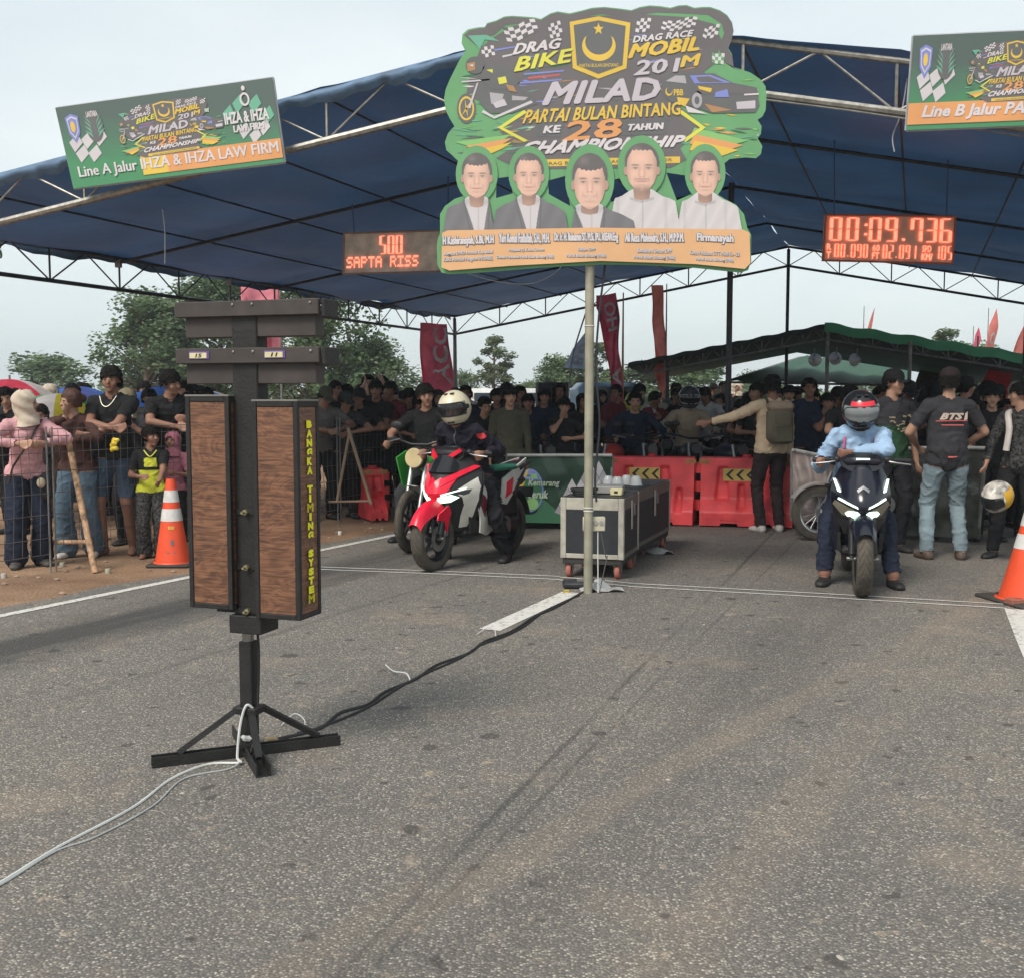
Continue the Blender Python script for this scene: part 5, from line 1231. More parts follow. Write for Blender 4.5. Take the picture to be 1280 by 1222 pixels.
# ------------------------------------------------------------------ red water barriers
BRED = plast('barrier red plastic', (.85, .075, .085), rough=.42, var=.30, scale=3.5, bump=.15, bscale=30); BREDD = plast('barrier recess red', (.5, .03, .045), rough=.5, var=.15)
STK = mat('chevron sticker yellow', (.62, .45, .13), rough=.5); STB = mat('chevron sticker black', (.03, .03, .03))
def barrier(label, a, b, zt, sticker=None, tape=True):
    a, b = Vector((a.x, a.y, 0)), Vector((b.x, b.y, 0)); d = b - a; ln = d.length; rz = math.atan2(d.y, d.x)
    o = thing('water_barrier', label, 'barrier', (a + b) / 2, rz, 'red plastic barriers across the lanes')
    def prof(z):                                     # half depth of the section
        k = z / zt; return .27 if k < .22 else (.27 - .12 * (k - .22) / .2 if k < .42 else .15 - .04 * (k - .42) / .58)
    rec = [(-.27, .5), (.27, .5), (.05, .42)]
    def fr(u, v, s):
        x = (u - .5) * ln; z = .02 + v * (zt - .02); y = prof(z)
        for (rx, w, zlo, zhi) in ((-.26 * ln, .075, .40, .86), (.16 * ln, .075, .42, .86), (-.05 * ln, .045, .25, .62), (.33 * ln, .04, .2, .55)):
            if zlo < z / zt < zhi:
                k = abs(x - rx) / (w * (1.15 - (z / zt - zlo)));
                if k < 1: y -= .05 * min(1, (1 - k) * 4)
        if v < .06 and abs(abs(x) - .18 * ln) < .09 * ln: z += .03
        return Vector((x, -s * y, z))
    for s in (1, -1):
        MB().grid(64, 40, lambda u, v: fr(u, v, s)).build('shell_side', BRED, o, smooth='all')
    mb = MB()
    mb.grid(2, 2, lambda u, v: Vector(((u - .5) * ln, (v - .5) * 2 * prof(zt), zt + .012 * math.sin(math.pi * v))))
    for sx in (-.5, .5): mb.grid(6, 20, lambda u, v: Vector((sx * ln, (u - .5) * 2 * prof(v * zt), .02 + v * (zt - .02))))
    mb.build('shell_end', BRED, o, smooth=True)
    for k, z in enumerate((.18, .40, .62)):
        MB().cone((ln / 2 + .045, 0, z * zt / .8), .07, (ln / 2 + .045, 0, (z + .12) * zt / .8), .07, 12).build('hinge_lug', BRED, o, smooth=True)
    MB().lathe([(.001, .03), (.05, .03), (.055, 0)], (0, 0, zt + .01), 14).build('filler_cap', BREDD, o, smooth=True)
    if sticker is not None:
        y = -(prof(.78 * zt) + .012); x0 = sticker * ln; w_, h_ = .36, .14; zc = .76 * zt
        sk = MB().box((x0, y, zc), (w_, .006, h_)).build('chevron_sticker', STK, o)
        for k in range(3):
            cx = x0 - .115 + k * .115; mb = MB()
            pts = [(cx + .03, zc + .06), (cx + .06, zc + .06), (cx + .005, zc), (cx + .06, zc - .06), (cx + .03, zc - .06), (cx - .035, zc)]
            mb.prism(pts, lambda x, z, w: Vector((x, y - .0045, z)), 0); mb.build('chevron', STB, sk, recalc=False)
    for sx in (-.46, .46): MB().box((sx * ln, -prof(.95 * zt) - .006, .95 * zt), (.12, .004, .05)).build('tape', mat('brown tape', (.45, .2, .07), rough=.5, var=.3), o)
    return o
zt_b = P(800, 573, 12.9).z
barrier('left water barrier with a faded chevron sticker behind the flight cases', G(762, 652), G(868, 655), zt_b, -.07)
barrier('right water barrier with a bright chevron sticker beside the pointing man', G(876, 655), G(990, 658), zt_b, -.08)
#barrier('red barrier piece almost hidden behind the sign pole and left barrier', G(700, 640), G(756, 640), zt_b * .93)
barrier('red barrier behind the green motorbike', G(456, 650), G(476, 649), .62)
barrier('red barrier behind the black scooter and the pale motorbike wheel', G(1000, 652), G(1100, 655), zt_b * .95)

# ------------------------------------------------------------------ wrapped side banners
def hung_banner(label, c, m, folds=.02, rail=True):
    root = thing('fence_banner', label, 'banner', (c[0] + c[1]) / 2)
    lc = Loc(root.location); q = [lc(p) for p in c]
    def f(u, v, w=0.0):
        p = (q[0] * (1 - u) + q[1] * u) * (1 - v) + (q[3] * (1 - u) + q[2] * u) * v
        return p + Vector((0, -w + folds * math.sin(u * 17 + v * 6) * (.3 + v) + folds * .5 * math.sin(u * 5 - v * 14), 0))
    MB().grid(50, 24, f).build('sheet', m, root, smooth='all', recalc=False)
    if rail:
        MB().pipe([f(k / 10, 1, .01) for k in range(11)], .018, 8).build('top_rail', mat('pale rail', (.5, .5, .48), metal=.3), root, smooth=True)
        for u in (0, .5, 1): MB().cone(f(u, 0, -.03), .018, f(u, 1, -.03), .018, 8).build('post', M_GREYP, root)
    return root, f
DG = plast('dark green glossy banner', (.035, .07, .05), rough=.22, var=.4, scale=3)
hb, f = hung_banner('dark green plastic wrapped banner with a round emblem left of the flight cases', [P(634, 652, 12.6), P(765, 655, 12.5), P(765, 569, 12.5), P(634, 569, 12.6)], DG, .012)
m = MB()
def hp(pts, c, l, n=4):
    m.prism(pts, lambda x, y, k: f(x, y, l), 0, II[c])
hp([(0.0, 0.0), (.62, 0), (.35, .35), (.0, .38)], 'dgreen', .01)
hp(ellp(.22, .48, .13, .32, 22), 'blue', .014); hp(ellp(.22, .48, .115, .285, 22), 'dgreen', .017)
hp(ellp(.23, .66, .065, .08, 14), 'lime', .020); hp(ellp(.24, .28, .06, .09, 14), 'lime', .020)
hp([(.02, .52), (.12, .60), (.19, .78), (.21, .80), (.16, .56), (.11, .48), (.16, .32), (.20, .22), (.17, .20), (.08, .36), (.06, .46)], 'gold', .023)
for i in range(6):
    for j in range(7):
        x, y = .45 + i * .085 + (j % 2) * .0425 , .02 + j * .13
        if y < (x - .35) * 2.1 and x < .93 and y > .12 and y < .86: hp([(x, y - .12), (x + .042, y), (x, y + .12), (x - .042, y)], 'pale' if (j % 2 == 0) else 'grey', .012 if j % 2 else .014)
for t, q_, in (('Kemarang', [(.2, .52), (.5, .52), (.5, .64), (.2, .64)]), ('Seruk', [(.2, .36), (.39, .36), (.39, .48), (.2, .48)])): put_text(m, t, f, q_, .027, .03, .2, mi=II['lime']); put_text(m, t, f, [(a + .002, b + .008) for a, b in q_], .029, .0, .2, mi=II['pale'])
pbuild(m, 'printed_emblem', hb)
hung_banner('pale crumpled white and pink banner behind the pale motorbike wheel', [P(990, 650, 11.9), P(1040, 652, 11.7), P(1044, 573, 11.6), P(990, 562, 11.9)], mat('crumpled print', (.42, .34, .32), rough=.4, var=.35, scale=5, bump=.8, bscale=8), .03)
hung_banner('dark shiny plastic wrapped banner right of the man in pale jeans', [P(1100, 668, 11.7), P(1223, 672, 11.2), P(1232, 560, 11.0), P(1100, 560, 11.7)], plast('black crinkled plastic', (.06, .065, .06), rough=.18, var=.6, scale=6, bump=1.0, bscale=7), .03)

# ------------------------------------------------------------------ traffic cones
CO = plast('cone orange', (.75, .085, .03), rough=.45, var=.08); CW = mat('cone reflective white', (.62, .60, .58), rough=.35, var=.12, scale=20); CBK = plast('cone rubber base', (.05, .045, .04), rough=.8)
def cone(label, loc, h, rz=0, grey=False):
    o = thing('traffic_cone', label, 'traffic cone', loc, rz, 'orange traffic cones')
    rb, rt = (.24 if grey else .155) * h / .75, (.05 if grey else .038) * h / .75
    def r(z): return rb + (rt - rb) * (z / h) ** .92
    bands = [(.04, .52, CO, 'cone_body'), (.52, .66, CW, 'reflective_band'), (.66, .735, CO, 'cone_body'), (.735, .87, CW, 'reflective_band'), (.87, 1.0, CO, 'cone_body')]
    for a, b, m_, nm in bands:
        off = .0025 if nm == 'reflective_band' else 0
        MB().lathe([(r(h * (a + (b - a) * k / 3)) + off, h * (a + (b - a) * k / 3)) for k in range(4)], n=32).build(nm, m_, o, smooth='all')
    MB().lathe([(rt, h), (rt * .7, h + .006), (rt * .6, h - .04)], n=24).build('top_ring', CBK, o, smooth=True)
    MB().lathe([(rb * 1.12, .028), (rb * 1.0, .034), (rb, .05)], n=32).build('flare', CO, o, smooth='all')
    MB().box((0, 0, .016), (rb * 2.35, rb * 2.35, .03), bev=.012).build('base', CBK, o, smooth=True)
    # small round stamp and printed lines on the front
    m = MB(); a0 = -math.pi / 2 + .3
    def cf(a, z, w=0.0): q = r(z) + .004 + w; return Vector((q * math.cos(a0 + a), q * math.sin(a0 + a), z))
    m.prism(ellp(0, h * .28, .11, .028, 14), lambda x, z, k: cf(x, z), 0, II['dark'])
    for k in range(5): m.add([cf(-.3 + k * .1, h * .43), cf(-.23 + k * .1, h * .43), cf(-.23 + k * .1, h * .465), cf(-.3 + k * .1, h * .465)], [(0, 1, 2, 3)], II['gold'])
    m.add([cf(-.35, h * .16), cf(.2, h * .16), cf(.2, h * .175), cf(-.35, h * .175)], [(0, 1, 2, 3)], II['dark'])
    pbuild(m, 'printed_stamp', o)
    if grey:
        m = MB(); m.grid(10, 16, lambda u, v: Vector(((r(.03 + h * .6 * v) + .006) * math.cos(-1.75 + 1.5 * (u - 0) * (.35 + .65 * math.sin(math.pi * min(1, .25 + v * .75)))), (r(.03 + h * .6 * v) + .006) * math.sin(-1.75 + 1.5 * u * (.35 + .65 * math.sin(math.pi * min(1, .25 + v * .75)))), .03 + h * .6 * v)))
        m.build('grey_patch', mat('grey sheet', (.33, .33, .34), rough=.5), o, smooth='all')
    return o
lc_ = G(216, 706); cone('orange traffic cone with two white bands at the left road edge', (lc_.x, lc_.y, 0), P(213, 598, lc_.y).z)
rc_ = G(1287, 752); cone('traffic cone with a grey patch cut by the right picture edge', (rc_.x + .02, rc_.y, 0), P(1285, 622, rc_.y).z, .2, grey=True)
wb = G(1262, 748); o = thing('hose_end', 'short black rubber tube end lying under the right traffic cone', 'rubber tube', (wb.x, wb.y - .05, 0), R(-12)); MB().pipe([(-.1, 0, .03), (.02, 0, .03), (.12, .02, .03)], .028, 10).build('tube', CBK, o, smooth=True); MB().pipe([(-.108, 0, .03), (-.1, 0, .03)], .032, 10).build('tube_lip', CBK, o)
br = G(1276, 757); o = thing('brick', 'reddish clay brick lying at the foot of the right cone', 'brick', (br.x, br.y, 0), R(10)); MB().box((0, 0, .03), (.2, .1, .055), bev=.005).build('brick_body', mat('clay brick', (.33, .12, .08), rough=.9, bump=.6), o); MB().box((0, 0, .0585), (.08, .03, .002)).build('frog', mat('clay dark', (.2, .08, .06)), o)

# ------------------------------------------------------------------ wire fence and trestles
FP = Vector((-3.78, 9.8, 0))
def fpt(t, off=0.0): return FP + RD * t - RN * off
RW = mat('fence wire', (.13, .12, .115), rough=.6, metal=.4, var=.4, scale=6)
RUST = mat('rusty painted pipe', (.40, .25, .15), rough=.85, var=.55, scale=22, bump=.4, bscale=60)
ti = [-2.3, -.3, 1.55, 3.9, 6.3]
for i in range(len(ti) - 1):
    t0, t1 = ti[i], ti[i + 1] - .06
    o = thing('wire_fence', ['wire mesh fence panel in front of the hooded woman at left', 'wire mesh fence panel in front of the child in yellow', 'wire mesh fence panel hidden behind the start light tower', 'wire mesh fence panel right of the tower near the green motorbike'][i], 'fence', fpt(t0), 0, 'wire mesh fence panels along the left verge')
    lc = Loc(fpt(t0)); n = int((t1 - t0) / .085)
    def zz_(t, z): return Vector((0, 0, z)) + Vector((.015 * math.sin(t * 2.1 + z * 4), .015 * math.sin(t * 3.3), 0))
    for k in range(n + 1):
        t = t0 + (t1 - t0) * k / n; MB().pipe([lc(fpt(t) + zz_(t, .16)), lc(fpt(t) + zz_(t, .7)), lc(fpt(t) + zz_(t, 1.22))], .0026, 4).build('wire', RW, o)
    for z in (.16, .30, .50, .68, .86, 1.02, 1.16, 1.22):
        MB().pipe([lc(fpt(t0 + (t1 - t0) * k / 5) + zz_(t0 + (t1 - t0) * k / 5, z)) for k in range(6)], .0032, 4).build('wire', RW, o)
    for t in (t0, t1): MB().cone(lc(fpt(t)), .008, lc(fpt(t) + Vector((0, 0, 1.24))), .008, 8).build('post', M_GREYP, o, smooth=True)
tr = thing('trestle', 'rusty pipe A-frame prop leaning on the left fence', 'trestle', G(108, 706))
lt = Loc(tr.location)
ap_ = P(85, 548, 9.9)
MB().pipe([lt(G(119, 716)), lt(ap_)], .028, 10).build('leg', RUST, tr, smooth=True); MB().pipe([lt(P(57, 700, 10.1)), lt(P(73, 548, 9.95))], .022, 10).build('leg', mat('dark rusty pipe', (.16, .10, .07), rough=.9, var=.4), tr, smooth=True)
MB().pipe([lt(P(58, 677, 10.0)), lt(P(112, 677, 9.6))], .02, 10).build('crossbar', RUST, tr, smooth=True); MB().lathe([(.03, -.02), (.034, 0), (.03, .02)], lt(P(112, 677, 9.6)), 10).build('wire_binding', RW, tr)
tr = thing('trestle', 'thin wooden A-frame prop right of the start light tower', 'trestle', G(440, 652)); lt = Loc(tr.location)
MB().pipe([lt(P(464, 630, 13.0)), lt(P(435, 535, 13.1))], .02, 8).build('leg', mat('bare wood', (.36, .25, .17)), tr, smooth=True); MB().pipe([lt(P(421, 628, 13.1)), lt(P(437, 540, 13.2))], .018, 8).build('leg', mat('bare wood', (.36, .25, .17)), tr, smooth=True)
MB().pipe([lt(P(411, 627, 13.1)), lt(P(464, 626, 13.0))], .014, 8).build('crossbar', mat('bare wood', (.36, .25, .17)), tr, smooth=True)
# litter and stones on the dirt verge
rnd = random.Random(9); sm = MB()
for k in range(420):
    t = rnd.uniform(-3, 11); s = rnd.uniform(-3.2, -.3); p = road(t, s); r_ = rnd.uniform(.006, .028)
    sm.ell((p.x, p.y, r_ * .3), (r_, r_ * rnd.uniform(.6, 1), r_ * .55), 6, 4)
tag(sm.build('gravel', mat('verge gravel', (.3, .22, .16), rough=.95, var=.4, scale=3), None), 'scattered stones and dirt crumbs on the left verge', 'gravel', kind='stuff')
for px, py, lb, c in ((78, 708, 'tin can lying on the dirt beside the trestle foot', (.3, .3, .25)), (425, 668, 'white scrap of paper on the dirt below the wooden prop', (.6, .58, .55)), (5, 722, 'pale plastic bag on the dirt at the left edge', (.42, .38, .36)), (135, 716, 'small tin cup standing on the dirt by the trestle', (.35, .35, .25))):
    q = G(px, py); o = MB().lathe([(.001, 0), (.022, 0), (.025, .03), (.02, .04), (.001, .042)], n=12).build('litter', mat(lb[:12], c), None, smooth=True); o.location = (q.x, q.y, .0); tag(o, lb, 'litter')
# ------------------------------------------------------------------ people: one remeshed body surface, clothes peeled off it
def rcone(mb, p0, a0, b0, p1, a1, b1, side=(1, 0, 0), n=14, m=4):
    p0, p1 = Vector(p0), Vector(p1); ax = p1 - p0
    if ax.length < 1e-4: ax = Vector((0, 0, 1e-3)); p1 = p0 + ax
    x, y, z = frame_of(ax, side); vs = []; fs = []
    rings = []
    for k in range(m + 1): rings.append((p0, a0, b0, -90 + 90 * k / m))
    for k in range(m + 1): rings.append((p1, a1, b1, 90 * k / m))
    for (p, a, b, t) in rings:
        c, s_ = math.cos(R(max(-87, min(87, t)))), math.sin(R(t))
        for i in range(n):
            q = 2 * math.pi * i / n
            vs.append(p + x * (a * c * math.cos(q)) + y * (b * c * math.sin(q)) + z * (min(a, b) * s_))
    K = len(rings)
    for k in range(K - 1):
        for i in range(n): fs.append((k * n + i, k * n + (i + 1) % n, (k + 1) * n + (i + 1) % n, (k + 1) * n + i))
    fs += [tuple(range(n - 1, -1, -1)), tuple(range((K - 1) * n, K * n))]
    mb.add(vs, fs)
def ik(a, c, l1, l2, pole):
    a, c = Vector(a), Vector(c); d = c - a; L_ = d.length
    mx = (l1 + l2) * .995
    if L_ > mx: c = a + d * (mx / L_); d = c - a; L_ = mx
    mn = abs(l1 - l2) + .02
    if L_ < mn: L_ = mn
    u = d.normalized(); x = (l1 * l1 - l2 * l2 + L_ * L_) / (2 * L_); h = math.sqrt(max(0, l1 * l1 - x * x))
    p = Vector(pole); p = p - u * p.dot(u); p.normalize()
    return a + u * x + p * h, c
SLEEVE = dict(short=.75, long=9, none=.12)
def build_body(pelvis=(0, 0, .93), lean=0, side_lean=0, twist=0, hands=((-.24, -.03, .80), (.24, -.03, .80)), feet=((-.11, 0, 0), (.11, 0, 0)),
               elbow=((-.6, .8, -.3), (.6, .8, -.3)), knee=((-.15, -1, 0), (.15, -1, 0)), head=(0, 0, 0), sleeve='short', legs='long', shoe=True, voxel=.0125,
               fem=False, belly=1.0, headscale=1.0, foot_yaw=(-.25, .25), palm=None, shirt_hem=.87, loose=1.0, curl=.4, shrug=0.0, soft=3, fold_amp=1.0):
    """returns meshes and the head matrix. +x = picture right when the figure faces the camera (-y). head=(yaw,pitch,roll) in degrees"""
    pv = Vector(pelvis); MT = Matrix.Rotation(R(side_lean), 3, 'Y') @ Matrix.Rotation(R(lean), 3, 'X') @ Matrix.Rotation(R(twist), 3, 'Z')
    def T(x, y, z): return pv + MT @ Vector((x, y, z - .93))
    sx = MT @ Vector((1, 0, 0))
    cs = []                                          # (key, p0,a0,b0,p1,a1,b1,side)
    def add(key, p0, a0, b0, p1, a1, b1, side=None): cs.append((key, Vector(p0), a0, b0, Vector(p1), a1, b1, Vector(side if side is not None else (1, 0, 0))))
    w = .92 if fem else 1.0
    add('pelvis', T(0, .0, .90), .148, .11, T(0, 0, .97), .15 * 1, .112 * belly, sx)
    add('torso', T(0, 0, .98), .146 * loose, .108 * belly * loose, T(0, -.005, 1.14), .142 * w * loose, .105 * belly, sx)
    add('torso', T(0, -.005, 1.14), .142 * w * loose, .105 * belly, T(0, 0, 1.31), .158 * w, .108, sx)
    add('torso', T(-.13 * w, 0, 1.375 + shrug), .06, .062, T(.13 * w, 0, 1.375 + shrug), .06, .062, MT @ Vector((0, 1, 0)))
    add('torso', T(-.09 * w, .005, 1.395 + shrug), .052, .05, T(0, .0, 1.435), .055, .05, MT @ Vector((0, 1, 0)))
    add('torso', T(.09 * w, .005, 1.395 + shrug), .052, .05, T(0, .0, 1.435), .055, .05, MT @ Vector((0, 1, 0)))
    if fem:
        for s in (-1, 1): add('torso', T(s * .065, -.075, 1.27), .052, .05, T(s * .065, -.085, 1.25), .05, .048, sx)
    MH = MT @ Matrix.Rotation(R(head[0]), 3, 'Z') @ Matrix.Rotation(R(head[1]), 3, 'X') @ Matrix.Rotation(R(head[2]), 3, 'Y')
    nk = T(0, .0, 1.47); hc = nk + MH @ Vector((0, -.018, .115 * headscale))
    add('neck', T(0, 0, 1.41), .056, .055, nk + MH @ Vector((0, .0, .03)), .052, .054, sx)
    hs = headscale
    def H(x, y, z): return hc + MH @ Vector((x * hs, y * hs, z * hs))
    hx = MH @ Vector((1, 0, 0))
    add('head', H(0, .014, .026), .075 * hs, .088 * hs, H(0, .012, .032), .074 * hs, .087 * hs, hx)
    add('head', H(0, -.025, -.01), .064 * hs, .062 * hs, H(0, -.042, -.068), .040 * hs, .040 * hs, hx)
    add('head', H(0, -.06, -.085), .022 * hs, .02 * hs, H(0, -.066, -.09), .02 * hs, .018 * hs, hx)
    add('head', H(-.03, -.064, .026), .015 * hs, .015 * hs, H(.03, -.064, .026), .015 * hs, .015 * hs)
    add('head', H(0, -.082, .012), .009 * hs, .009 * hs, H(0, -.102, -.024), .013 * hs, .012 * hs)
    for s in (-1, 1):
        add('head', H(s * .045, -.058, -.018), .02 * hs, .02 * hs, H(s * .03, -.062, -.045), .018 * hs, .018 * hs)
        add('head', H(s * .076, .012, .012), .010 * hs, .02 * hs, H(s * .078, .01, -.02), .009 * hs, .014 * hs)
    joints = {}
    for i, s in enumerate((-1, 1)):
        sh = T(s * .17 * w, 0, 1.375 + shrug); el, wr = ik(sh, hands[i], .285, .25, elbow[i])
        add('uarm', sh, .056, .056, el, .042, .042); add('farm', el, .041, .041, wr, .027, .024)
        d = (wr - el).normalized()
        if palm and palm[i]: pd = Vector(palm[i]).normalized()
        else: pd = d
        x, y, z = frame_of(pd, (0, s * .2, -1) if abs(pd.z) < .8 else (0, -1, 0))   # x = across palm
        c = wr + pd * .045
        add('hand', wr, .026, .018, wr + pd * .085, .04, .014, x)
        inn = -s if True else s
        nrm = y
        for k in range(4):
            o = wr + pd * .085 + x * (.03 - .02 * k); ln = (.062, .075, .07, .055)[k]
            m1 = o + (pd * math.cos(curl) + nrm * math.sin(curl) * -1) * ln * .55; m2 = m1 + (pd * math.cos(curl * 2.4) + nrm * math.sin(curl * 2.4) * -1) * ln * .5
            add('hand', o, .0095, .0095, m1, .009, .009); add('hand', m1, .009, .009, m2, .0075, .0075)
        add('hand', wr + pd * .03 + x * .02, .012, .012, wr + pd * .07 + x * .052 - nrm * .012, .0095, .0095)
        add('hand', wr + pd * .07 + x * .052 - nrm * .012, .0095, .0095, wr + pd * .10 + x * .05 - nrm * .026, .008, .008)
        joints['hand%d' % i] = wr + pd * .08
        hp_ = pv + MT @ Vector((s * .088, 0, -.02)) if True else None
        ft = Vector(feet[i]); an = ft + Vector((0, .0, .085)); kn, an = ik(hp_, an, .43, .42, knee[i])
        tl = (.092, .062, .056, .042) if legs != 'wide' else (.098, .078, .075, .082)
        add('thigh', hp_, tl[0], tl[0] * 1.02, kn, tl[1], tl[1]); add('shin', kn, tl[2] if legs == 'short' else tl[2] * 1.04, tl[2] if legs == 'short' else tl[2] * 1.06, an + Vector((0, 0, .01)), tl[3] * (1 if legs == 'short' else 1.2), tl[3] * (1 if legs == 'short' else 1.2))
        fy = Matrix.Rotation(foot_yaw[i], 3, 'Z'); an0 = Vector((an.x, an.y, ft.z if abs(an.z - ft.z - .085) < .02 else an.z - .085))
        fk = 'foot%d' % i; q = .006 if shoe else 0
        add(fk, an0 + Vector((0, 0, .08)), .036 + q, .04 + q, an0 + fy @ Vector((0, .035, .035)), .034 + q, .034 + q)
        add(fk, an0 + fy @ Vector((0, .035, .033)), .033 + q, .034, an0 + fy @ Vector((0, -.10, .03)), .042 + q, .029)
        add(fk, an0 + fy @ Vector((0, -.10, .03)), .042 + q, .029, an0 + fy @ Vector((0, -.155, .025)), .032 + q, .022)
    mb = MB()
    for (key, p0, a0, b0, p1, a1, b1, sd_) in cs: rcone(mb, p0, a0, b0, p1, a1, b1, sd_, 12 if key in ('hand',) else 14, 3)
    me = bpy.data.meshes.new('raw'); me.from_pydata(mb.v, [], mb.f)
    ob = bpy.data.objects.new('raw', me); col.objects.link(ob)
    md = ob.modifiers.new('r', 'REMESH'); md.mode = 'VOXEL'; md.voxel_size = voxel; md.adaptivity = 0
    sm_ = ob.modifiers.new('s', 'SMOOTH'); sm_.factor = .5; sm_.iterations = soft
    dg = bpy.context.evaluated_depsgraph_get(); ev = ob.evaluated_get(dg); em = ev.to_mesh()
    nv = len(em.vertices); V = np.empty(nv * 3); em.vertices.foreach_get('co', V); V = V.reshape(-1, 3)
    N = np.empty(nv * 3); em.vertices.foreach_get('normal', N); N = N.reshape(-1, 3)
    npol = len(em.polygons); lt_ = np.empty(npol, int); em.polygons.foreach_get('loop_total', lt_)
    li = np.empty(len(em.loops), int); em.loops.foreach_get('vertex_index', li)
    F_ = []; o_ = 0
    starts = np.concatenate(([0], np.cumsum(lt_)[:-1]))
    ev.to_mesh_clear(); bpy.data.objects.remove(ob); bpy.data.meshes.remove(me)
    # classify every vertex by nearest limb
    best = np.full(nv, 1e9); bk = np.zeros(nv, int); bt = np.zeros(nv)
    for ci, (key, p0, a0, b0, p1, a1, b1, sd_) in enumerate(cs):
        p0a, ax = np.array(p0), np.array(p1 - p0); l2 = float(ax @ ax) or 1e-9
        t = np.clip(((V - p0a) @ ax) / l2, 0, 1); c = p0a + t[:, None] * ax; dv = V - c
        x, y, z = frame_of(p1 - p0 if (p1 - p0).length > 1e-4 else Vector((0, 0, 1)), sd_)
        ra, rb_ = a0 + (a1 - a0) * t, b0 + (b1 - b0) * t; mnr = np.minimum(ra, rb_)
        rho = np.sqrt(((dv @ np.array(x)) / ra) ** 2 + ((dv @ np.array(y)) / rb_) ** 2 + ((dv @ np.array(z)) / mnr) ** 2)
        d = (rho - 1) * mnr
        k = d < best; best[k] = d[k]; bk[k] = ci; bt[k] = t[k]
    keys = [c[0] for c in cs]; kk = np.array([keys[i] for i in bk])
    MTi = np.array(MT.inverted()); loc_z = ((V - np.array(pv)) @ MTi.T)[:, 2] + .93
    sl = SLEEVE[sleeve]
    shirt = (kk == 'torso') | ((kk == 'pelvis') & (loc_z > shirt_hem)) | ((kk == 'uarm') & (bt < sl)) | ((kk == 'farm') & (sl > 1) & (bt < .97)) | ((kk == 'neck') & (bt < .15))
    shirt |= (kk == 'thigh') & (loc_z > shirt_hem) & (bt < .12)
    thin = {'short': (1.0, -.0), 'long': (1, 1), 'wide': (1, 1), 'ankle': (1, 1), 'skirt': (1, .5), 'mid': (1, .35)}[legs]
    pants = ((kk == 'pelvis') & (loc_z < shirt_hem + .05)) | ((kk == 'thigh') & (bt <= (thin[0] if legs != 'short' else .92))) | ((kk == 'shin') & (bt <= (.96 if legs == 'ankle' else 1) if thin[1] > 0 else False))
    for i in range(2):
        if legs in ('long', 'wide') : pants |= (kk == 'foot%d' % i) & (V[:, 2] > feet[i][2] + .078)
    shoes = [(kk == 'foot%d' % i) & shoe & ((bt < 2)) & (V[:, 2] < (feet[i][2] + .10)) for i in range(2)]
    # cloth folds
    sd0 = (abs(pv.x * 97 + lean * 13 + hands[0][0] * 57 + hands[1][2] * 33)) % 50
    fold = np.empty(nv); nz_ = noise.noise
    for i_, (x_, y_, z_) in enumerate(V.tolist()):
        wx = nz_(Vector((x_ * 5, y_ * 5, z_ * 4 + sd0))) * .9
        a_ = 1 - abs(nz_(Vector((x_ * 8 + wx, y_ * 8 + sd0, z_ * 10 + wx * 2)))) * 3.0
        b_ = 1 - abs(nz_(Vector((x_ * 17 + wx * 2, y_ * 17, z_ * 21 + sd0)))) * 3.2
        fold[i_] = (max(0, a_) ** 2 * .011 + max(0, b_) ** 2 * .0045)
    fold = fold * fold_amp
    def sub(mask, name, push, folds, material):
        fm = []
        vm = mask
        # face in if all vertices in
        ok = np.ones(npol, bool)
        for j in range(int(lt_.max())):
            has = lt_ > j; ok[has] &= vm[li[starts[has] + j]]
        ids = np.nonzero(ok)[0]
        if len(ids) == 0: return None
        used_ = {}; vs = []; fs = []
        VV = V + N * (push + (fold[:, None] if folds else 0))
        for f_ in ids:
            loop = li[starts[f_]:starts[f_] + lt_[f_]]; q = []
            for vi in loop:
                if vi not in used_: used_[vi] = len(vs); vs.append(VV[vi])
                q.append(used_[vi])
            fs.append(q)
        me = bpy.data.meshes.new(name); me.from_pydata([tuple(v) for v in vs], [], fs); me.materials.append(material)
        me.polygons.foreach_set('use_smooth', [True] * len(me.polygons)); return me
    allm = np.ones(nv, bool); dm = mat('skin', (.3, .17, .11))
    # leave out body surface well inside the clothes
    out = dict(body=sub(allm, 'body', 0.0, False, dm), shirt=sub(shirt, 'shirt', .008, True, dm), trousers=sub(pants & ~shirt | (pants & (loc_z < shirt_hem + .02)), 'trousers', .005, True, dm))
    for i in range(2): out['shoe%d' % i] = sub(shoes[i], 'shoe', .006, False, dm) if shoe else None
    M4 = MH.to_4x4(); M4.translation = hc
    return dict(m=out, head=M4 @ Matrix.Scale(hs, 4), hands=[joints['hand0'], joints['hand1']], T=T, MT=MT)

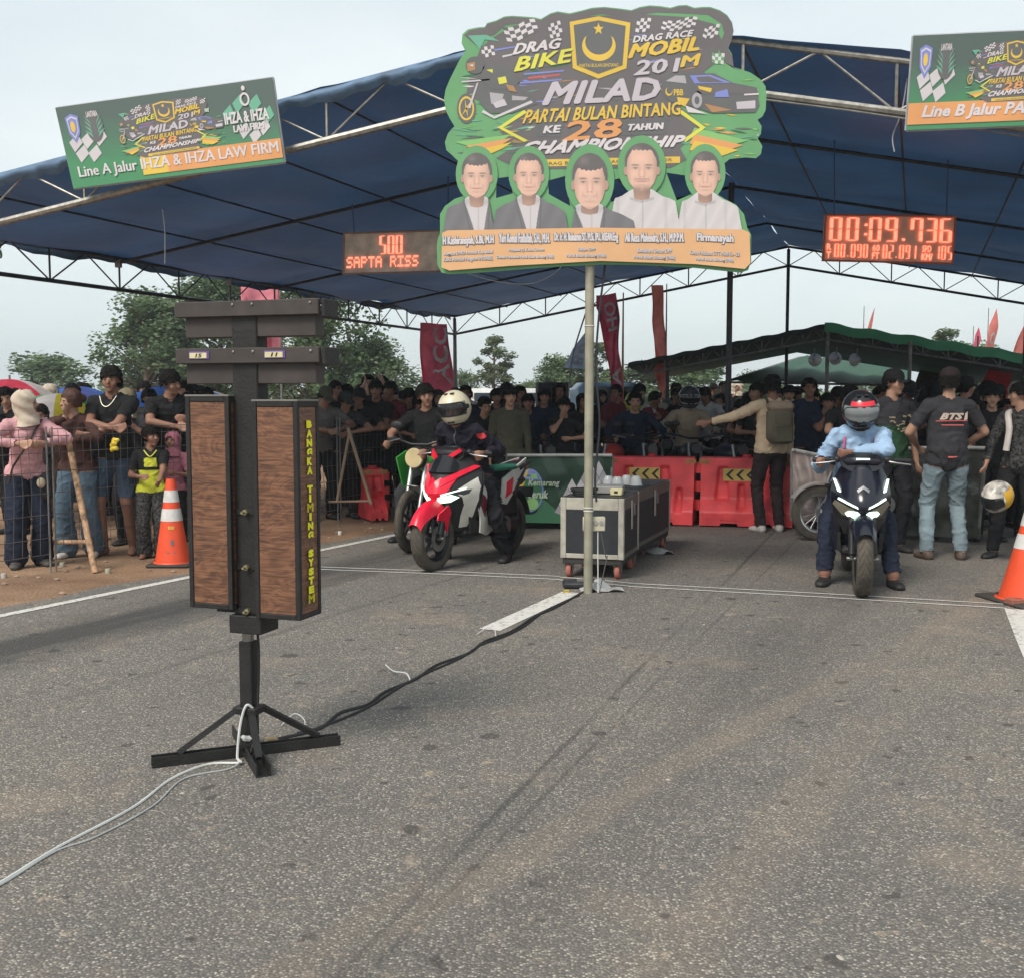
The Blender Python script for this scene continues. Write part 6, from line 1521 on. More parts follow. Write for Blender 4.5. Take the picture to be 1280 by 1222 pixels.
# head furniture, built once in the head's own frame (face towards -y)
def hair_mesh(kind, seed):
    rnd = random.Random(seed); mb = MB(); nu, nv_ = 40, 22; vs = {}; 
    def line(az):                                     # lowest hair height by azimuth (0 = front)
        a = abs(az); 
        if kind == 'long': return (.058 if a < 38 else (-.02 if a < 62 else -.17))
        if kind == 'fringe': return (.035 if a < 55 else (-.0 if a < 100 else -.055))
        if kind == 'bun': return (.062 if a < 45 else (.0 if a < 75 else -.05))
        return (.060 if a < 42 else (.015 if a < 80 else (.0 if a < 105 else -.05)))
    for i in range(nu):
        az = 360 * i / nu - 180
        zl = line(az)
        for j in range(nv_ + 1):
            t = j / nv_; ztop = .128
            z = zl + (ztop - zl) * t
            zz = max(-1, min(1, (z - .03) / .105))
            rr = math.sqrt(max(0.0, 1 - zz * zz)) if z > .03 else (1.0 - .10 * ((.03 - z) / .1) ** 1.3 if z > -.1 else .9 + .1 * (-.1 - z) / .1)
            fl = noise.noise(Vector((az * .06, z * 28, seed))) * .010 + noise.noise(Vector((az * .2, z * 60, seed))) * .005
            th = .013 + (.007 if kind in ('fringe', 'long', 'bun') else .004) + .006 * max(0, t - .2)
            a = R(az)
            x = (.076 + th) * rr * math.sin(a) + fl * math.sin(a); y = -(.089 + th * .8) * rr * math.cos(a) * (1 if abs(az) > 90 else .98) + .014 - fl * math.cos(a)
            vs[(i, j)] = Vector((x, y, z + (.010 * noise.noise(Vector((az * .08, z * 40, seed + 5))) if t > .05 else .009 * rnd.uniform(-1, 1))))
    V_ = [vs[(i, j)] for i in range(nu) for j in range(nv_ + 1)]
    F_ = [(i * (nv_ + 1) + j, ((i + 1) % nu) * (nv_ + 1) + j, ((i + 1) % nu) * (nv_ + 1) + j + 1, i * (nv_ + 1) + j + 1) for i in range(nu) for j in range(nv_)]
    b = len(V_); V_.append(Vector((0, .014, .134))); F_ += [(i * (nv_ + 1) + nv_, ((i + 1) % nu) * (nv_ + 1) + nv_, b) for i in range(nu)]
    mb.add(V_, F_)
    if kind == 'bun': mb.ell((0, .125, .02), (.045, .04, .045), 12, 8)
    return mb.mesh('hair', mat('black hair', (.010, .009, .0085), rough=.8, var=.5, scale=30, bump=.9, bscale=70, spec=.12), 'all')
HAIR = {k: hair_mesh(k, i) for i, k in enumerate(('short', 'fringe', 'long', 'bun'))}
def cap_mesh(back=False):
    mb = MB(); prof = [(.101, .035), (.102, .06), (.094, .095), (.07, .122), (.035, .136), (.002, .14)]
    mb.lathe(prof, (0, .008, 0), 28); mb.v = [(x * .86, y * 1.0, z) for x, y, z in mb.v]
    mb.ell((0, .008, .14), (.008, .008, .005), 8, 4)
    b = MB(); b.grid(12, 5, lambda u, v: Vector((.072 * math.sin((u - .5) * 2.6) * (1 - .06 * v), -.072 - .085 * v * math.cos((u - .5) * 2.2) - .015 * math.cos((u - .5) * 3), .042 - .018 * v - .022 * abs(u - .5) * 2)))
    return mb.mesh('crown', mat('cap black', (.03, .03, .032)), 'all'), b.mesh('brim', mat('cap black', (.03, .03, .032)), 'all')
CAPM, BRIMM = cap_mesh()
def face_meshes():
    out = []
    for s in (-1, 1):
        e = MB().ell((s * .030, -.0815, .010), (.011, .0045, .0045), 10, 6); out.append(('eye', e.mesh('eye', mat('eye white', (.2, .17, .15), rough=.5), 'all')))
        p = MB().ell((s * .030, -.0855, .010), (.0068, .003, .0050), 8, 6); out.append(('pupil', p.mesh('pupil', mat('dark iris', (.02, .014, .01), rough=.2), 'all')))
        b = MB().pipe([(s * .014, -.083, .024), (s * .03, -.083, .030), (s * .048, -.072, .025)], [.003, .0042, .002], 6); out.append(('eyebrow', b.mesh('eyebrow', mat('black hair', (0, 0, 0)), 'all')))
    m = MB().pipe([(-.024, -.0805, -.052), (-.01, -.0885, -.0495), (0, -.0895, -.0505), (.01, -.0885, -.0495), (.024, -.0805, -.052)], [.002, .005, .0045, .005, .002], 8)
    out.append(('mouth', m.mesh('mouth', mat('lips', (.23, .08, .065), rough=.45), 'all')))
    return out
FACE = face_meshes()
def hijab_mesh():
    mb = MB(); nu, nv_ = 44, 26
    def f(u, v):
        az = -180 + 360 * u; a = R(az); 
        z = .138 - .33 * v
        if z > .03: rr = math.sqrt(max(0, 1 - ((z - .03) / .11) ** 2)); X, Y_ = .098 * rr, .112 * rr
        elif z > -.10: k = (.03 - z) / .13; X, Y_ = .098 - .006 * k, .112 - .008 * k
        else: k = (-.10 - z) / .13; X, Y_ = .092 + .05 * k ** .8, .104 + .03 * k
        w = .004 * math.sin(az * .12 + z * 30) + .006 * math.sin(az * .05 + z * 55)
        return Vector(((X + w) * math.sin(a), -(Y_ + w) * math.cos(a) + .014, z))
    vs = [f(i / nu, j / nv_) for j in range(nv_ + 1) for i in range(nu)]
    fs = []
    for j in range(nv_):
        for i in range(nu):
            az = -180 + 360 * (i + .5) / nu; z = .138 - .33 * (j + .5) / nv_
            if (az / 42) ** 2 + ((z + .015) / .078) ** 2 < 1: continue
            fs.append((j * nu + i, j * nu + (i + 1) % nu, (j + 1) * nu + (i + 1) % nu, (j + 1) * nu + i))
    mb.add(vs, fs); return mb.mesh('headscarf', mat('cream scarf', (.5, .42, .34)), 'all')
HIJAB = hijab_mesh()
def hood_mesh():
    m = HIJAB.copy(); return m
def helmet_meshes():
    nu, nv_ = 48, 30; rx, ry, rz_ = .128, .152, .142; cz = .012
    def pt(az, el, off=0):
        a, e = R(az), R(el); x = (rx + off) * math.cos(e) * math.sin(a); y = -(ry + off) * math.cos(e) * math.cos(a); z = (rz_ + off) * math.sin(e)
        if el < 0: k = min(1, -el / 55); y -= .018 * k * max(0, math.cos(a)); x *= 1 - .06 * k; y += .01
        return Vector((x, y + .005, z + cz))
    def win(az, el): return abs(az) < 66 and -20 + abs(az) * .05 < el < 21 - abs(az) * .1
    sh, inn = MB(), MB()
    def grid(off, mb, flip=False):
        vs = [pt(-180 + 360 * i / nu, -58 + 146 * j / nv_, off) for j in range(nv_ + 1) for i in range(nu)]; fs = []
        for j in range(nv_):
            for i in range(nu):
                az = -180 + 360 * (i + .5) / nu; el = -58 + 146 * (j + .5) / nv_
                if win(az, el): continue
                fs.append((j * nu + i, j * nu + (i + 1) % nu, (j + 1) * nu + (i + 1) % nu, (j + 1) * nu + i))
        mb.add(vs, fs); mb.add([pt(0, 90, off)] + [vs[nv_ * nu + i] for i in range(nu)], [(0, 1 + i, 1 + (i + 1) % nu) for i in range(nu)])
    grid(0, sh); grid(-.012, inn)
    trim = MB()
    rim = []
    for k in range(60):
        a = 2 * math.pi * k / 60; az = 66 * math.copysign(abs(math.cos(a)) ** .45, math.cos(a)); el = .5 + 20.5 * math.copysign(abs(math.sin(a)) ** .6, math.sin(a)); rim.append(pt(az, el, .001))
    trim.pipe(rim + [rim[0]], .0055, 6); trim.pipe([pt(-180 + 10 * k, -57, .0) for k in range(37)], .007, 6)
    vis = MB(); vis.grid(24, 8, lambda u, v: pt(-69 + 138 * u, -21 + 44 * v, .004 if True else 0))
    vent = MB()
    for s in (-1, 1): vent.box(pt(s * 22, 58, .004), (.03, .035, .008), bev=.003)
    vent.box(pt(0, -42, .006), (.06, .012, .014), bev=.003)
    pv_ = MB()
    for s in (-1, 1): pv_.cone(pt(s * 74, 4, -.002), .02, pt(s * 74, 4, .008), .018, 14)
    return sh, inn, trim, vis, vent, pv_
HM = [m_.mesh(n_, mat('helmet ' + n_, (.1, .1, .1)), 'all') for m_, n_ in zip(helmet_meshes(), ('helmet_shell', 'helmet_lining', 'helmet_trim', 'visor', 'helmet_vent', 'visor_pivot'))]
HLIN = mat('helmet lining black', (.015, .015, .015), rough=.9)
def visor_mat():
    return mat('clear smoke visor', (.03, .035, .04), rough=.08, alpha=.55, spec=.6)
def put_helmet(root, M, shell, accent=None, visor=None, half=False, trimm=None):
    M = M @ Matrix.Scale(1.12, 4)
    h = bpy.data.objects.new('helmet', None)
    sh = obj_m('helmet_shell', HM[0], root, shell, M)
    i_ = obj_m('helmet_lining', HM[1], sh, HLIN); t_ = obj_m('helmet_trim', HM[2], sh, trimm or HLIN)
    v_ = obj_m('visor', HM[3], sh, visor or visor_mat())
    obj_m('helmet_vent', HM[4], sh, accent or HLIN); obj_m('visor_pivot', HM[5], sh, accent or HLIN)
    return sh
def obj_m(name, me, parent, material=None, M=None):
    o = bpy.data.objects.new(name, me)
    link(o, parent)
    if M is not None: o.matrix_local = M
    if material is not None and len(me.materials):
        o.material_slots[0].link = 'OBJECT'; o.material_slots[0].material = material
    return o
SKIN = {k: mat('skin ' + k, c, rough=.55, var=.1, scale=12, spec=.35) for k, c in dict(a=(.33, .175, .12), b=(.25, .125, .085), c=(.42, .24, .165), d=(.5, .32, .235)).items()}
HAIRM = {'black': mat('black hair', (0, 0, 0)), 'brown': mat('brown hair', (.07, .03, .02), rough=.5, bump=.5, bscale=80)}
CLO = {}
def cl(name):
    tab = dict(jacket=(.018, .016, .026), black=(.018, .018, .02), navy=(.02, .028, .05), charcoal=(.04, .04, .045), grey=(.14, .13, .125), olive=(.075, .07, .05), white=(.55, .53, .5), pink=(.55, .30, .32), denim=(.055, .085, .13), paledenim=(.20, .26, .29), darkblue=(.018, .024, .042), brown=(.07, .035, .03), cream=(.62, .48, .33), yellow=(.5, .52, .05),
               lightblue=(.30, .43, .60), maroon=(.16, .03, .04), darkbrown=(.032, .022, .024), rose=(.33, .12, .16), green=(.03, .075, .04), beige=(.42, .33, .24), red=(.45, .05, .05), khaki=(.2, .17, .11), scarf=(.52, .44, .35), jeansblue=(.09, .14, .19), blackpants=(.02, .02, .024), patterned=(.05, .05, .05))
    k = dict(bump=.5, bscale=9)
    if 'denim' in name or name == 'jeansblue': k = dict(var=.35, scale=2.2, bump=.5, bscale=11)
    if name == 'patterned': k = dict(var=1.0, scale=45)
    return cloth(name, tab[name], **k)
ARCH = {}
def arch(key, **kw):
    if key not in ARCH: ARCH[key] = build_body(**kw)
    return ARCH[key]
PID = [0]
def region(B, root, name, pred, m, push=.004, src='shirt'):
    """a patch of cloth that follows the garment where pred(x,y,z) holds"""
    me0 = B['m'][src]; V = [v.co for v in me0.vertices]; N = [v.normal for v in me0.vertices]; ok = [pred(*v) for v in V]; mp = {}; vs = []; fs = []
    for p in me0.polygons:
        if all(ok[i] for i in p.vertices):
            q = []
            for i in p.vertices:
                if i not in mp: mp[i] = len(vs); vs.append(tuple(V[i] + N[i] * push))
                q.append(mp[i])
            fs.append(q)
    if not fs: return None
    mb = MB(); mb.add(vs, fs); return mb.build(name, m, root, smooth='all', recalc=False)
def person(B, label, loc, rz=0.0, H=1.7, skin='a', shirt='black', pants='black', shoes='black', hair='short', haircol='black', cap=None, capcol='black', hijab=None, helmet=None, group=None, face=True, seated=False):
    s = H / 1.70
    root = thing('person', label, 'person', loc, rz, group, s)
    m = B['m']; sk = SKIN[skin]
    body = obj_m('body', m['body'], root, sk)
    obj_m('shirt', m['shirt'], root, cl(shirt)); obj_m('trousers', m['trousers'], root, cl(pants))
    for i in range(2):
        if m.get('shoe%d' % i): obj_m('shoe', m['shoe%d' % i], root, plast('shoe ' + shoes, {'black': (.02, .02, .02), 'white': (.5, .48, .45), 'brown': (.09, .06, .045), 'grey': (.07, .065, .06)}[shoes], rough=.6))
    HMx = B['head']
    if face:
        for n_, me in FACE:
            obj_m(n_, me, body, None, HMx)
    if helmet: put_helmet(root, HMx, *helmet)
    elif hijab: obj_m('headscarf', HIJAB, root, cl(hijab), HMx)
    elif cap:
        c = obj_m('cap', CAPM, root, cl(capcol), HMx @ (Matrix.Rotation(math.pi, 4, 'Z') if cap == 'back' else Matrix.Identity(4))); obj_m('brim', BRIMM, c, cl(capcol))
        obj_m('hair', HAIR['short'], root, HAIRM[haircol], HMx @ Matrix.Translation((0, .002, -.012)) @ Matrix.Scale(.97, 4))
    else: obj_m('hair', HAIR[hair], root, HAIRM[haircol], HMx)
    return root
def at(px, Y): return Vector(((px - CX) / FPX * Y, Y, 0))       # ground point under a picture column
def hgt(ytop, Y): return EYE + (HOR - ytop) * Y / FPX
# ------------------------------------------------------------------ motor scooters (front towards -y)
RUB = mat('tyre rubber worn', (.085, .074, .06), rough=.9, var=.3, scale=14, bump=.4, bscale=90)
TREAD = mat('tyre groove', (.018, .017, .016), rough=.95)
ALU = metal('cast aluminium', (.32, .32, .32), rough=.45); ALB = mat('black alloy', (.025, .025, .027), rough=.4, metal=.4)
CHR = metal('fork chrome', (.6, .6, .6), rough=.25)
def wheel(parent, c, r, w, spokes=5, rim=ALB, name='wheel', wire=False):
    c = Vector(c); M = Matrix.Rotation(R(90), 3, 'Y')
    k = w / 2
    rimr = r * .70
    prof = [(rimr, -k * .75), (rimr + (r - rimr) * .55, -k), (r - .012, -k * .72), (r - .002, -k * .3), (r, 0), (r - .002, k * .3), (r - .012, k * .72), (rimr + (r - rimr) * .55, k), (rimr, k * .75)]
    t = MB().lathe(prof, c, 48, M, closed=False).build('tyre', RUB, parent, smooth='all')
    g = MB()
    n = 26
    for i in range(n):                                # V grooves
        for s in (-1, 1):
            pts = []
            for q in range(4):
                a = 2 * math.pi * (i + (.5 if s > 0 else 0) + q * .38) / n; x = s * k * (.06 + .22 * q)
                rr = r - .0005 - .012 * max(0, (abs(x) / k - .3) / .42) ** 1.3 + .0015 if abs(x) / k > .3 else r + .0005
                pts.append((x, rr, a))
            for (x0, r0, a0), (x1, r1, a1) in zip(pts[:-1], pts[1:]):
                h = .009
                g.add([c + Vector((x0, -math.sin(a0 - h) * r0, math.cos(a0 - h) * r0)), c + Vector((x1, -math.sin(a1 - h) * r1, math.cos(a1 - h) * r1)), c + Vector((x1, -math.sin(a1 + h) * r1, math.cos(a1 + h) * r1)), c + Vector((x0, -math.sin(a0 + h) * r0, math.cos(a0 + h) * r0))], [(0, 1, 2, 3)])
    g.build('tread_groove', TREAD, t, recalc=False)
    MB().lathe([(rimr + .004, -k * .7), (rimr - .02, -k * .5), (rimr - .03, 0), (rimr - .02, k * .5), (rimr + .004, k * .7)], c, 40, M).build('rim', rim, t, smooth='all')
    hub = MB(); hub.cone(c + Vector((-k * .8, 0, 0)), .045, c + Vector((k * .8, 0, 0)), .045, 16); hub.build('hub', ALU if wire else rim, t, smooth=True)
    for i in range(spokes):
        a = 2 * math.pi * i / spokes
        if wire:
            for s in (-1, 1): MB().cone(c + Vector((s * .03, math.cos(a) * .04, math.sin(a) * .04)), .0025, c + Vector((0, math.cos(a + s * .25) * rimr, math.sin(a + s * .25) * rimr)), .0025, 4).build('spoke', CHR, t)
        else: MB().cone(c + Vector((0, math.cos(a) * .03, math.sin(a) * .03)), (.022, .018), c + Vector((0, math.cos(a + .12) * (rimr - .01), math.sin(a + .12) * (rimr - .01))), (.016, .014), 6).build('spoke', rim, t, smooth=True)
    return t
def subdiv_poly(poly, step):
    """triangulated and finely cut flat polygon: returns verts, faces in 2D"""
    bm = bmesh.new(); bm.faces.new([bm.verts.new((x, y, 0)) for x, y in poly])
    xs = [p[0] for p in poly]; ys = [p[1] for p in poly]
    for ax, lo, hi in ((0, min(xs), max(xs)), (1, min(ys), max(ys))):
        n = int((hi - lo) / step)
        for k in range(1, n + 1):
            co = [0, 0, 0]; no = [0, 0, 0]; co[ax] = lo + (hi - lo) * k / (n + 1); no[ax] = 1
            bmesh.ops.bisect_plane(bm, geom=bm.verts[:] + bm.edges[:] + bm.faces[:], plane_co=co, plane_no=no)
    bmesh.ops.triangulate(bm, faces=[f for f in bm.faces if len(f.verts) > 4])
    bm.verts.ensure_lookup_table(); bm.verts.index_update()
    vs = [(v.co.x, v.co.y) for v in bm.verts]; fs = [tuple(v.index for v in f.verts) for f in bm.faces]; bm.free(); return vs, fs
def panel(parent, name, poly, surf, m, out=.0, thick=.008, mirror=False, step=.04, round_=True):
    for sgn in ((1, -1) if mirror else (1,)):
        vs, fs = subdiv_poly(poly, step)
        bm = bmesh.new(); top = [bm.verts.new(surf(x * 1.0, y, out, sgn)) for x, y in vs]
        for f in fs:
            try: bm.faces.new([top[i] for i in f])
            except ValueError: pass
        me = bpy.data.meshes.new(name)
        r = bmesh.ops.extrude_face_region(bm, geom=bm.faces[:])
        nv_ = [e for e in r['geom'] if isinstance(e, bmesh.types.BMVert)]
        base = [surf(x, y, out - thick, sgn) for x, y in vs]
        mp = {}
        for v in nv_:
            bi = min(range(len(top)), key=lambda i: (top[i].co - v.co).length_squared) if len(top) < 1 else None
        # new verts keep order of the originals
        for i, v in enumerate(sorted(nv_, key=lambda q: 0)): pass
        for v in nv_:
            k = (round(v.co.x, 6), round(v.co.y, 6), round(v.co.z, 6)); mp.setdefault(k, []).append(v)
        for i, t_ in enumerate(top):
            k = (round(t_.co.x, 6), round(t_.co.y, 6), round(t_.co.z, 6))
            for v in mp.get(k, []): v.co = base[i]
        bmesh.ops.recalc_face_normals(bm, faces=bm.faces); bm.to_mesh(me); bm.free()
        me.materials.append(m); me.polygons.foreach_set('use_smooth', [True] * len(me.polygons))
        try: me.set_sharp_from_angle(angle=R(35))
        except Exception: pass
        link(bpy.data.objects.new(name, me), parent)
def lerp_tab(tab, z):
    if z <= tab[0][0]: return tab[0][1:]
    for a, b in zip(tab[:-1], tab[1:]):
        if z <= b[0]:
            t = (z - a[0]) / (b[0] - a[0]); return tuple(p + (q - p) * t for p, q in zip(a[1:], b[1:]))
    return tab[-1][1:]
def scooter(label, loc, rz, kind):
    red = kind == 'red'
    o = thing('scooter', label, 'scooter', loc, rz)
    BODY = plast('scooter black gloss', (.012, .013, .02), rough=.22, spec=.5); MATT = plast('scooter matt black', (.02, .02, .022), rough=.55)
    RD_ = plast('scooter red', (.72, .015, .045), rough=.25); WH = plast('scooter pearl white', (.66, .64, .58), rough=.28); MAR = plast('scooter dark maroon', (.16, .02, .04), rough=.35)
    BLU = plast('scooter blue black', (.008, .009, .018), rough=.2, spec=.6)
    col_main = MATT if red else BLU
    wr, ww = (.285, .125) if red else (.285, .12)
    fy, ry = -.66, .66
    wheel(o, (0, fy, wr), wr, ww); wheel(o, (0, ry, wr * .98), wr * .98, ww * 1.1)
    # fork, disc, caliper
    for s in (-1, 1):
        f_ = MB().cone((s * .078, fy, wr), .022, (s * .075, fy + .14, .62), .026, 12).build('fork_leg', MATT, o, smooth=True)
        MB().cone((s * .078, fy + .0, wr + .03), .028, (s * .078, fy + .045, wr + .17), .026, 12).build('fork_slider', ALB, f_, smooth=True)
        MB().cone((s * .05, fy, wr), .014, (s * .115, fy, wr), .014, 10).build('axle', ALU, f_, smooth=True)
    MB().lathe([(.06, -.003), (.11, -.003), (.11, .003), (.06, .003)], (.062, fy, wr), 28, Matrix.Rotation(R(90), 3, 'Y'), closed=True).build('brake_disc', metal('disc steel', (.4, .4, .4), rough=.3), o)
    MB().box((.075, fy + .09, wr + .05), (.03, .06, .08), bev=.01).build('caliper', ALU, o, smooth=True)
    # front fender: arc over the wheel
    def fend(u, v):
        a = R(-38 + 128 * u) if red else R(-22 + 112 * u); x = (v - .5) * 2
        hw = (.085 if red else .105) * (1 - .35 * (1 - u) ** 2 if not red else 1 - .2 * (1 - u)); rr = wr + .035 + .012 * (1 - x * x)
        drop = .05 * abs(x) ** 3 * (1 + (1.2 if red else .6) * math.sin(math.pi * u))
        return Vector((x * hw, fy - math.sin(R(90) - a) * 0 + math.cos(a + R(90)) * -1 * 0 + (-math.cos(R(60) + a * .9) * rr), wr + math.sin(R(60) + a * .9) * rr - drop))
    MB().grid(22, 10, fend).build('front_fender', RD_ if red else BLU, o, smooth='all')
    if red:
        for s in (-1, 1):
            MB().prism([(-.06, .50), (.10, .56), (.14, .50), (.10, .42), (.07, .33), (.03, .43), (-.08, .45)], lambda u, v, w: Vector((s * (.088 + .006) + s * w, fy + u, v)), .012).build('fender_side', RD_, o, smooth=True)
    # front apron surface: half width, nose y, side y by height
    tab = [(.30, .10, -.40, -.26), (.42, .15, -.46, -.28), (.55, .19, -.56, -.30), (.66, .215, -.63, -.32), (.74, .225, -.60, -.32), (.84, .21, -.52, -.30), (.92, .17, -.46, -.30), (1.0, .13, -.40, -.30)]
    if red: tab = [(a_, b_ * 1.34, c_ - .03, d_) for a_, b_, c_, d_ in tab]
    KXW = 1.34 if red else 1.0
    def S(x, z, out=0.0, sgn=1):
        x = x * KXW
        hw, yn, ys = lerp_tab(tab, z); q = min(1.0, abs(x) / hw); y = yn + (ys - yn) * q ** (1.7 if red else 2.0)
        n_ = Vector((.75 * q * (1 if x >= 0 else -1), -1, .1)).normalized()
        return Vector((x * sgn, y, z)) + Vector((n_.x * sgn, n_.y, n_.z)) * out
    MB().grid(24, 22, lambda u, v: (lambda z: S((u * 2 - 1) * lerp_tab(tab, z)[0] / KXW, z))(.32 + .66 * v)).build('front_cowl', col_main, o, smooth='all')
    # legshield back, inner fairing
    MB().grid(12, 12, lambda u, v: (lambda z: Vector(((u * 2 - 1) * (lerp_tab(tab, z)[0] + .004), lerp_tab(tab, z)[2] + .02 - .04 * math.sin(math.pi * u), z)))(.32 + .62 * v)).build('leg_shield', MATT, o, smooth='all')
    lamp = mat('lit headlamp', (.62, .95, .72), emit=1.05, var=.03); led = mat('lit running light', (.75, .9, .8), emit=.8, var=.02); lens = plast('lamp lens smoke', (.05, .055, .06), rough=.08, spec=.7)
    lensy = plast('amber grey lens', (.22, .2, .15), rough=.12)
    if red:
        panel(o, 'nose_panel', [(-.035, .60), (.035, .60), (.09, .70), (.115, .80), (.06, .76), (.03, .80), (0, .765), (-.03, .80), (-.06, .76), (-.115, .80), (-.09, .70)], S, RD_, .016, .016)
        panel(o, 'shoulder_panel', [(.04, .72), (.10, .78), (.20, .89), (.165, .90), (.09, .83), (.03, .78)], S, RD_, .022, .014, True)
        panel(o, 'white_side_panel', [(.115, .68), (.20, .80), (.218, .72), (.196, .60), (.15, .46), (.105, .36), (.07, .352), (.10, .46), (.135, .56), (.14, .63)], S, WH, .014, .014, True)
        panel(o, 'headlight_lens', [(.0, .585), (.05, .59), (.17, .66), (.185, .70), (.10, .67), (.03, .62), (0, .61)], S, lens, .014, .012, True)
        panel(o, 'headlight', [(.012, .575), (.085, .588), (.13, .63), (.10, .655), (.03, .628)], S, lamp, .020, .01, True)
        panel(o, 'running_light', [(.05, .64), (.16, .70), (.165, .712), (.05, .655)], S, led, .022, .01, True)
        panel(o, 'lower_grille', [(-.10, .50), (.10, .50), (.15, .575), (-.15, .575)], S, MATT, .012, .012)
        panel(o, 'windscreen', [(-.10, .84), (.10, .84), (.09, .92), (.04, .985), (-.04, .985), (-.09, .92)], lambda x, z, out, sgn: S(x, z, out + .03 + .0 * z, sgn), plast('smoked screen', (.015, .016, .02), rough=.1), .0, .006)
    else:
        panel(o, 'nose_panel', [(-.02, .605), (.02, .605), (.10, .68), (.15, .76), (.13, .86), (.05, .875), (-.05, .875), (-.13, .86), (-.15, .76), (-.10, .68)], S, BLU, .014, .014)
        panel(o, 'emblem_ridge', [(-.035, .77), (0, .80), (.035, .77), (.045, .79), (0, .825), (-.045, .79)], S, ALU, .022, .008)
        panel(o, 'upper_running_light', [(.150, .765), (.172, .77), (.20, .86), (.188, .862)], S, led, .016, .012, True)
        panel(o, 'running_light', [(.035, .652), (.10, .680), (.17, .712), (.165, .726), (.10, .697), (.04, .668)], S, led, .020, .012, True)
        panel(o, 'headlight_lens', [(.005, .575), (.14, .595), (.205, .67), (.19, .70), (.10, .66), (.02, .635)], S, lensy, .012, .012, True)
        panel(o, 'headlight', [(.015, .585), (.06, .578), (.105, .59), (.12, .612), (.10, .632), (.04, .632), (.018, .61)], S, lamp, .019, .01, True)
        panel(o, 'lower_grille', [(-.12, .44), (.12, .44), (.17, .56), (-.17, .56)], S, MATT, .01, .01)
    # sides: mapped on (y,z) with x from the body width
    tabx = [(-.40, .19 if red else .15), (-.2, .22 if red else .20), (0, .185), (.2, .165), (.5, .16), (.8, .10), (.98, .045)]
    def SD(y, z, out=0.0, sgn=1):
        w = lerp_tab(tabx, y)[0]; w *= 1 - .25 * max(0, (z - .62)) / .2 if z > .62 else 1 - .15 * max(0, .4 - z) / .2
        return Vector((sgn * (w + out), y, z))
    panel(o, 'floor_side', [(-.34, .30), (.30, .27), (.34, .42), (.1, .40), (-.2, .38), (-.36, .45)], SD, MATT, .004, .02, True)
    if red:
        panel(o, 'white_side_panel', [(-.36, .66), (-.30, .84), (-.20, .80), (-.12, .66), (-.16, .50), (-.10, .36), (.10, .30), (-.10, .26), (-.24, .30), (-.26, .46), (-.30, .56)], SD, WH, .030, .014, True)
        panel(o, 'maroon_flash', [(-.34, .66), (-.22, .64), (-.15, .58), (-.20, .44), (-.24, .52)], SD, MAR, .038, .01, True)
        panel(o, 'side_cowl', [(-.36, .84), (-.1, .78), (.2, .74), (.3, .5), (.2, .4), (-.1, .38), (-.3, .5)], SD, MATT, .0, .02, True)
        panel(o, 'tail_panel', [(.2, .52), (.34, .50), (.5, .62), (.94, .84), (.96, .90), (.6, .83), (.3, .74)], SD, WH, .012, .014, True)
        panel(o, 'tail_flash', [(.3, .56), (.42, .60), (.5, .74), (.36, .70)], SD, RD_, .02, .01, True)
        panel(o, 'tail_black', [(.44, .60), (.66, .72), (.9, .82), (.9, .79), (.62, .64), (.5, .56)], SD, MATT, .016, .012, True)
    else:
        panel(o, 'side_cowl', [(-.34, .84), (-.22, .72), (-.15, .5), (-.1, .36), (-.3, .3), (-.36, .5)], SD, BODY, .01, .02, True)
        panel(o, 'tail_panel', [(.1, .46), (.34, .44), (.6, .56), (.95, .80), (.96, .86), (.5, .80), (.2, .72)], SD, BODY, .012, .016, True)
    MB().grid(10, 12, lambda u, v: Vector(((u - .5) * .30 * (1 - .25 * v), .12 + .72 * v, .745 + .05 * math.sin(math.pi * u) + .055 * v + (.03 if v > .55 else 0)))).build('seat_top', MATT, o, smooth='all')
    MB().box((0, .46, .70), (.27, .70, .10), bev=.04).build('seat', MATT, o, smooth=True)
    MB().box((0, .34, .52), (.24, .66, .34), bev=.05).build('body_core', MATT, o, smooth=True)
    MB().box((0, -.06, .30), (.30, .56, .08), bev=.03).build('floorboard', MATT, o, smooth=True)
    MB().box((0, .87, .82), (.12, .2, .06), bev=.02).build('tail', MATT if not red else RD_, o, smooth=True)
    MB().pipe([(-.10, .72, .80), (-.11, .9, .86), (0, .97, .87), (.11, .9, .86), (.10, .72, .80)], .014, 8).build('grab_rail', MATT, o, smooth=True)
    # engine, swing arm, exhaust, rear shocks, rear fender
    MB().box((.08, .38, .30), (.16, .5, .17), bev=.04).build('engine', ALB, o, smooth=True)
    MB().lathe([(.005, .03), (.09, .03), (.10, 0), (.09, -.02)], (.17, .28, .31), 24, Matrix.Rotation(R(90), 3, 'Y')).build('belt_cover', ALU, o, smooth=True)
    e_ = MB().cone((-.17, .35, .30), .045, (-.19, .85, .42), .062, 16).build('exhaust', ALB, o, smooth=True); MB().cone((-.19, .85, .42), .04, (-.192, .87, .425), .03, 14).build('exhaust_tip', CHR, e_)
    for s in (-1, 1): MB().cone((s * .12, ry - .02, .33), .018, (s * .12, ry - .1, .66), .018, 10).build('shock_absorber', CHR if not red else ALB, o, smooth=True)
    MB().grid(16, 6, lambda u, v: (lambda a: Vector(((v - .5) * .15, ry + math.cos(a) * (wr + .04) * 1.0, wr + math.sin(a) * (wr + .04))))(R(10 + 100 * u))).build('rear_fender', MATT, o, smooth='all')
    MB().box((0, 1.0, .56), (.19, .01, .10), M=Matrix.Rotation(R(-20), 3, 'X')).build('number_plate', mat('plate black', (.03, .03, .03)), o)
    # handlebar cover, grips, levers, dash, mirrors
    MB().box((0, -.36, 1.0), (.30, .15, .085), bev=.035).build('handlebar_cover', RD_ if False else col_main, o, smooth=True)
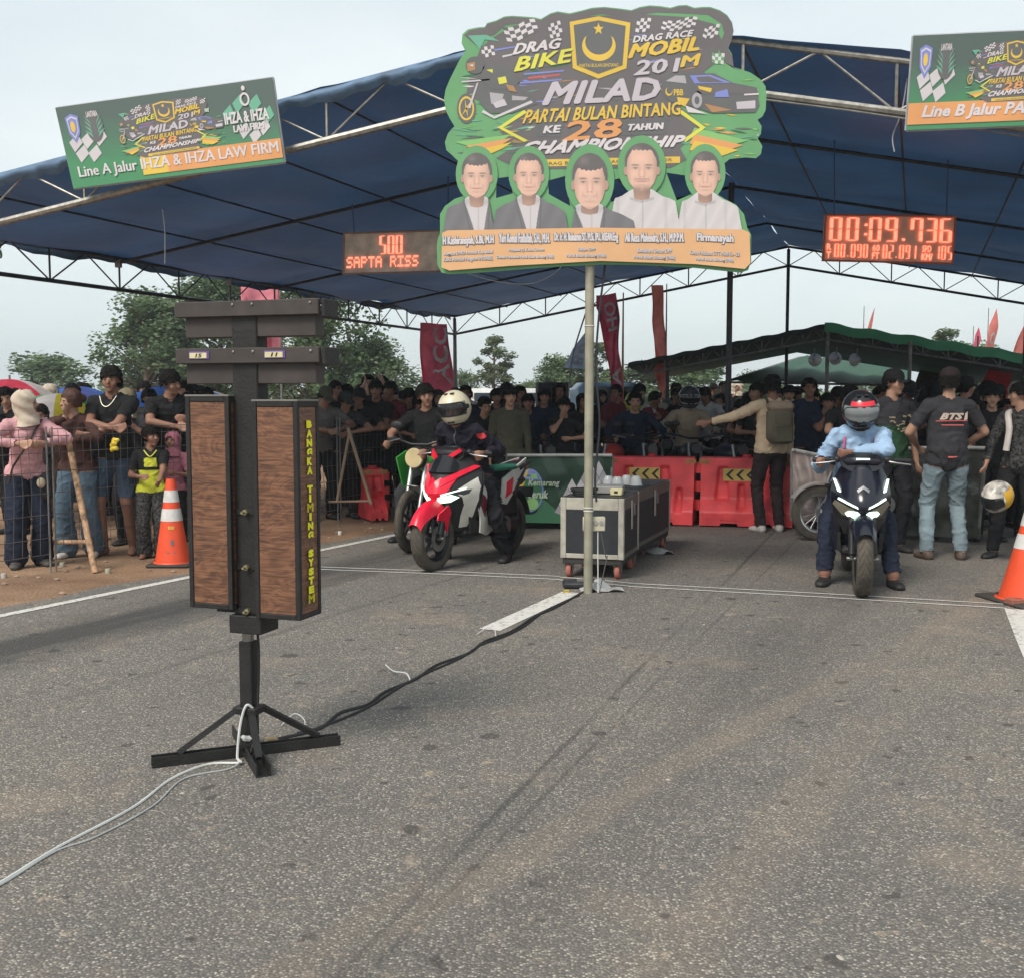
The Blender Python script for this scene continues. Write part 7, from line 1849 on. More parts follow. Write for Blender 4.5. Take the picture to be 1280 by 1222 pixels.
    MB().prism([(-.16, .97), (-.10, .93), (0, .915), (.10, .93), (.16, .97), (.17, 1.02), (.10, 1.055), (-.10, 1.055), (-.17, 1.02)], lambda x, z, w: Vector((x, -.44 + .3 * abs(x) ** 1.3 + w, z)), .05).build('handlebar_nose', MATT if red else BODY, o, smooth=True)
    if red:
        MB().prism([(-.15, .98), (-.10, .92), (-.05, .90), (.02, .93), (.16, 1.02), (.14, 1.045), (.02, .975), (-.05, .955), (-.09, .98), (-.13, 1.04)], lambda x, z, w: Vector((x, -.47 + .3 * abs(x) ** 1.3 + w, z)), .02).build('handlebar_trim', RD_, o, smooth=True)
    else: MB().box((0, -.462, 1.02), (.10, .01, .012)).build('position_lamp', led, o)
    MB().box((0, -.32, 1.05), (.16, .10, .03), bev=.01).build('dash', plast('dash glass', (.02, .025, .03), rough=.1), o, smooth=True)
    for s in (-1, 1):
        b = MB().pipe([(s * .10, -.35, 1.0), (s * .2, -.34, 1.01), (s * .35, -.27, 1.0)], .013, 10).build('handlebar', ALB, o, smooth=True)
        MB().cone((s * .235, -.325, 1.008), .02, (s * .36, -.265, 1.0), .02, 12).build('grip', MATT, b, smooth=True)
        MB().pipe([(s * .19, -.36, 1.0), (s * .25, -.385, .99), (s * .36, -.34, .975)], .007, 8).build('brake_lever', ALU, b, smooth=True)
        MB().ell((s * .185, -.35, 1.012), (.03, .028, .026), 12, 8).build('switch_housing', MATT, b, smooth=True)
    MB().pipe([(.28, .1, .30), (.36, .14, .10), (.40, .18, .02)], .01, 8).build('side_stand', ALB, o, smooth=True) if False else None
    return o

# generic bare motorbike used for the row behind the barriers (front towards -y)
def motorbike(label, loc, rz, c1, lampcol=(.07, .07, .075), group='motorbikes waiting behind the start', fork=ALU, wire=True, sc=1.0, tank=True, lamp=1.0, fcol=None):
    o = thing('motorbike', label, 'motorbike', loc, rz, group, sc)
    PC = plast('bike ' + '%.2f %.2f %.2f' % c1, c1, rough=.3); MATT = plast('scooter matt black', (.02, .02, .022), rough=.55)
    wheel(o, (0, -.62, .29), .29, .056 if wire else .075, 14 if wire else 5, CHR if wire else ALB, wire=wire); wheel(o, (0, .62, .29), .29, .062 if wire else .085, 14 if wire else 5, CHR if wire else ALB, wire=wire)
    for s in (-1, 1): MB().cone((s * .07, -.62, .29), .02, (s * .07, -.38, .92), .022, 10).build('fork_leg', fork, o, smooth=True)
    MB().grid(14, 6, lambda u, v: (lambda a: Vector(((v - .5) * .12, -.62 + math.cos(a) * .33, .29 + math.sin(a) * .33 - .04 * abs(v - .5) ** 2)))(R(40 + (110 if fcol is None else 55) * u))).build('front_fender', fcol or PC, o, smooth='all')
    MB().ell((0, -.47, .86), (.075 * lamp, .07, .075 * lamp), 16, 10).build('headlight_shell', MATT, o, smooth=True)
    MB().lathe([(.001, .0), (.06 * lamp, .0), (.066 * lamp, -.015)], (0, -.545, .86), 24, Matrix.Rotation(R(90), 3, 'X')).build('headlight_glass', plast('lamp %.2f' % lampcol[0], lampcol, rough=.2), o, smooth=True)
    hb = MB().pipe([(-.36, -.30, 1.02), (-.25, -.38, 1.03), (-.08, -.40, .98), (.08, -.40, .98), (.25, -.38, 1.03), (.36, -.30, 1.02)], .012, 8).build('handlebar', ALB, o, smooth=True)
    for s in (-1, 1):
        MB().cone((s * .25, -.375, 1.03), .019, (s * .37, -.295, 1.02), .019, 10).build('grip', MATT, hb, smooth=True); MB().pipe([(s * .2, -.41, 1.03), (s * .34, -.37, 1.0)], .006, 6).build('brake_lever', ALU, hb)
        m_ = MB().ell((s * .24, -.40, 1.16), (.06, .012, .035), 12, 6).build('mirror', MATT, hb, smooth=True); MB().cone((s * .2, -.38, 1.03), .006, (s * .23, -.395, 1.13), .006, 6).build('mirror_stem', MATT, m_)
    if tank: MB().ell((0, -.08, .80), (.13, .26, .12), 18, 10).build('fuel_tank', PC, o, smooth=True)
    MB().box((0, .38, .80), (.2, .6, .08), bev=.035).build('seat', MATT, o, smooth=True)
    MB().prism([(.1, .70), (.3, .60), (.75, .80), (.8, .86), (.3, .78)], lambda y, z, w: Vector((-.09 + w, y, z)), .18).build('tail_cover', PC, o, smooth=True)
    MB().pipe([(0, -.4, .9), (0, -.2, .62), (0, -.05, .35), (0, .3, .32), (0, .5, .5), (0, .6, .75)], .022, 8).build('frame', PC, o, smooth=True)
    MB().pipe([(0, -.35, .8), (0, .2, .72), (0, .45, .72)], .02, 8).build('frame', PC, o, smooth=True)
    MB().box((0, .02, .42), (.2, .26, .24), bev=.05).build('engine', ALB, o, smooth=True)
    MB().lathe([(.005, .03), (.09, .03), (.10, 0), (.1, -.03)], (.11, .06, .38), 20, Matrix.Rotation(R(90), 3, 'Y')).build('engine_cover', ALU, o, smooth=True)
    MB().pipe([(.0, -.14, .42), (-.04, -.24, .3), (-.12, -.05, .2), (-.14, .3, .26), (-.15, .8, .38)], [.016, .018, .02, .035, .045], 10).build('exhaust', CHR, o, smooth=True)
    for s in (-1, 1):
        MB().cone((s * .06, .08, .33), .018, (s * .06, .62, .29), .016, 8).build('swing_arm', ALB, o); MB().cone((s * .09, .6, .33), .018, (s * .09, .48, .7), .018, 8).build('shock_absorber', CHR, o)
    return o
# ------------------------------------------------------------------ scooters and their riders
def facing(rz, p): return Matrix.Rotation(rz, 3, 'Z') @ Vector(p)
fw_ = G(541, 713); rzR = R(-29); MR = Matrix.Rotation(rzR, 3, 'Z')
locR = Vector((fw_.x, fw_.y, 0)) - MR @ Vector((0, -.66, 0))
scooter('red, white and black scooter with its rider in a cream helmet', locR, rzR, 'red')
BR = build_body(pelvis=(0, .02, .80), lean=30, hands=((-.30, -.26, 1.00), (.30, -.26, 1.0)), feet=((-.27, -.05, .0), (.29, .12, 0)), fold_amp=1.7, elbow=((-.7, .4, -1), (.7, .4, -1)), knee=((-.7, -1, .1), (.7, -1, .1)),
                head=(12, -22, 0), sleeve='long', legs='long', voxel=.010, palm=((.2, -1, -.1), (-.2, -1, -.1)), curl=1.0, loose=1.08)
HCREAM = plast('helmet cream', (.66, .60, .44), rough=.25, spec=.5)
r1 = person(BR, 'rider in a cream full face helmet sitting on the red and white scooter', locR, rzR, 1.7, 'a', 'jacket', 'blackpants', 'black', helmet=(HCREAM, HLIN, None, False, None))
def patch(root, name, c, size, m, M=None, bev=.003): return MB().box(c, size, M, bev=bev).build(name, m, root)
region(BR, r1, 'red_sleeve_badge', lambda x, y, z: (x - .23) ** 2 + (z - 1.15) ** 2 < .0012 and y < .05, mat('badge red', (.65, .05, .06)))
region(BR, r1, 'jacket_zip', lambda x, y, z: abs(x) < .012 and y < .05 and z > .9, mat('zip grey', (.12, .12, .13)), .003)
patch(locals().get('r1'), 'green_seat_cloth', (.12, .30, .84), (.16, .42, .05), cloth('teal green', (.04, .18, .12)), None, .02)
fb = G(1077, 745); rzB = R(-13); MBk = Matrix.Rotation(rzB, 3, 'Z')
locB = Vector((fb.x, fb.y, 0)) - MBk @ Vector((0, -.66 - .0, 0))
scooter('black and dark blue scooter with lit twin headlights facing the camera', locB, rzB, 'black')
BB = build_body(pelvis=(0, .20, .80), lean=30, hands=((-.30, -.24, 1.0), (-.06, -.26, 1.06)), feet=((-.25, -.18, .0), (.27, -.20, 0)), fold_amp=1.7, loose=1.1, elbow=((-.5, .4, -1), (1, -.2, .1)), knee=((-.6, -1, .2), (.6, -1, .2)),
                head=(6, -16, 0), sleeve='long', legs='ankle', voxel=.010, palm=((.2, -1, -.1), (-1, -.3, -.1)), curl=.9, shirt_hem=.84)
HBLK = plast('helmet gloss black', (.014, .014, .016), rough=.15, spec=.6)
r2 = person(BB, 'rider in a light blue shirt and black helmet leaning on the black scooter', locB, rzB, 1.7, 'b', 'lightblue', 'darkblue', 'black', helmet=(HBLK, HLIN, plast('grey mirrored visor', (.20, .22, .23), rough=.15, spec=.7), False, None))
hd = BB['head']
MB().grid(12, 3, lambda u, v: (lambda a: Vector((.131 * math.sin(a) * math.cos(R(24 + 13 * v)), -.157 * math.cos(a) * math.cos(R(24 + 13 * v)) + .004, .012 + .147 * math.sin(R(24 + 13 * v)))))(R(-44 + 88 * u))).build('red_helmet_band', plast('helmet red', (.7, .03, .05), rough=.3), r2, smooth='all').matrix_local = hd @ Matrix.Scale(1.135, 4)
for s in (-1, 1): MB().pipe([BB['T'](s * .11, -.06, 1.40), BB['T'](s * .12, -.112, 1.33), BB['T'](s * .115, -.122, 1.22)], .009, 6).build('pink_strap', cloth('strap pink', (.5, .12, .2)), r2)
MB().pipe([(-.30, -.30, .99), (-.33, -.27, .99)], .024, 8)

# ------------------------------------------------------------------ green bike with rider, row of bikes behind
gb = G(515, 690); gr = R(-20)
motorbike('green motorbike with a round cream number disc left of the red scooter', Vector((gb.x, gb.y, 0)) - Matrix.Rotation(gr, 3, 'Z') @ Vector((0, -.62, 0)), gr, (.07, .42, .07), (.62, .50, .28), fork=metal('white fork', (.6, .6, .6)), wire=False, sc=1.05, lamp=1.4, fcol=plast('white fender', (.5, .5, .48)))
for s_ in (-1, 1):
    pass
gbl = Vector((gb.x, gb.y, 0)) - Matrix.Rotation(gr, 3, 'Z') @ Vector((0, -.62, 0))
gmo = [o for o in col.objects if o.name.startswith('motorbike') and o.type == 'EMPTY'][-1]
GRN = plast('racing green', (.07, .42, .07), rough=.3)
for s_ in (-1, 1):
    MB().prism([(-.5, .86), (-.30, .92), (-.16, .74), (-.30, .52), (-.40, .60)], lambda y, z, w: Vector((s_ * (.15 + .05 * math.sin((z - .5) * 6)) + w * s_, y, z)), .012).build('side_shroud', GRN, gmo, smooth=True)
BG = build_body(pelvis=(0, .15, .86), lean=14, hands=((-.28, -.24, 1.04), (.28, -.24, 1.04)), feet=((-.30, .0, .0), (.26, .05, 0)), elbow=((-1, .3, -.4), (1, .3, -.4)), knee=((-.7, -1, .1), (.7, -1, .1)), head=(35, -8, 0), voxel=.012, curl=.9, palm=((.2, -1, -.2), (-.2, -1, -.2)))
lg_ = Vector((gb.x, gb.y, 0)) - Matrix.Rotation(gr, 3, 'Z') @ Vector((0, -.62, 0)) + Vector((-.12, .1, 0))
person(BG, 'dark haired man in a black shirt sitting on the green motorbike, looking right', lg_, gr, 1.70, 'a', 'black', 'charcoal', 'black', hair='fringe')
row = [(668, 12.9 + .7, 20, (.03, .03, .03), 'black motorbike with chrome levers behind the green banner'), (715, 14.2, -10, (.04, .04, .05), 'dark motorbike just left of the sign pole'),
       (768, 13.9, -32, (.55, .06, .04), 'bright red motorbike nose right of the sign pole'), (800, 14.0, 10, (.03, .04, .06), 'black motorbike ridden by the man in a navy jacket'),
       (862, 14.2, 0, (.05, .05, .06), 'grey motorbike ridden by the man in a beige jacket'), (905, 13.7, 15, (.02, .02, .03), 'black motorbike right of the beige rider'),
       (840, 15.2, -15, (.08, .08, .09), 'motorbike with a white mudguard deep in the row')]
for px, Y, rz, c, lb in row: motorbike(lb, at(px, Y), R(rz), c, group='motorbikes waiting behind the start')
wl_ = G(1018, 676); motorbike('pale motorbike with wire wheels seen side on behind the black scooter', Vector((wl_.x + .66, wl_.y + .1, 0)), R(-84), (.40, .38, .36), group='motorbikes waiting behind the start', tank=False)
wl_ = G(1195, 668); motorbike('black underbone motorbike with round engine cover behind the man in pale jeans', Vector((wl_.x - .35, wl_.y + .3, 0)), R(-70), (.05, .05, .05), group='motorbikes waiting behind the start')

# ------------------------------------------------------------------ named people
V1 = .0115
def leanfence(**k):
    d = dict(pelvis=(0, .08, .93), lean=14, hands=((-.12, -.32, 1.20), (.12, -.34, 1.20)), elbow=((-1, -.3, -.3), (1, -.3, -.3)), feet=((-.12, .05, 0), (.12, .12, 0)), palm=((.9, -.3, 0), (-.9, -.3, 0)), voxel=V1); d.update(k); return build_body(**d)
def who(B, px, ytop, Y, label, rz=0, dz=0, **k):
    return person(B, label, at(px, Y), R(rz), k.pop('H', None) or hgt(ytop, Y) + dz, **k)
W = who(leanfence(sleeve='long', legs='wide', head=(75, -8, 0), fem=True, shoe=True), 33, 487, 9.75, 'woman in a cream headscarf and pink blouse leaning on the fence, face turned away', rz=30, shirt='pink', pants='darkblue', shoes='grey', hijab='scarf', skin='c')
MB().pipe([(.13, -.10, 1.42), (.0, -.145, 1.2), (-.14, -.14, .98), (-.18, -.1, .82)], .010, 6).build('bag_strap', cloth('strap brown', (.06, .04, .03)), W)
bg_ = MB().box((.16, -.02, .78), (.12, .22, .26), bev=.04).build('handbag', cloth('bag black', (.03, .03, .035)), W, smooth=True); MB().ell((.10, -.14, .82), (.04, .03, .05), 10, 8).build('bag_charm', cloth('charm cream', (.5, .42, .3)), bg_, smooth=True)
who(leanfence(head=(-45, 0, 4), lean=10, fem=True, sleeve='long', legs='wide', hands=((-.02, -.16, 1.42), (.10, -.33, 1.2)), palm=((.2, -.1, 1), (-1, 0, 0)), elbow=((-1, -.3, -.6), (1, -.2, -.4))), 93, 486, 10.35, 'woman with brown tied hair and jeans resting her cheek on her hand', rz=0, shirt='brown', pants='jeansblue', shoes='white', hair='bun', haircol='brown', skin='c')
m3 = who(leanfence(head=(3, 0, 0), lean=4, legs='short', hands=((.10, -.27, 1.16), (-.08, -.29, 1.10)), palm=((1, 0, .1), (-1, -.1, 0)), shoe=False), 140, 459, 10.5, 'tall young man in a black T-shirt, necklace and denim shorts with folded arms', shirt='black', pants='denim', skin='b', hair='fringe')
MB().pipe(catmull([(-.075, -.065, 1.44), (-.04, -.115, 1.37), (0, -.13, 1.345), (.04, -.115, 1.37), (.075, -.065, 1.44)], 5), .0035, 6).build('necklace', metal('necklace', (.5, .48, .4)), m3)
yb = thing('snack_packet', 'crumpled yellow snack packet in the hand of the tall young man', 'packet', at(145, 10.05) + Vector((0, 0, P(145, 556, 10.05).z)), 0)
for k in range(7): MB().ell((random.uniform(-.04, .04), random.uniform(-.02, .02), random.uniform(-.04, .04)), (.03, .012, .02), 7, 5, Matrix.Rotation(k, 3, 'Y')).build('wrapper_fold', mat('yellow wrapper', (.62, .45, .03), rough=.3, var=.4, scale=40), yb)
tri = dict(lean=6, voxel=V1, hands=((.02, -.26, 1.36), (.1, -.27, 1.33)), palm=((0, 0, 1), (0, -.2, 1)), elbow=((-1, 0, -1), (1, 0, -1)))
m5 = who(build_body(head=(15, -6, 0), **tri), 163, 487, 11.3, 'person in a yellowish head cloth holding up a lime green card', shirt='charcoal', pants='black', hijab='khaki', skin='a')
pc = thing('lime_card', 'lime green and white card held up beside the tall young man', 'card', P(160, 509, 10.95), R(5)); MB().box((0, 0, 0), (.085, .006, .09), bev=.002).build('card_front', mat('lime card', (.45, .6, .06)), pc); MB().box((0, 0, -.07), (.085, .006, .045), bev=.002).build('card_foot', mat('white card', (.6, .6, .58)), pc)
who(leanfence(head=(38, -2, 0), lean=18, hands=((.02, -.38, 1.14), (.16, -.36, 1.22))), 213, 460, 11.45, 'young man in a black T-shirt leaning on the fence beside the tower, looking right', rz=22, shirt='black', pants='black', skin='a', hair='fringe')
KB = build_body(head=(38, 0, 0), voxel=.013, headscale=1.18, hands=((-.14, -.22, 1.1), (.12, -.42, 1.02)), palm=((1, -.2, 0), (0, -1, -.1)), elbow=((-.6, .8, -.6), (.6, .5, -.8)), legs='wide', shoe=False, sleeve='short')
kid = who(KB, 188, 533, 10.35, 'child in a black and lime yellow shirt with a hand on the orange cone', rz=14, shirt='yellow', pants='patterned', skin='b', hair='fringe', H=1.19)
MB().pipe(catmull([(-.08, -.07, 1.43), (0, -.135, 1.35), (.08, -.07, 1.43)], 5), .008, 6).build('neck_trim', cloth('trim yellow', (.6, .6, .1)), kid)
region(KB, kid, 'black_yoke', lambda x, y, z: z > 1.17 and not (abs(x) < .075 and y < 0 and 1.22 < z < 1.33), cl('black'))
who(build_body(head=(-10, -5, 0), voxel=.014, headscale=1.15, hands=((-.1, -.25, 1.1), (.12, -.25, 1.15))), 216, 543, 10.95, 'child in a rose pink headscarf at the fence beside the cone', shirt='rose', pants='black', hijab='rose', skin='b', H=1.12)
who(leanfence(head=(5, -10, 0), lean=20), 58, 503, 11.2, 'dark haired boy mostly hidden behind the woman in the cream headscarf', shirt='charcoal', pants='black', skin='a', H=1.44)
who(leanfence(head=(30, 0, 0)), -4, 488, 10.4, 'dark haired man cut by the left picture edge', shirt='black', pants='black', skin='b')
who(leanfence(head=(20, -10, 0)), 262, 488, 13.0, 'man with beaded cap seen over the left light box of the tower', shirt='charcoal', pants='black', skin='b', H=1.6)
who(leanfence(head=(0, 0, 0), sleeve='short'), 240, 492, 12.4, 'man in black right behind the left light box, almost hidden', shirt='black', pants='black', skin='a', H=1.55)

# right hand figures
Bp = build_body(head=(62, 0, 0), twist=10, voxel=V1, sleeve='long', hands=((-.60, .16, 1.29), (.25, -.05, .80)), elbow=((0, .2, -1), (.4, -.9, 0)), palm=((-1, .1, -.12), None), feet=((-.11, 0, 0), (.13, .03, 0)), curl=.15, foot_yaw=(-.3, .4), shirt_hem=.86)
yp = Matrix.Rotation(R(162), 3, 'Z')
Bp = build_body(head=(-25, 0, 0), voxel=V1, sleeve='long', hands=((-.24, -.05, .82), (.66, -.12, 1.20)), elbow=((-.4, .9, -.2), (0, .2, -1)), palm=(None, (1, -.15, -.1)), curl=.15, shirt_hem=.86, loose=1.1)
pm_ = who(Bp, 964, 470, 12.35, 'man in a cream long sleeved shirt and backpack pointing left, seen from behind', rz=180 + 12, shirt='cream', pants='darkbrown', shoes='white', skin='b')
bk = MB(); bk.box((0, .20, 1.17), (.30, .15, .40), bev=.06); bkp = bk.build('backpack', cloth('backpack olive', (.13, .115, .085)), pm_, smooth=True)
MB().box((0, .205, 1.37), (.29, .165, .12), bev=.045).build('backpack_flap', cloth('backpack tan', (.30, .23, .17)), bkp, smooth=True)
MB().box((0, .29, 1.08), (.22, .05, .2), bev=.02).build('backpack_pocket', cloth('backpack olive dark', (.09, .085, .06)), bkp, smooth=True)
for s in (-1, 1): MB().pipe(catmull([(s * .09, .14, 1.36), (s * .10, .03, 1.475), (s * .11, -.10, 1.40), (s * .13, -.14, 1.2)], 5), .016, 8).build('backpack_strap', cloth('strap olive', (.08, .075, .05)), bkp, smooth=True)
ft_ = build_body(head=(28, 2, 0), voxel=V1, hands=((-.24, -.02, .80), (.27, -.03, .78)), loose=1.1, belly=1.05, shirt_hem=.82)
gm = who(ft_, 1113, 464, 10.75, 'man in a black cap and dark green print shirt standing behind the black scooter', rz=10, shirt='charcoal', pants='blackpants', cap='front', skin='c', shoes='black')
region(ft_, gm, 'green_print', lambda x, y, z: z < 1.20 and abs(x) < .2, cl('green'), .003)
m = MB(); rr = random.Random(3)
for k in range(26):
    x, z = rr.uniform(-.10, .12), rr.uniform(1.14, 1.29); m.box((x, -.158, z), (rr.uniform(.01, .04), .003, rr.uniform(.006, .016)), Matrix.Rotation(rr.uniform(-.3, .3), 3, 'Y'))
m.build('shirt_print', mat('beige print', (.36, .29, .2)), gm)
MB().lathe([(.033, -.008), (.036, 0), (.033, .008)], (.268, -.01, .84), 14).build('wristband', CBLK, gm)
jb = build_body(head=(-32, 3, 0), voxel=V1, loose=1.16, belly=1.08, hands=((-.22, -.22, 1.02), (.20, -.24, 1.02)), elbow=((-1, .5, -.4), (1, .5, -.4)), shirt_hem=.80, legs='long', feet=((-.15, 0, 0), (.15, .0, 0)))
jm = who(jb, 1184, 462, 10.24, 'man in a black racing jersey, cap and pale jeans seen from behind', rz=180 - 4, shirt='charcoal', pants='paledenim', shoes='brown', cap='front', capcol='darkbrown', skin='c')
m = MB()
def jf(x, z, w): return Vector((-x, .142 + .010 - .25 * x * x + w, z))
put_text(m, 'BTS', jf, [(-.12, 1.255), (.08, 1.255), (.09, 1.315), (-.11, 1.315)], .004, .05, .25, mi=0)
m.add([jf(a, b, .003) for a, b in ((-.15, 1.24), (.12, 1.245), (.12, 1.253), (-.15, 1.248))], [(0, 1, 2, 3)], 1)
m.add([jf(a, b, .003) for a, b in ((-.10, 1.205), (.09, 1.205), (.09, 1.214), (-.10, 1.214))], [(0, 1, 2, 3)], 1)
m.add([jf(a, b, .003) for a, b in ((.09, 1.25), (.12, 1.26), (.12, 1.33), (.10, 1.31))], [(0, 1, 2, 3)], 0)
m.add([jf(a, b, .003) for a, b in ((-.03, .92), (.03, .925), (.05, .935), (-.04, .935))], [(0, 1, 2, 3)], 1)
m.build('jersey_print', [mat('print cream', (.52, .42, .35)), mat('print red', (.55, .06, .07))], jm, recalc=False)
who(build_body(head=(-10, -4, 0), voxel=V1, hands=((-.2, -.2, 1.0), (.2, -.25, 1.02)), elbow=((-1, .5, -.4), (1, .5, -.4))), 1238, 486, 11.6, 'young man in a black racing shirt with red collar beside the jerseyed man', rz=-8, shirt='black', pants='black', skin='c', hair='fringe')
pr = build_body(head=(-52, 4, 0), voxel=V1, sleeve='long', twist=-20, hands=((-.27, -.16, .94), (.24, .02, .82)), elbow=((-.6, .8, -.4), (.5, .8, 0)), feet=((-.20, -.12, 0), (.12, .10, 0)))
pp = who(pr, 1276, 479, 10.35, 'person in a patterned shirt with a white scarf holding a helmet at the right edge', rz=-35, shirt='patterned', pants='black', skin='c', hair='fringe', shoes='black')
MB().pipe(catmull([(-.09, .06, 1.42), (-.11, -.07, 1.40), (-.08, -.15, 1.25), (-.10, -.16, 1.05)], 6), [.03] * 19, 8).build('white_scarf', cloth('scarf white', (.6, .54, .5)), pp, smooth=True)
hl_ = P(1246, 622, 9.95); hh = thing('helmet', 'yellow, white and black motorcycle helmet hanging from a hand at right', 'helmet', hl_, R(-60)); 
hh.rotation_euler = (R(25), R(10), R(-60))
sh_ = obj_m('helmet_shell', HM[0], hh, plast('helmet white patch', (.5, .47, .42), rough=.25, var=.9, scale=12)); obj_m('helmet_lining', HM[1], sh_, HLIN); obj_m('helmet_trim', HM[2], sh_, HLIN); obj_m('visor', HM[3], sh_, visor_mat())
MB().grid(12, 8, lambda u, v: (lambda a, e: Vector((.131 * math.cos(e) * math.sin(a), -.155 * math.cos(e) * math.cos(a) + .005, .012 + .145 * math.sin(e))))(R(75 + 80 * u), R(-35 + 70 * v))).build('yellow_panel', plast('helmet yellow', (.7, .38, .02), rough=.3), sh_, smooth='all')

# middle ground people
A = {}
A['stand'] = dict(voxel=.015)
A['cross'] = dict(voxel=.015, lean=3, hands=((.10, -.24, 1.12), (-.10, -.25, 1.08)), elbow=((-1, -.2, -.4), (1, -.2, -.4)), palm=((1, 0, .1), (-1, 0, 0)))
A['lean'] = dict(voxel=.015, lean=16, pelvis=(0, .08, .93), hands=((-.1, -.34, 1.14), (.12, -.34, 1.16)), elbow=((-1, -.2, -.4), (1, -.2, -.4)), head=(0, 10, 0))
A['leanr'] = dict(voxel=.015, lean=16, pelvis=(0, .08, .93), hands=((-.1, -.34, 1.14), (.12, -.34, 1.16)), elbow=((-1, -.2, -.4), (1, -.2, -.4)), head=(35, 4, 0))
A['chin'] = dict(voxel=.015, lean=8, hands=((-.03, -.17, 1.42), (.1, -.25, 1.16)), elbow=((-1, -.2, -.8), (1, -.2, -.4)), palm=((.2, 0, 1), (-1, 0, 0)), head=(0, -6, 4))
A['up'] = dict(voxel=.015, hands=((-.12, -.26, 1.56), (.16, -.24, 1.60)), elbow=((-1, -.3, -.8), (1, -.3, -.8)), palm=((.3, 0, 1), (-.3, 0, 1)))
A['sit'] = dict(voxel=.015, pelvis=(0, .25, .83), lean=16, hands=((-.28, -.22, 1.02), (.28, -.22, 1.02)), feet=((-.26, .0, 0), (.26, 0, 0)), elbow=((-1, .3, -.4), (1, .3, -.4)), knee=((-.7, -1, 0), (.7, -1, 0)), sleeve='long', curl=.9, head=(0, -8, 0))
A['long'] = dict(voxel=.015, sleeve='long', loose=1.06, head=(12, 0, 0))
A['left'] = dict(voxel=.015, head=(-50, 0, 0), hands=((-.1, -.24, 1.1), (.2, -.1, .9)))
for k in A: A[k] = build_body(**A[k])
HY = plast('helmet acid yellow', (.5, .55, .05), rough=.3); HG = plast('helmet dark grey', (.06, .06, .065), rough=.25)
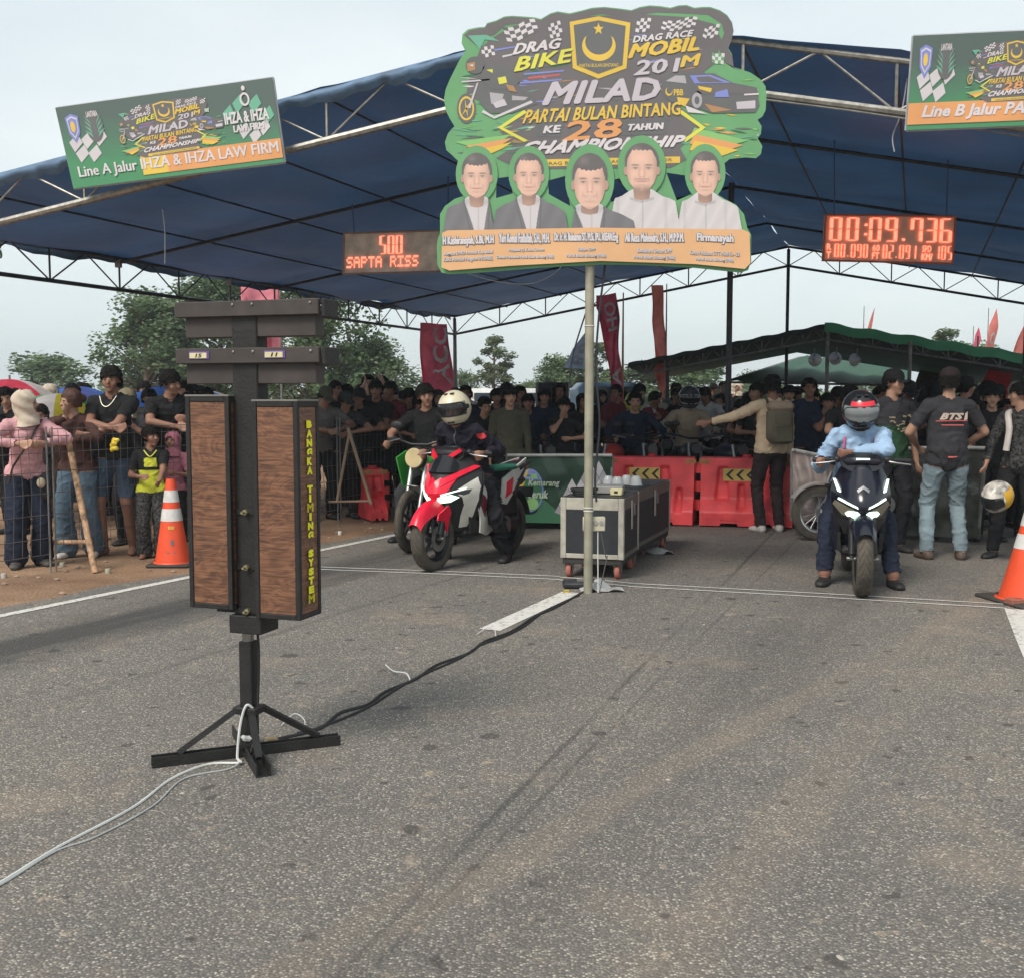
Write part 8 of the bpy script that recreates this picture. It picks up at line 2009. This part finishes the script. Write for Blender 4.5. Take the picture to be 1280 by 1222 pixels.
mid_ = [  # px, top y, depth, pose, label, options
 (402, 481, 13.6, 'lean', 'man in an olive cap closest to the right light box of the tower', dict(cap='front', capcol='olive', shirt='grey', rz=35)),
 (431, 488, 13.75, 'leanr', 'moustached man in a dark cap holding the fence rail', dict(cap='front', capcol='charcoal', shirt='charcoal', rz=10)),
 (450, 486, 14.0, 'chin', 'man in a black cap looking down left of the tall young man', dict(cap='front', shirt='black', skin='b')),
 (471, 477, 14.3, 'cross', 'tall young man in a black printed shirt with folded arms behind the fence', dict(shirt='black', skin='b', hair='fringe')),
 (461, 470, 16.3, 'up', 'fair skinned man peering over the tall one, left of the pair', dict(shirt='charcoal', skin='d', rz=20)),
 (478, 471, 16.5, 'up', 'fair skinned man peering over the tall one with raised bare arms', dict(shirt='charcoal', skin='d', rz=-25)),
 (512, 484, 15.3, 'leanr', 'dark haired man just above the head of the green motorbike rider', dict(shirt='black', hair='fringe')),
 (524, 492, 14.2, 'leanr', 'man in a camouflage dark shirt between the green motorbike rider and helmeted rider', dict(shirt='charcoal', skin='b', hair='fringe')),
 (548, 489, 14.4, 'long', 'figure in a black hood left of the cream helmet', dict(hijab='black', shirt='black')),
 (582, 483, 14.8, 'stand', 'dark skinned man whose face shows just right of the cream helmet', dict(shirt='navy', skin='b')),
 (607, 494, 13.2, 'leanr', 'young man in a black racing jacket with a red badge behind the scooter rider', dict(shirt='black', skin='c', rz=-10)),
 (621, 487, 14.6, 'stand', 'dark haired man behind the pair in racing jackets', dict(shirt='black', skin='b', hair='fringe')),
 (637, 485, 12.75, 'long', 'young man in a grey and black zip jacket behind the green banner', dict(shirt='olive', skin='c', hair='fringe')),
 (634, 480, 16.0, 'left', 'man in a cap behind the man in the grey jacket', dict(shirt='black', cap='front')),
 (660, 494, 13.6, 'stand', 'man in a plain black T-shirt between the grey jacket and the loudspeakers', dict(shirt='navy', skin='b', hair='fringe')),
 (698, 480, 15.4, 'long', 'hooded man in a printed black top in front of the loudspeaker stack', dict(shirt='black', hair='long', skin='b')),
 (704, 498, 13.3, 'chin', 'young man resting his face on his hand left of the sign pole', dict(shirt='black', skin='c', hair='fringe')),
 (728, 493, 14.4, 'long', 'long haired person in black directly beside the sign pole', dict(shirt='black', hair='long', skin='b')),
 (752, 489, 19.0, 'long', 'woman in a dark scarf far behind the right side of the sign pole', dict(hijab='black', shirt='black', skin='d')),
 (794, 506, 14.0, 'sit', 'rider in a navy jacket behind the left water barrier', dict(shirt='navy', skin='c', H=1.66, hair='short')),
 (792, 494, 15.2, 'long', 'man in a black and acid yellow helmet behind the navy jacket rider', dict(shirt='navy', helmet=(HY, HLIN, None, False, None))),
 (828, 502, 17.0, 'lean', 'woman in a beige headscarf bending forward between the two riders', dict(hijab='scarf', shirt='beige', skin='d')),
 (862, 499, 14.6, 'sit', 'rider in a beige jacket and black and white helmet facing the camera', dict(shirt='beige', H=1.70, helmet=(HG, HLIN, plast('dark visor', (.02, .02, .025), rough=.1), False, mat('white helmet trim', (.5, .5, .5))))),
 (918, 497, 15.0, 'lean', 'man in a maroon shirt bending down left of the tent post', dict(shirt='maroon', skin='b', rz=20)),
 (884, 496, 20.0, 'stand', 'dark haired man in navy between the beige rider and the maroon shirt', dict(shirt='navy', skin='c', hair='fringe')),
 (900, 493, 20.5, 'left', 'man in black standing just left of the tent post in the far crowd', dict(shirt='black', skin='c', hair='fringe')),
 (931, 489, 13.9, 'leanr', 'man looking out beneath the pointing arm of the man in cream', dict(shirt='black', skin='b', hair='fringe', rz=10)),
 (945, 480, 13.6, 'left', 'dark haired man hidden behind the shoulder of the pointing man', dict(shirt='black', skin='a', hair='fringe')),
 (1010, 474, 13.4, 'stand', 'young man in a sleeveless dark top right of the backpack', dict(shirt='navy', skin='b', rz=-5)),
 (1030, 492, 12.6, 'chin', 'man lifting a phone to his face beside the backpack', dict(shirt='navy', skin='b', hair='fringe')),
 (1053, 480, 12.0, 'leanr', 'dark haired man in profile behind the black helmet rider', dict(shirt='black', skin='c', hair='fringe', rz=15)),
 (1204, 472, 13.0, 'left', 'man in a black cap half hidden behind the racing jersey', dict(shirt='black', cap='front', rz=160)),
 (1213, 497, 12.6, 'cross', 'dark haired man squeezed between the racing jersey and the red collar shirt', dict(shirt='black', hair='fringe', skin='b')),
 (1165, 490, 17.0, 'long', 'man in a pale blue shirt and white cap far behind the racing jersey', dict(shirt='lightblue', cap='front', capcol='white', skin='d')),
 (1145, 486, 18.5, 'stand', 'bare headed man in grey far behind the green print shirt', dict(shirt='grey', skin='c')),
 (1256, 500, 12.8, 'stand', 'dark shirted man behind the white scarf at the right', dict(shirt='black', skin='b')),
 (1290, 478, 12.0, 'stand', 'man in black cut by the right picture edge behind the patterned shirt', dict(shirt='black', skin='a')),
]
for px, yt, Y, pose, lb, k in mid_:
    k = dict(k); k.setdefault('skin', 'a'); who(A[pose], px, yt, Y, lb, group='spectators around the start', **k)
# jacket details for the man in grey
zj = P(640, 520, 12.6)

# far crowd, individuals that nothing tells apart
rnd = random.Random(21)
far = []
for k in range(66):
    Y = rnd.uniform(16, 29); px = rnd.choice([rnd.uniform(395, 760), rnd.uniform(770, 1000), rnd.uniform(980, 1290), rnd.uniform(-10, 260)])
    if px < 270: Y = rnd.uniform(13.0, 17)
    far.append((px, Y))
far += [(1128, 13.4), (1150, 14.2), (1172, 13.8), (1222, 13.6), (1246, 14.6), (1268, 13.9), (1300, 13.2), (1092, 14.5), (985, 14.6), (1040, 15), (420, 15.2), (440, 15.6), (492, 15), (535, 15.4), (565, 15.8), (645, 15.2), (680, 15), (770, 16), (812, 16.4), (845, 16.8), (18, 12.2), (185, 13)]
far += [(868, 30), (876, 31), (888, 30), (902, 29), (914, 31), (925, 30), (944, 28)]
tones = ['black', 'navy', 'charcoal', 'black', 'grey', 'olive', 'maroon', 'white', 'grey']
for i, (px, Y) in enumerate(far):
    H = rnd.uniform(1.56, 1.72) if i < 90 else 1.85
    k = rnd.random(); opt = dict(shirt=rnd.choice(tones), pants='black', skin=rnd.choice('aabbc'), hair=rnd.choice(['short', 'fringe', 'fringe']))
    lab = 'bare headed spectator deep in the crowd under and behind the tents'
    if k < .16: opt['cap'] = 'front'; lab = 'capped spectator deep in the crowd under and behind the tents'
    elif k < .28: opt['hijab'] = rnd.choice(['black', 'scarf', 'beige', 'navy']); lab = 'spectator in a headscarf deep in the crowd under and behind the tents'
    zone = next(t for lim, t in ((60, 'by the red umbrella'), (150, 'by the dark blue umbrella'), (290, 'behind the tower left box'), (440, 'right of the tower'), (500, 'behind the wooden prop'), (560, 'behind the green motorbike'), (620, 'behind the helmeted scooter rider'), (680, 'above the green banner'), (745, 'left of the sign pole'), (800, 'right of the sign pole'), (850, 'above the left barrier'), (905, 'above the barrier gap'),
                (950, 'under the pointing arm'), (1000, 'behind the backpack man'), (1050, 'right of the backpack man'), (1100, 'behind the black scooter rider'), (1150, 'behind the green print shirt'), (1210, 'behind the racing jersey'), (1260, 'near the red canopy'), (9999, 'at the right picture edge')) if px < lim)
    sh_w = {'navy': 'navy', 'black': 'black', 'charcoal': 'charcoal', 'grey': 'grey', 'olive': 'olive', 'maroon': 'maroon', 'white': 'white'}[opt['shirt']]
    kind_ = 'b' if 'cap' not in opt and 'hijab' not in opt else ('c' if 'cap' in opt else 's')
    head_ = {'b': 'bare headed', 'c': 'capped', 's': 'headscarfed'}[kind_]
    lab = '%s %s spectator in %s deep in the crowd %s' % ('far' if Y > 22 else 'half hidden', head_, sh_w, zone)
    person(A[rnd.choice(['stand', 'cross', 'lean', 'leanr', 'left', 'long', 'chin'])], lab, at(px, Y), R(rnd.uniform(-45, 45)), H, group={'b': 'bare headed people in the far crowd', 'c': 'capped people in the far crowd', 's': 'people with headscarves in the far crowd'}[kind_], **opt)

# loose blue tarpaulin edge and stray poles seen far right
for px, Y, yt, lb in ((1218, 26, 420, 'thin far tent pole left of the red canopy'), (1276, 17, 380, 'thin dark pole at the right edge under the tent roof')):
    b = at(px, Y); o = MB().cone((0, 0, 0), .02, (0, 0, P(px, yt, Y).z), .02, 8).build('thin_pole', M_DARKM, None, smooth=True); o.location = b; tag(o, lb, 'pole')
# ------------------------------------------------------------------ air
hz = MB().box((0, 60, 6.5), (560, 560, 15.2)).build('haze', bpy.data.materials.new('haze'))
hm_ = hz.data.materials[0]; hm_.use_nodes = True
for n_ in list(hm_.node_tree.nodes):
    if n_.type == 'BSDF_PRINCIPLED': hm_.node_tree.nodes.remove(n_)
pv = hm_.node_tree.nodes.new('ShaderNodeVolumePrincipled')
pv.inputs['Color'].default_value = (.86, .92, .95, 1); pv.inputs['Density'].default_value = .0014; pv.inputs['Anisotropy'].default_value = .2
hm_.node_tree.links.new(pv.outputs['Volume'], [n for n in hm_.node_tree.nodes if n.type == 'OUTPUT_MATERIAL'][0].inputs['Volume'])
tag(hz, 'thin pale haze over the whole race ground', 'haze', kind='stuff')
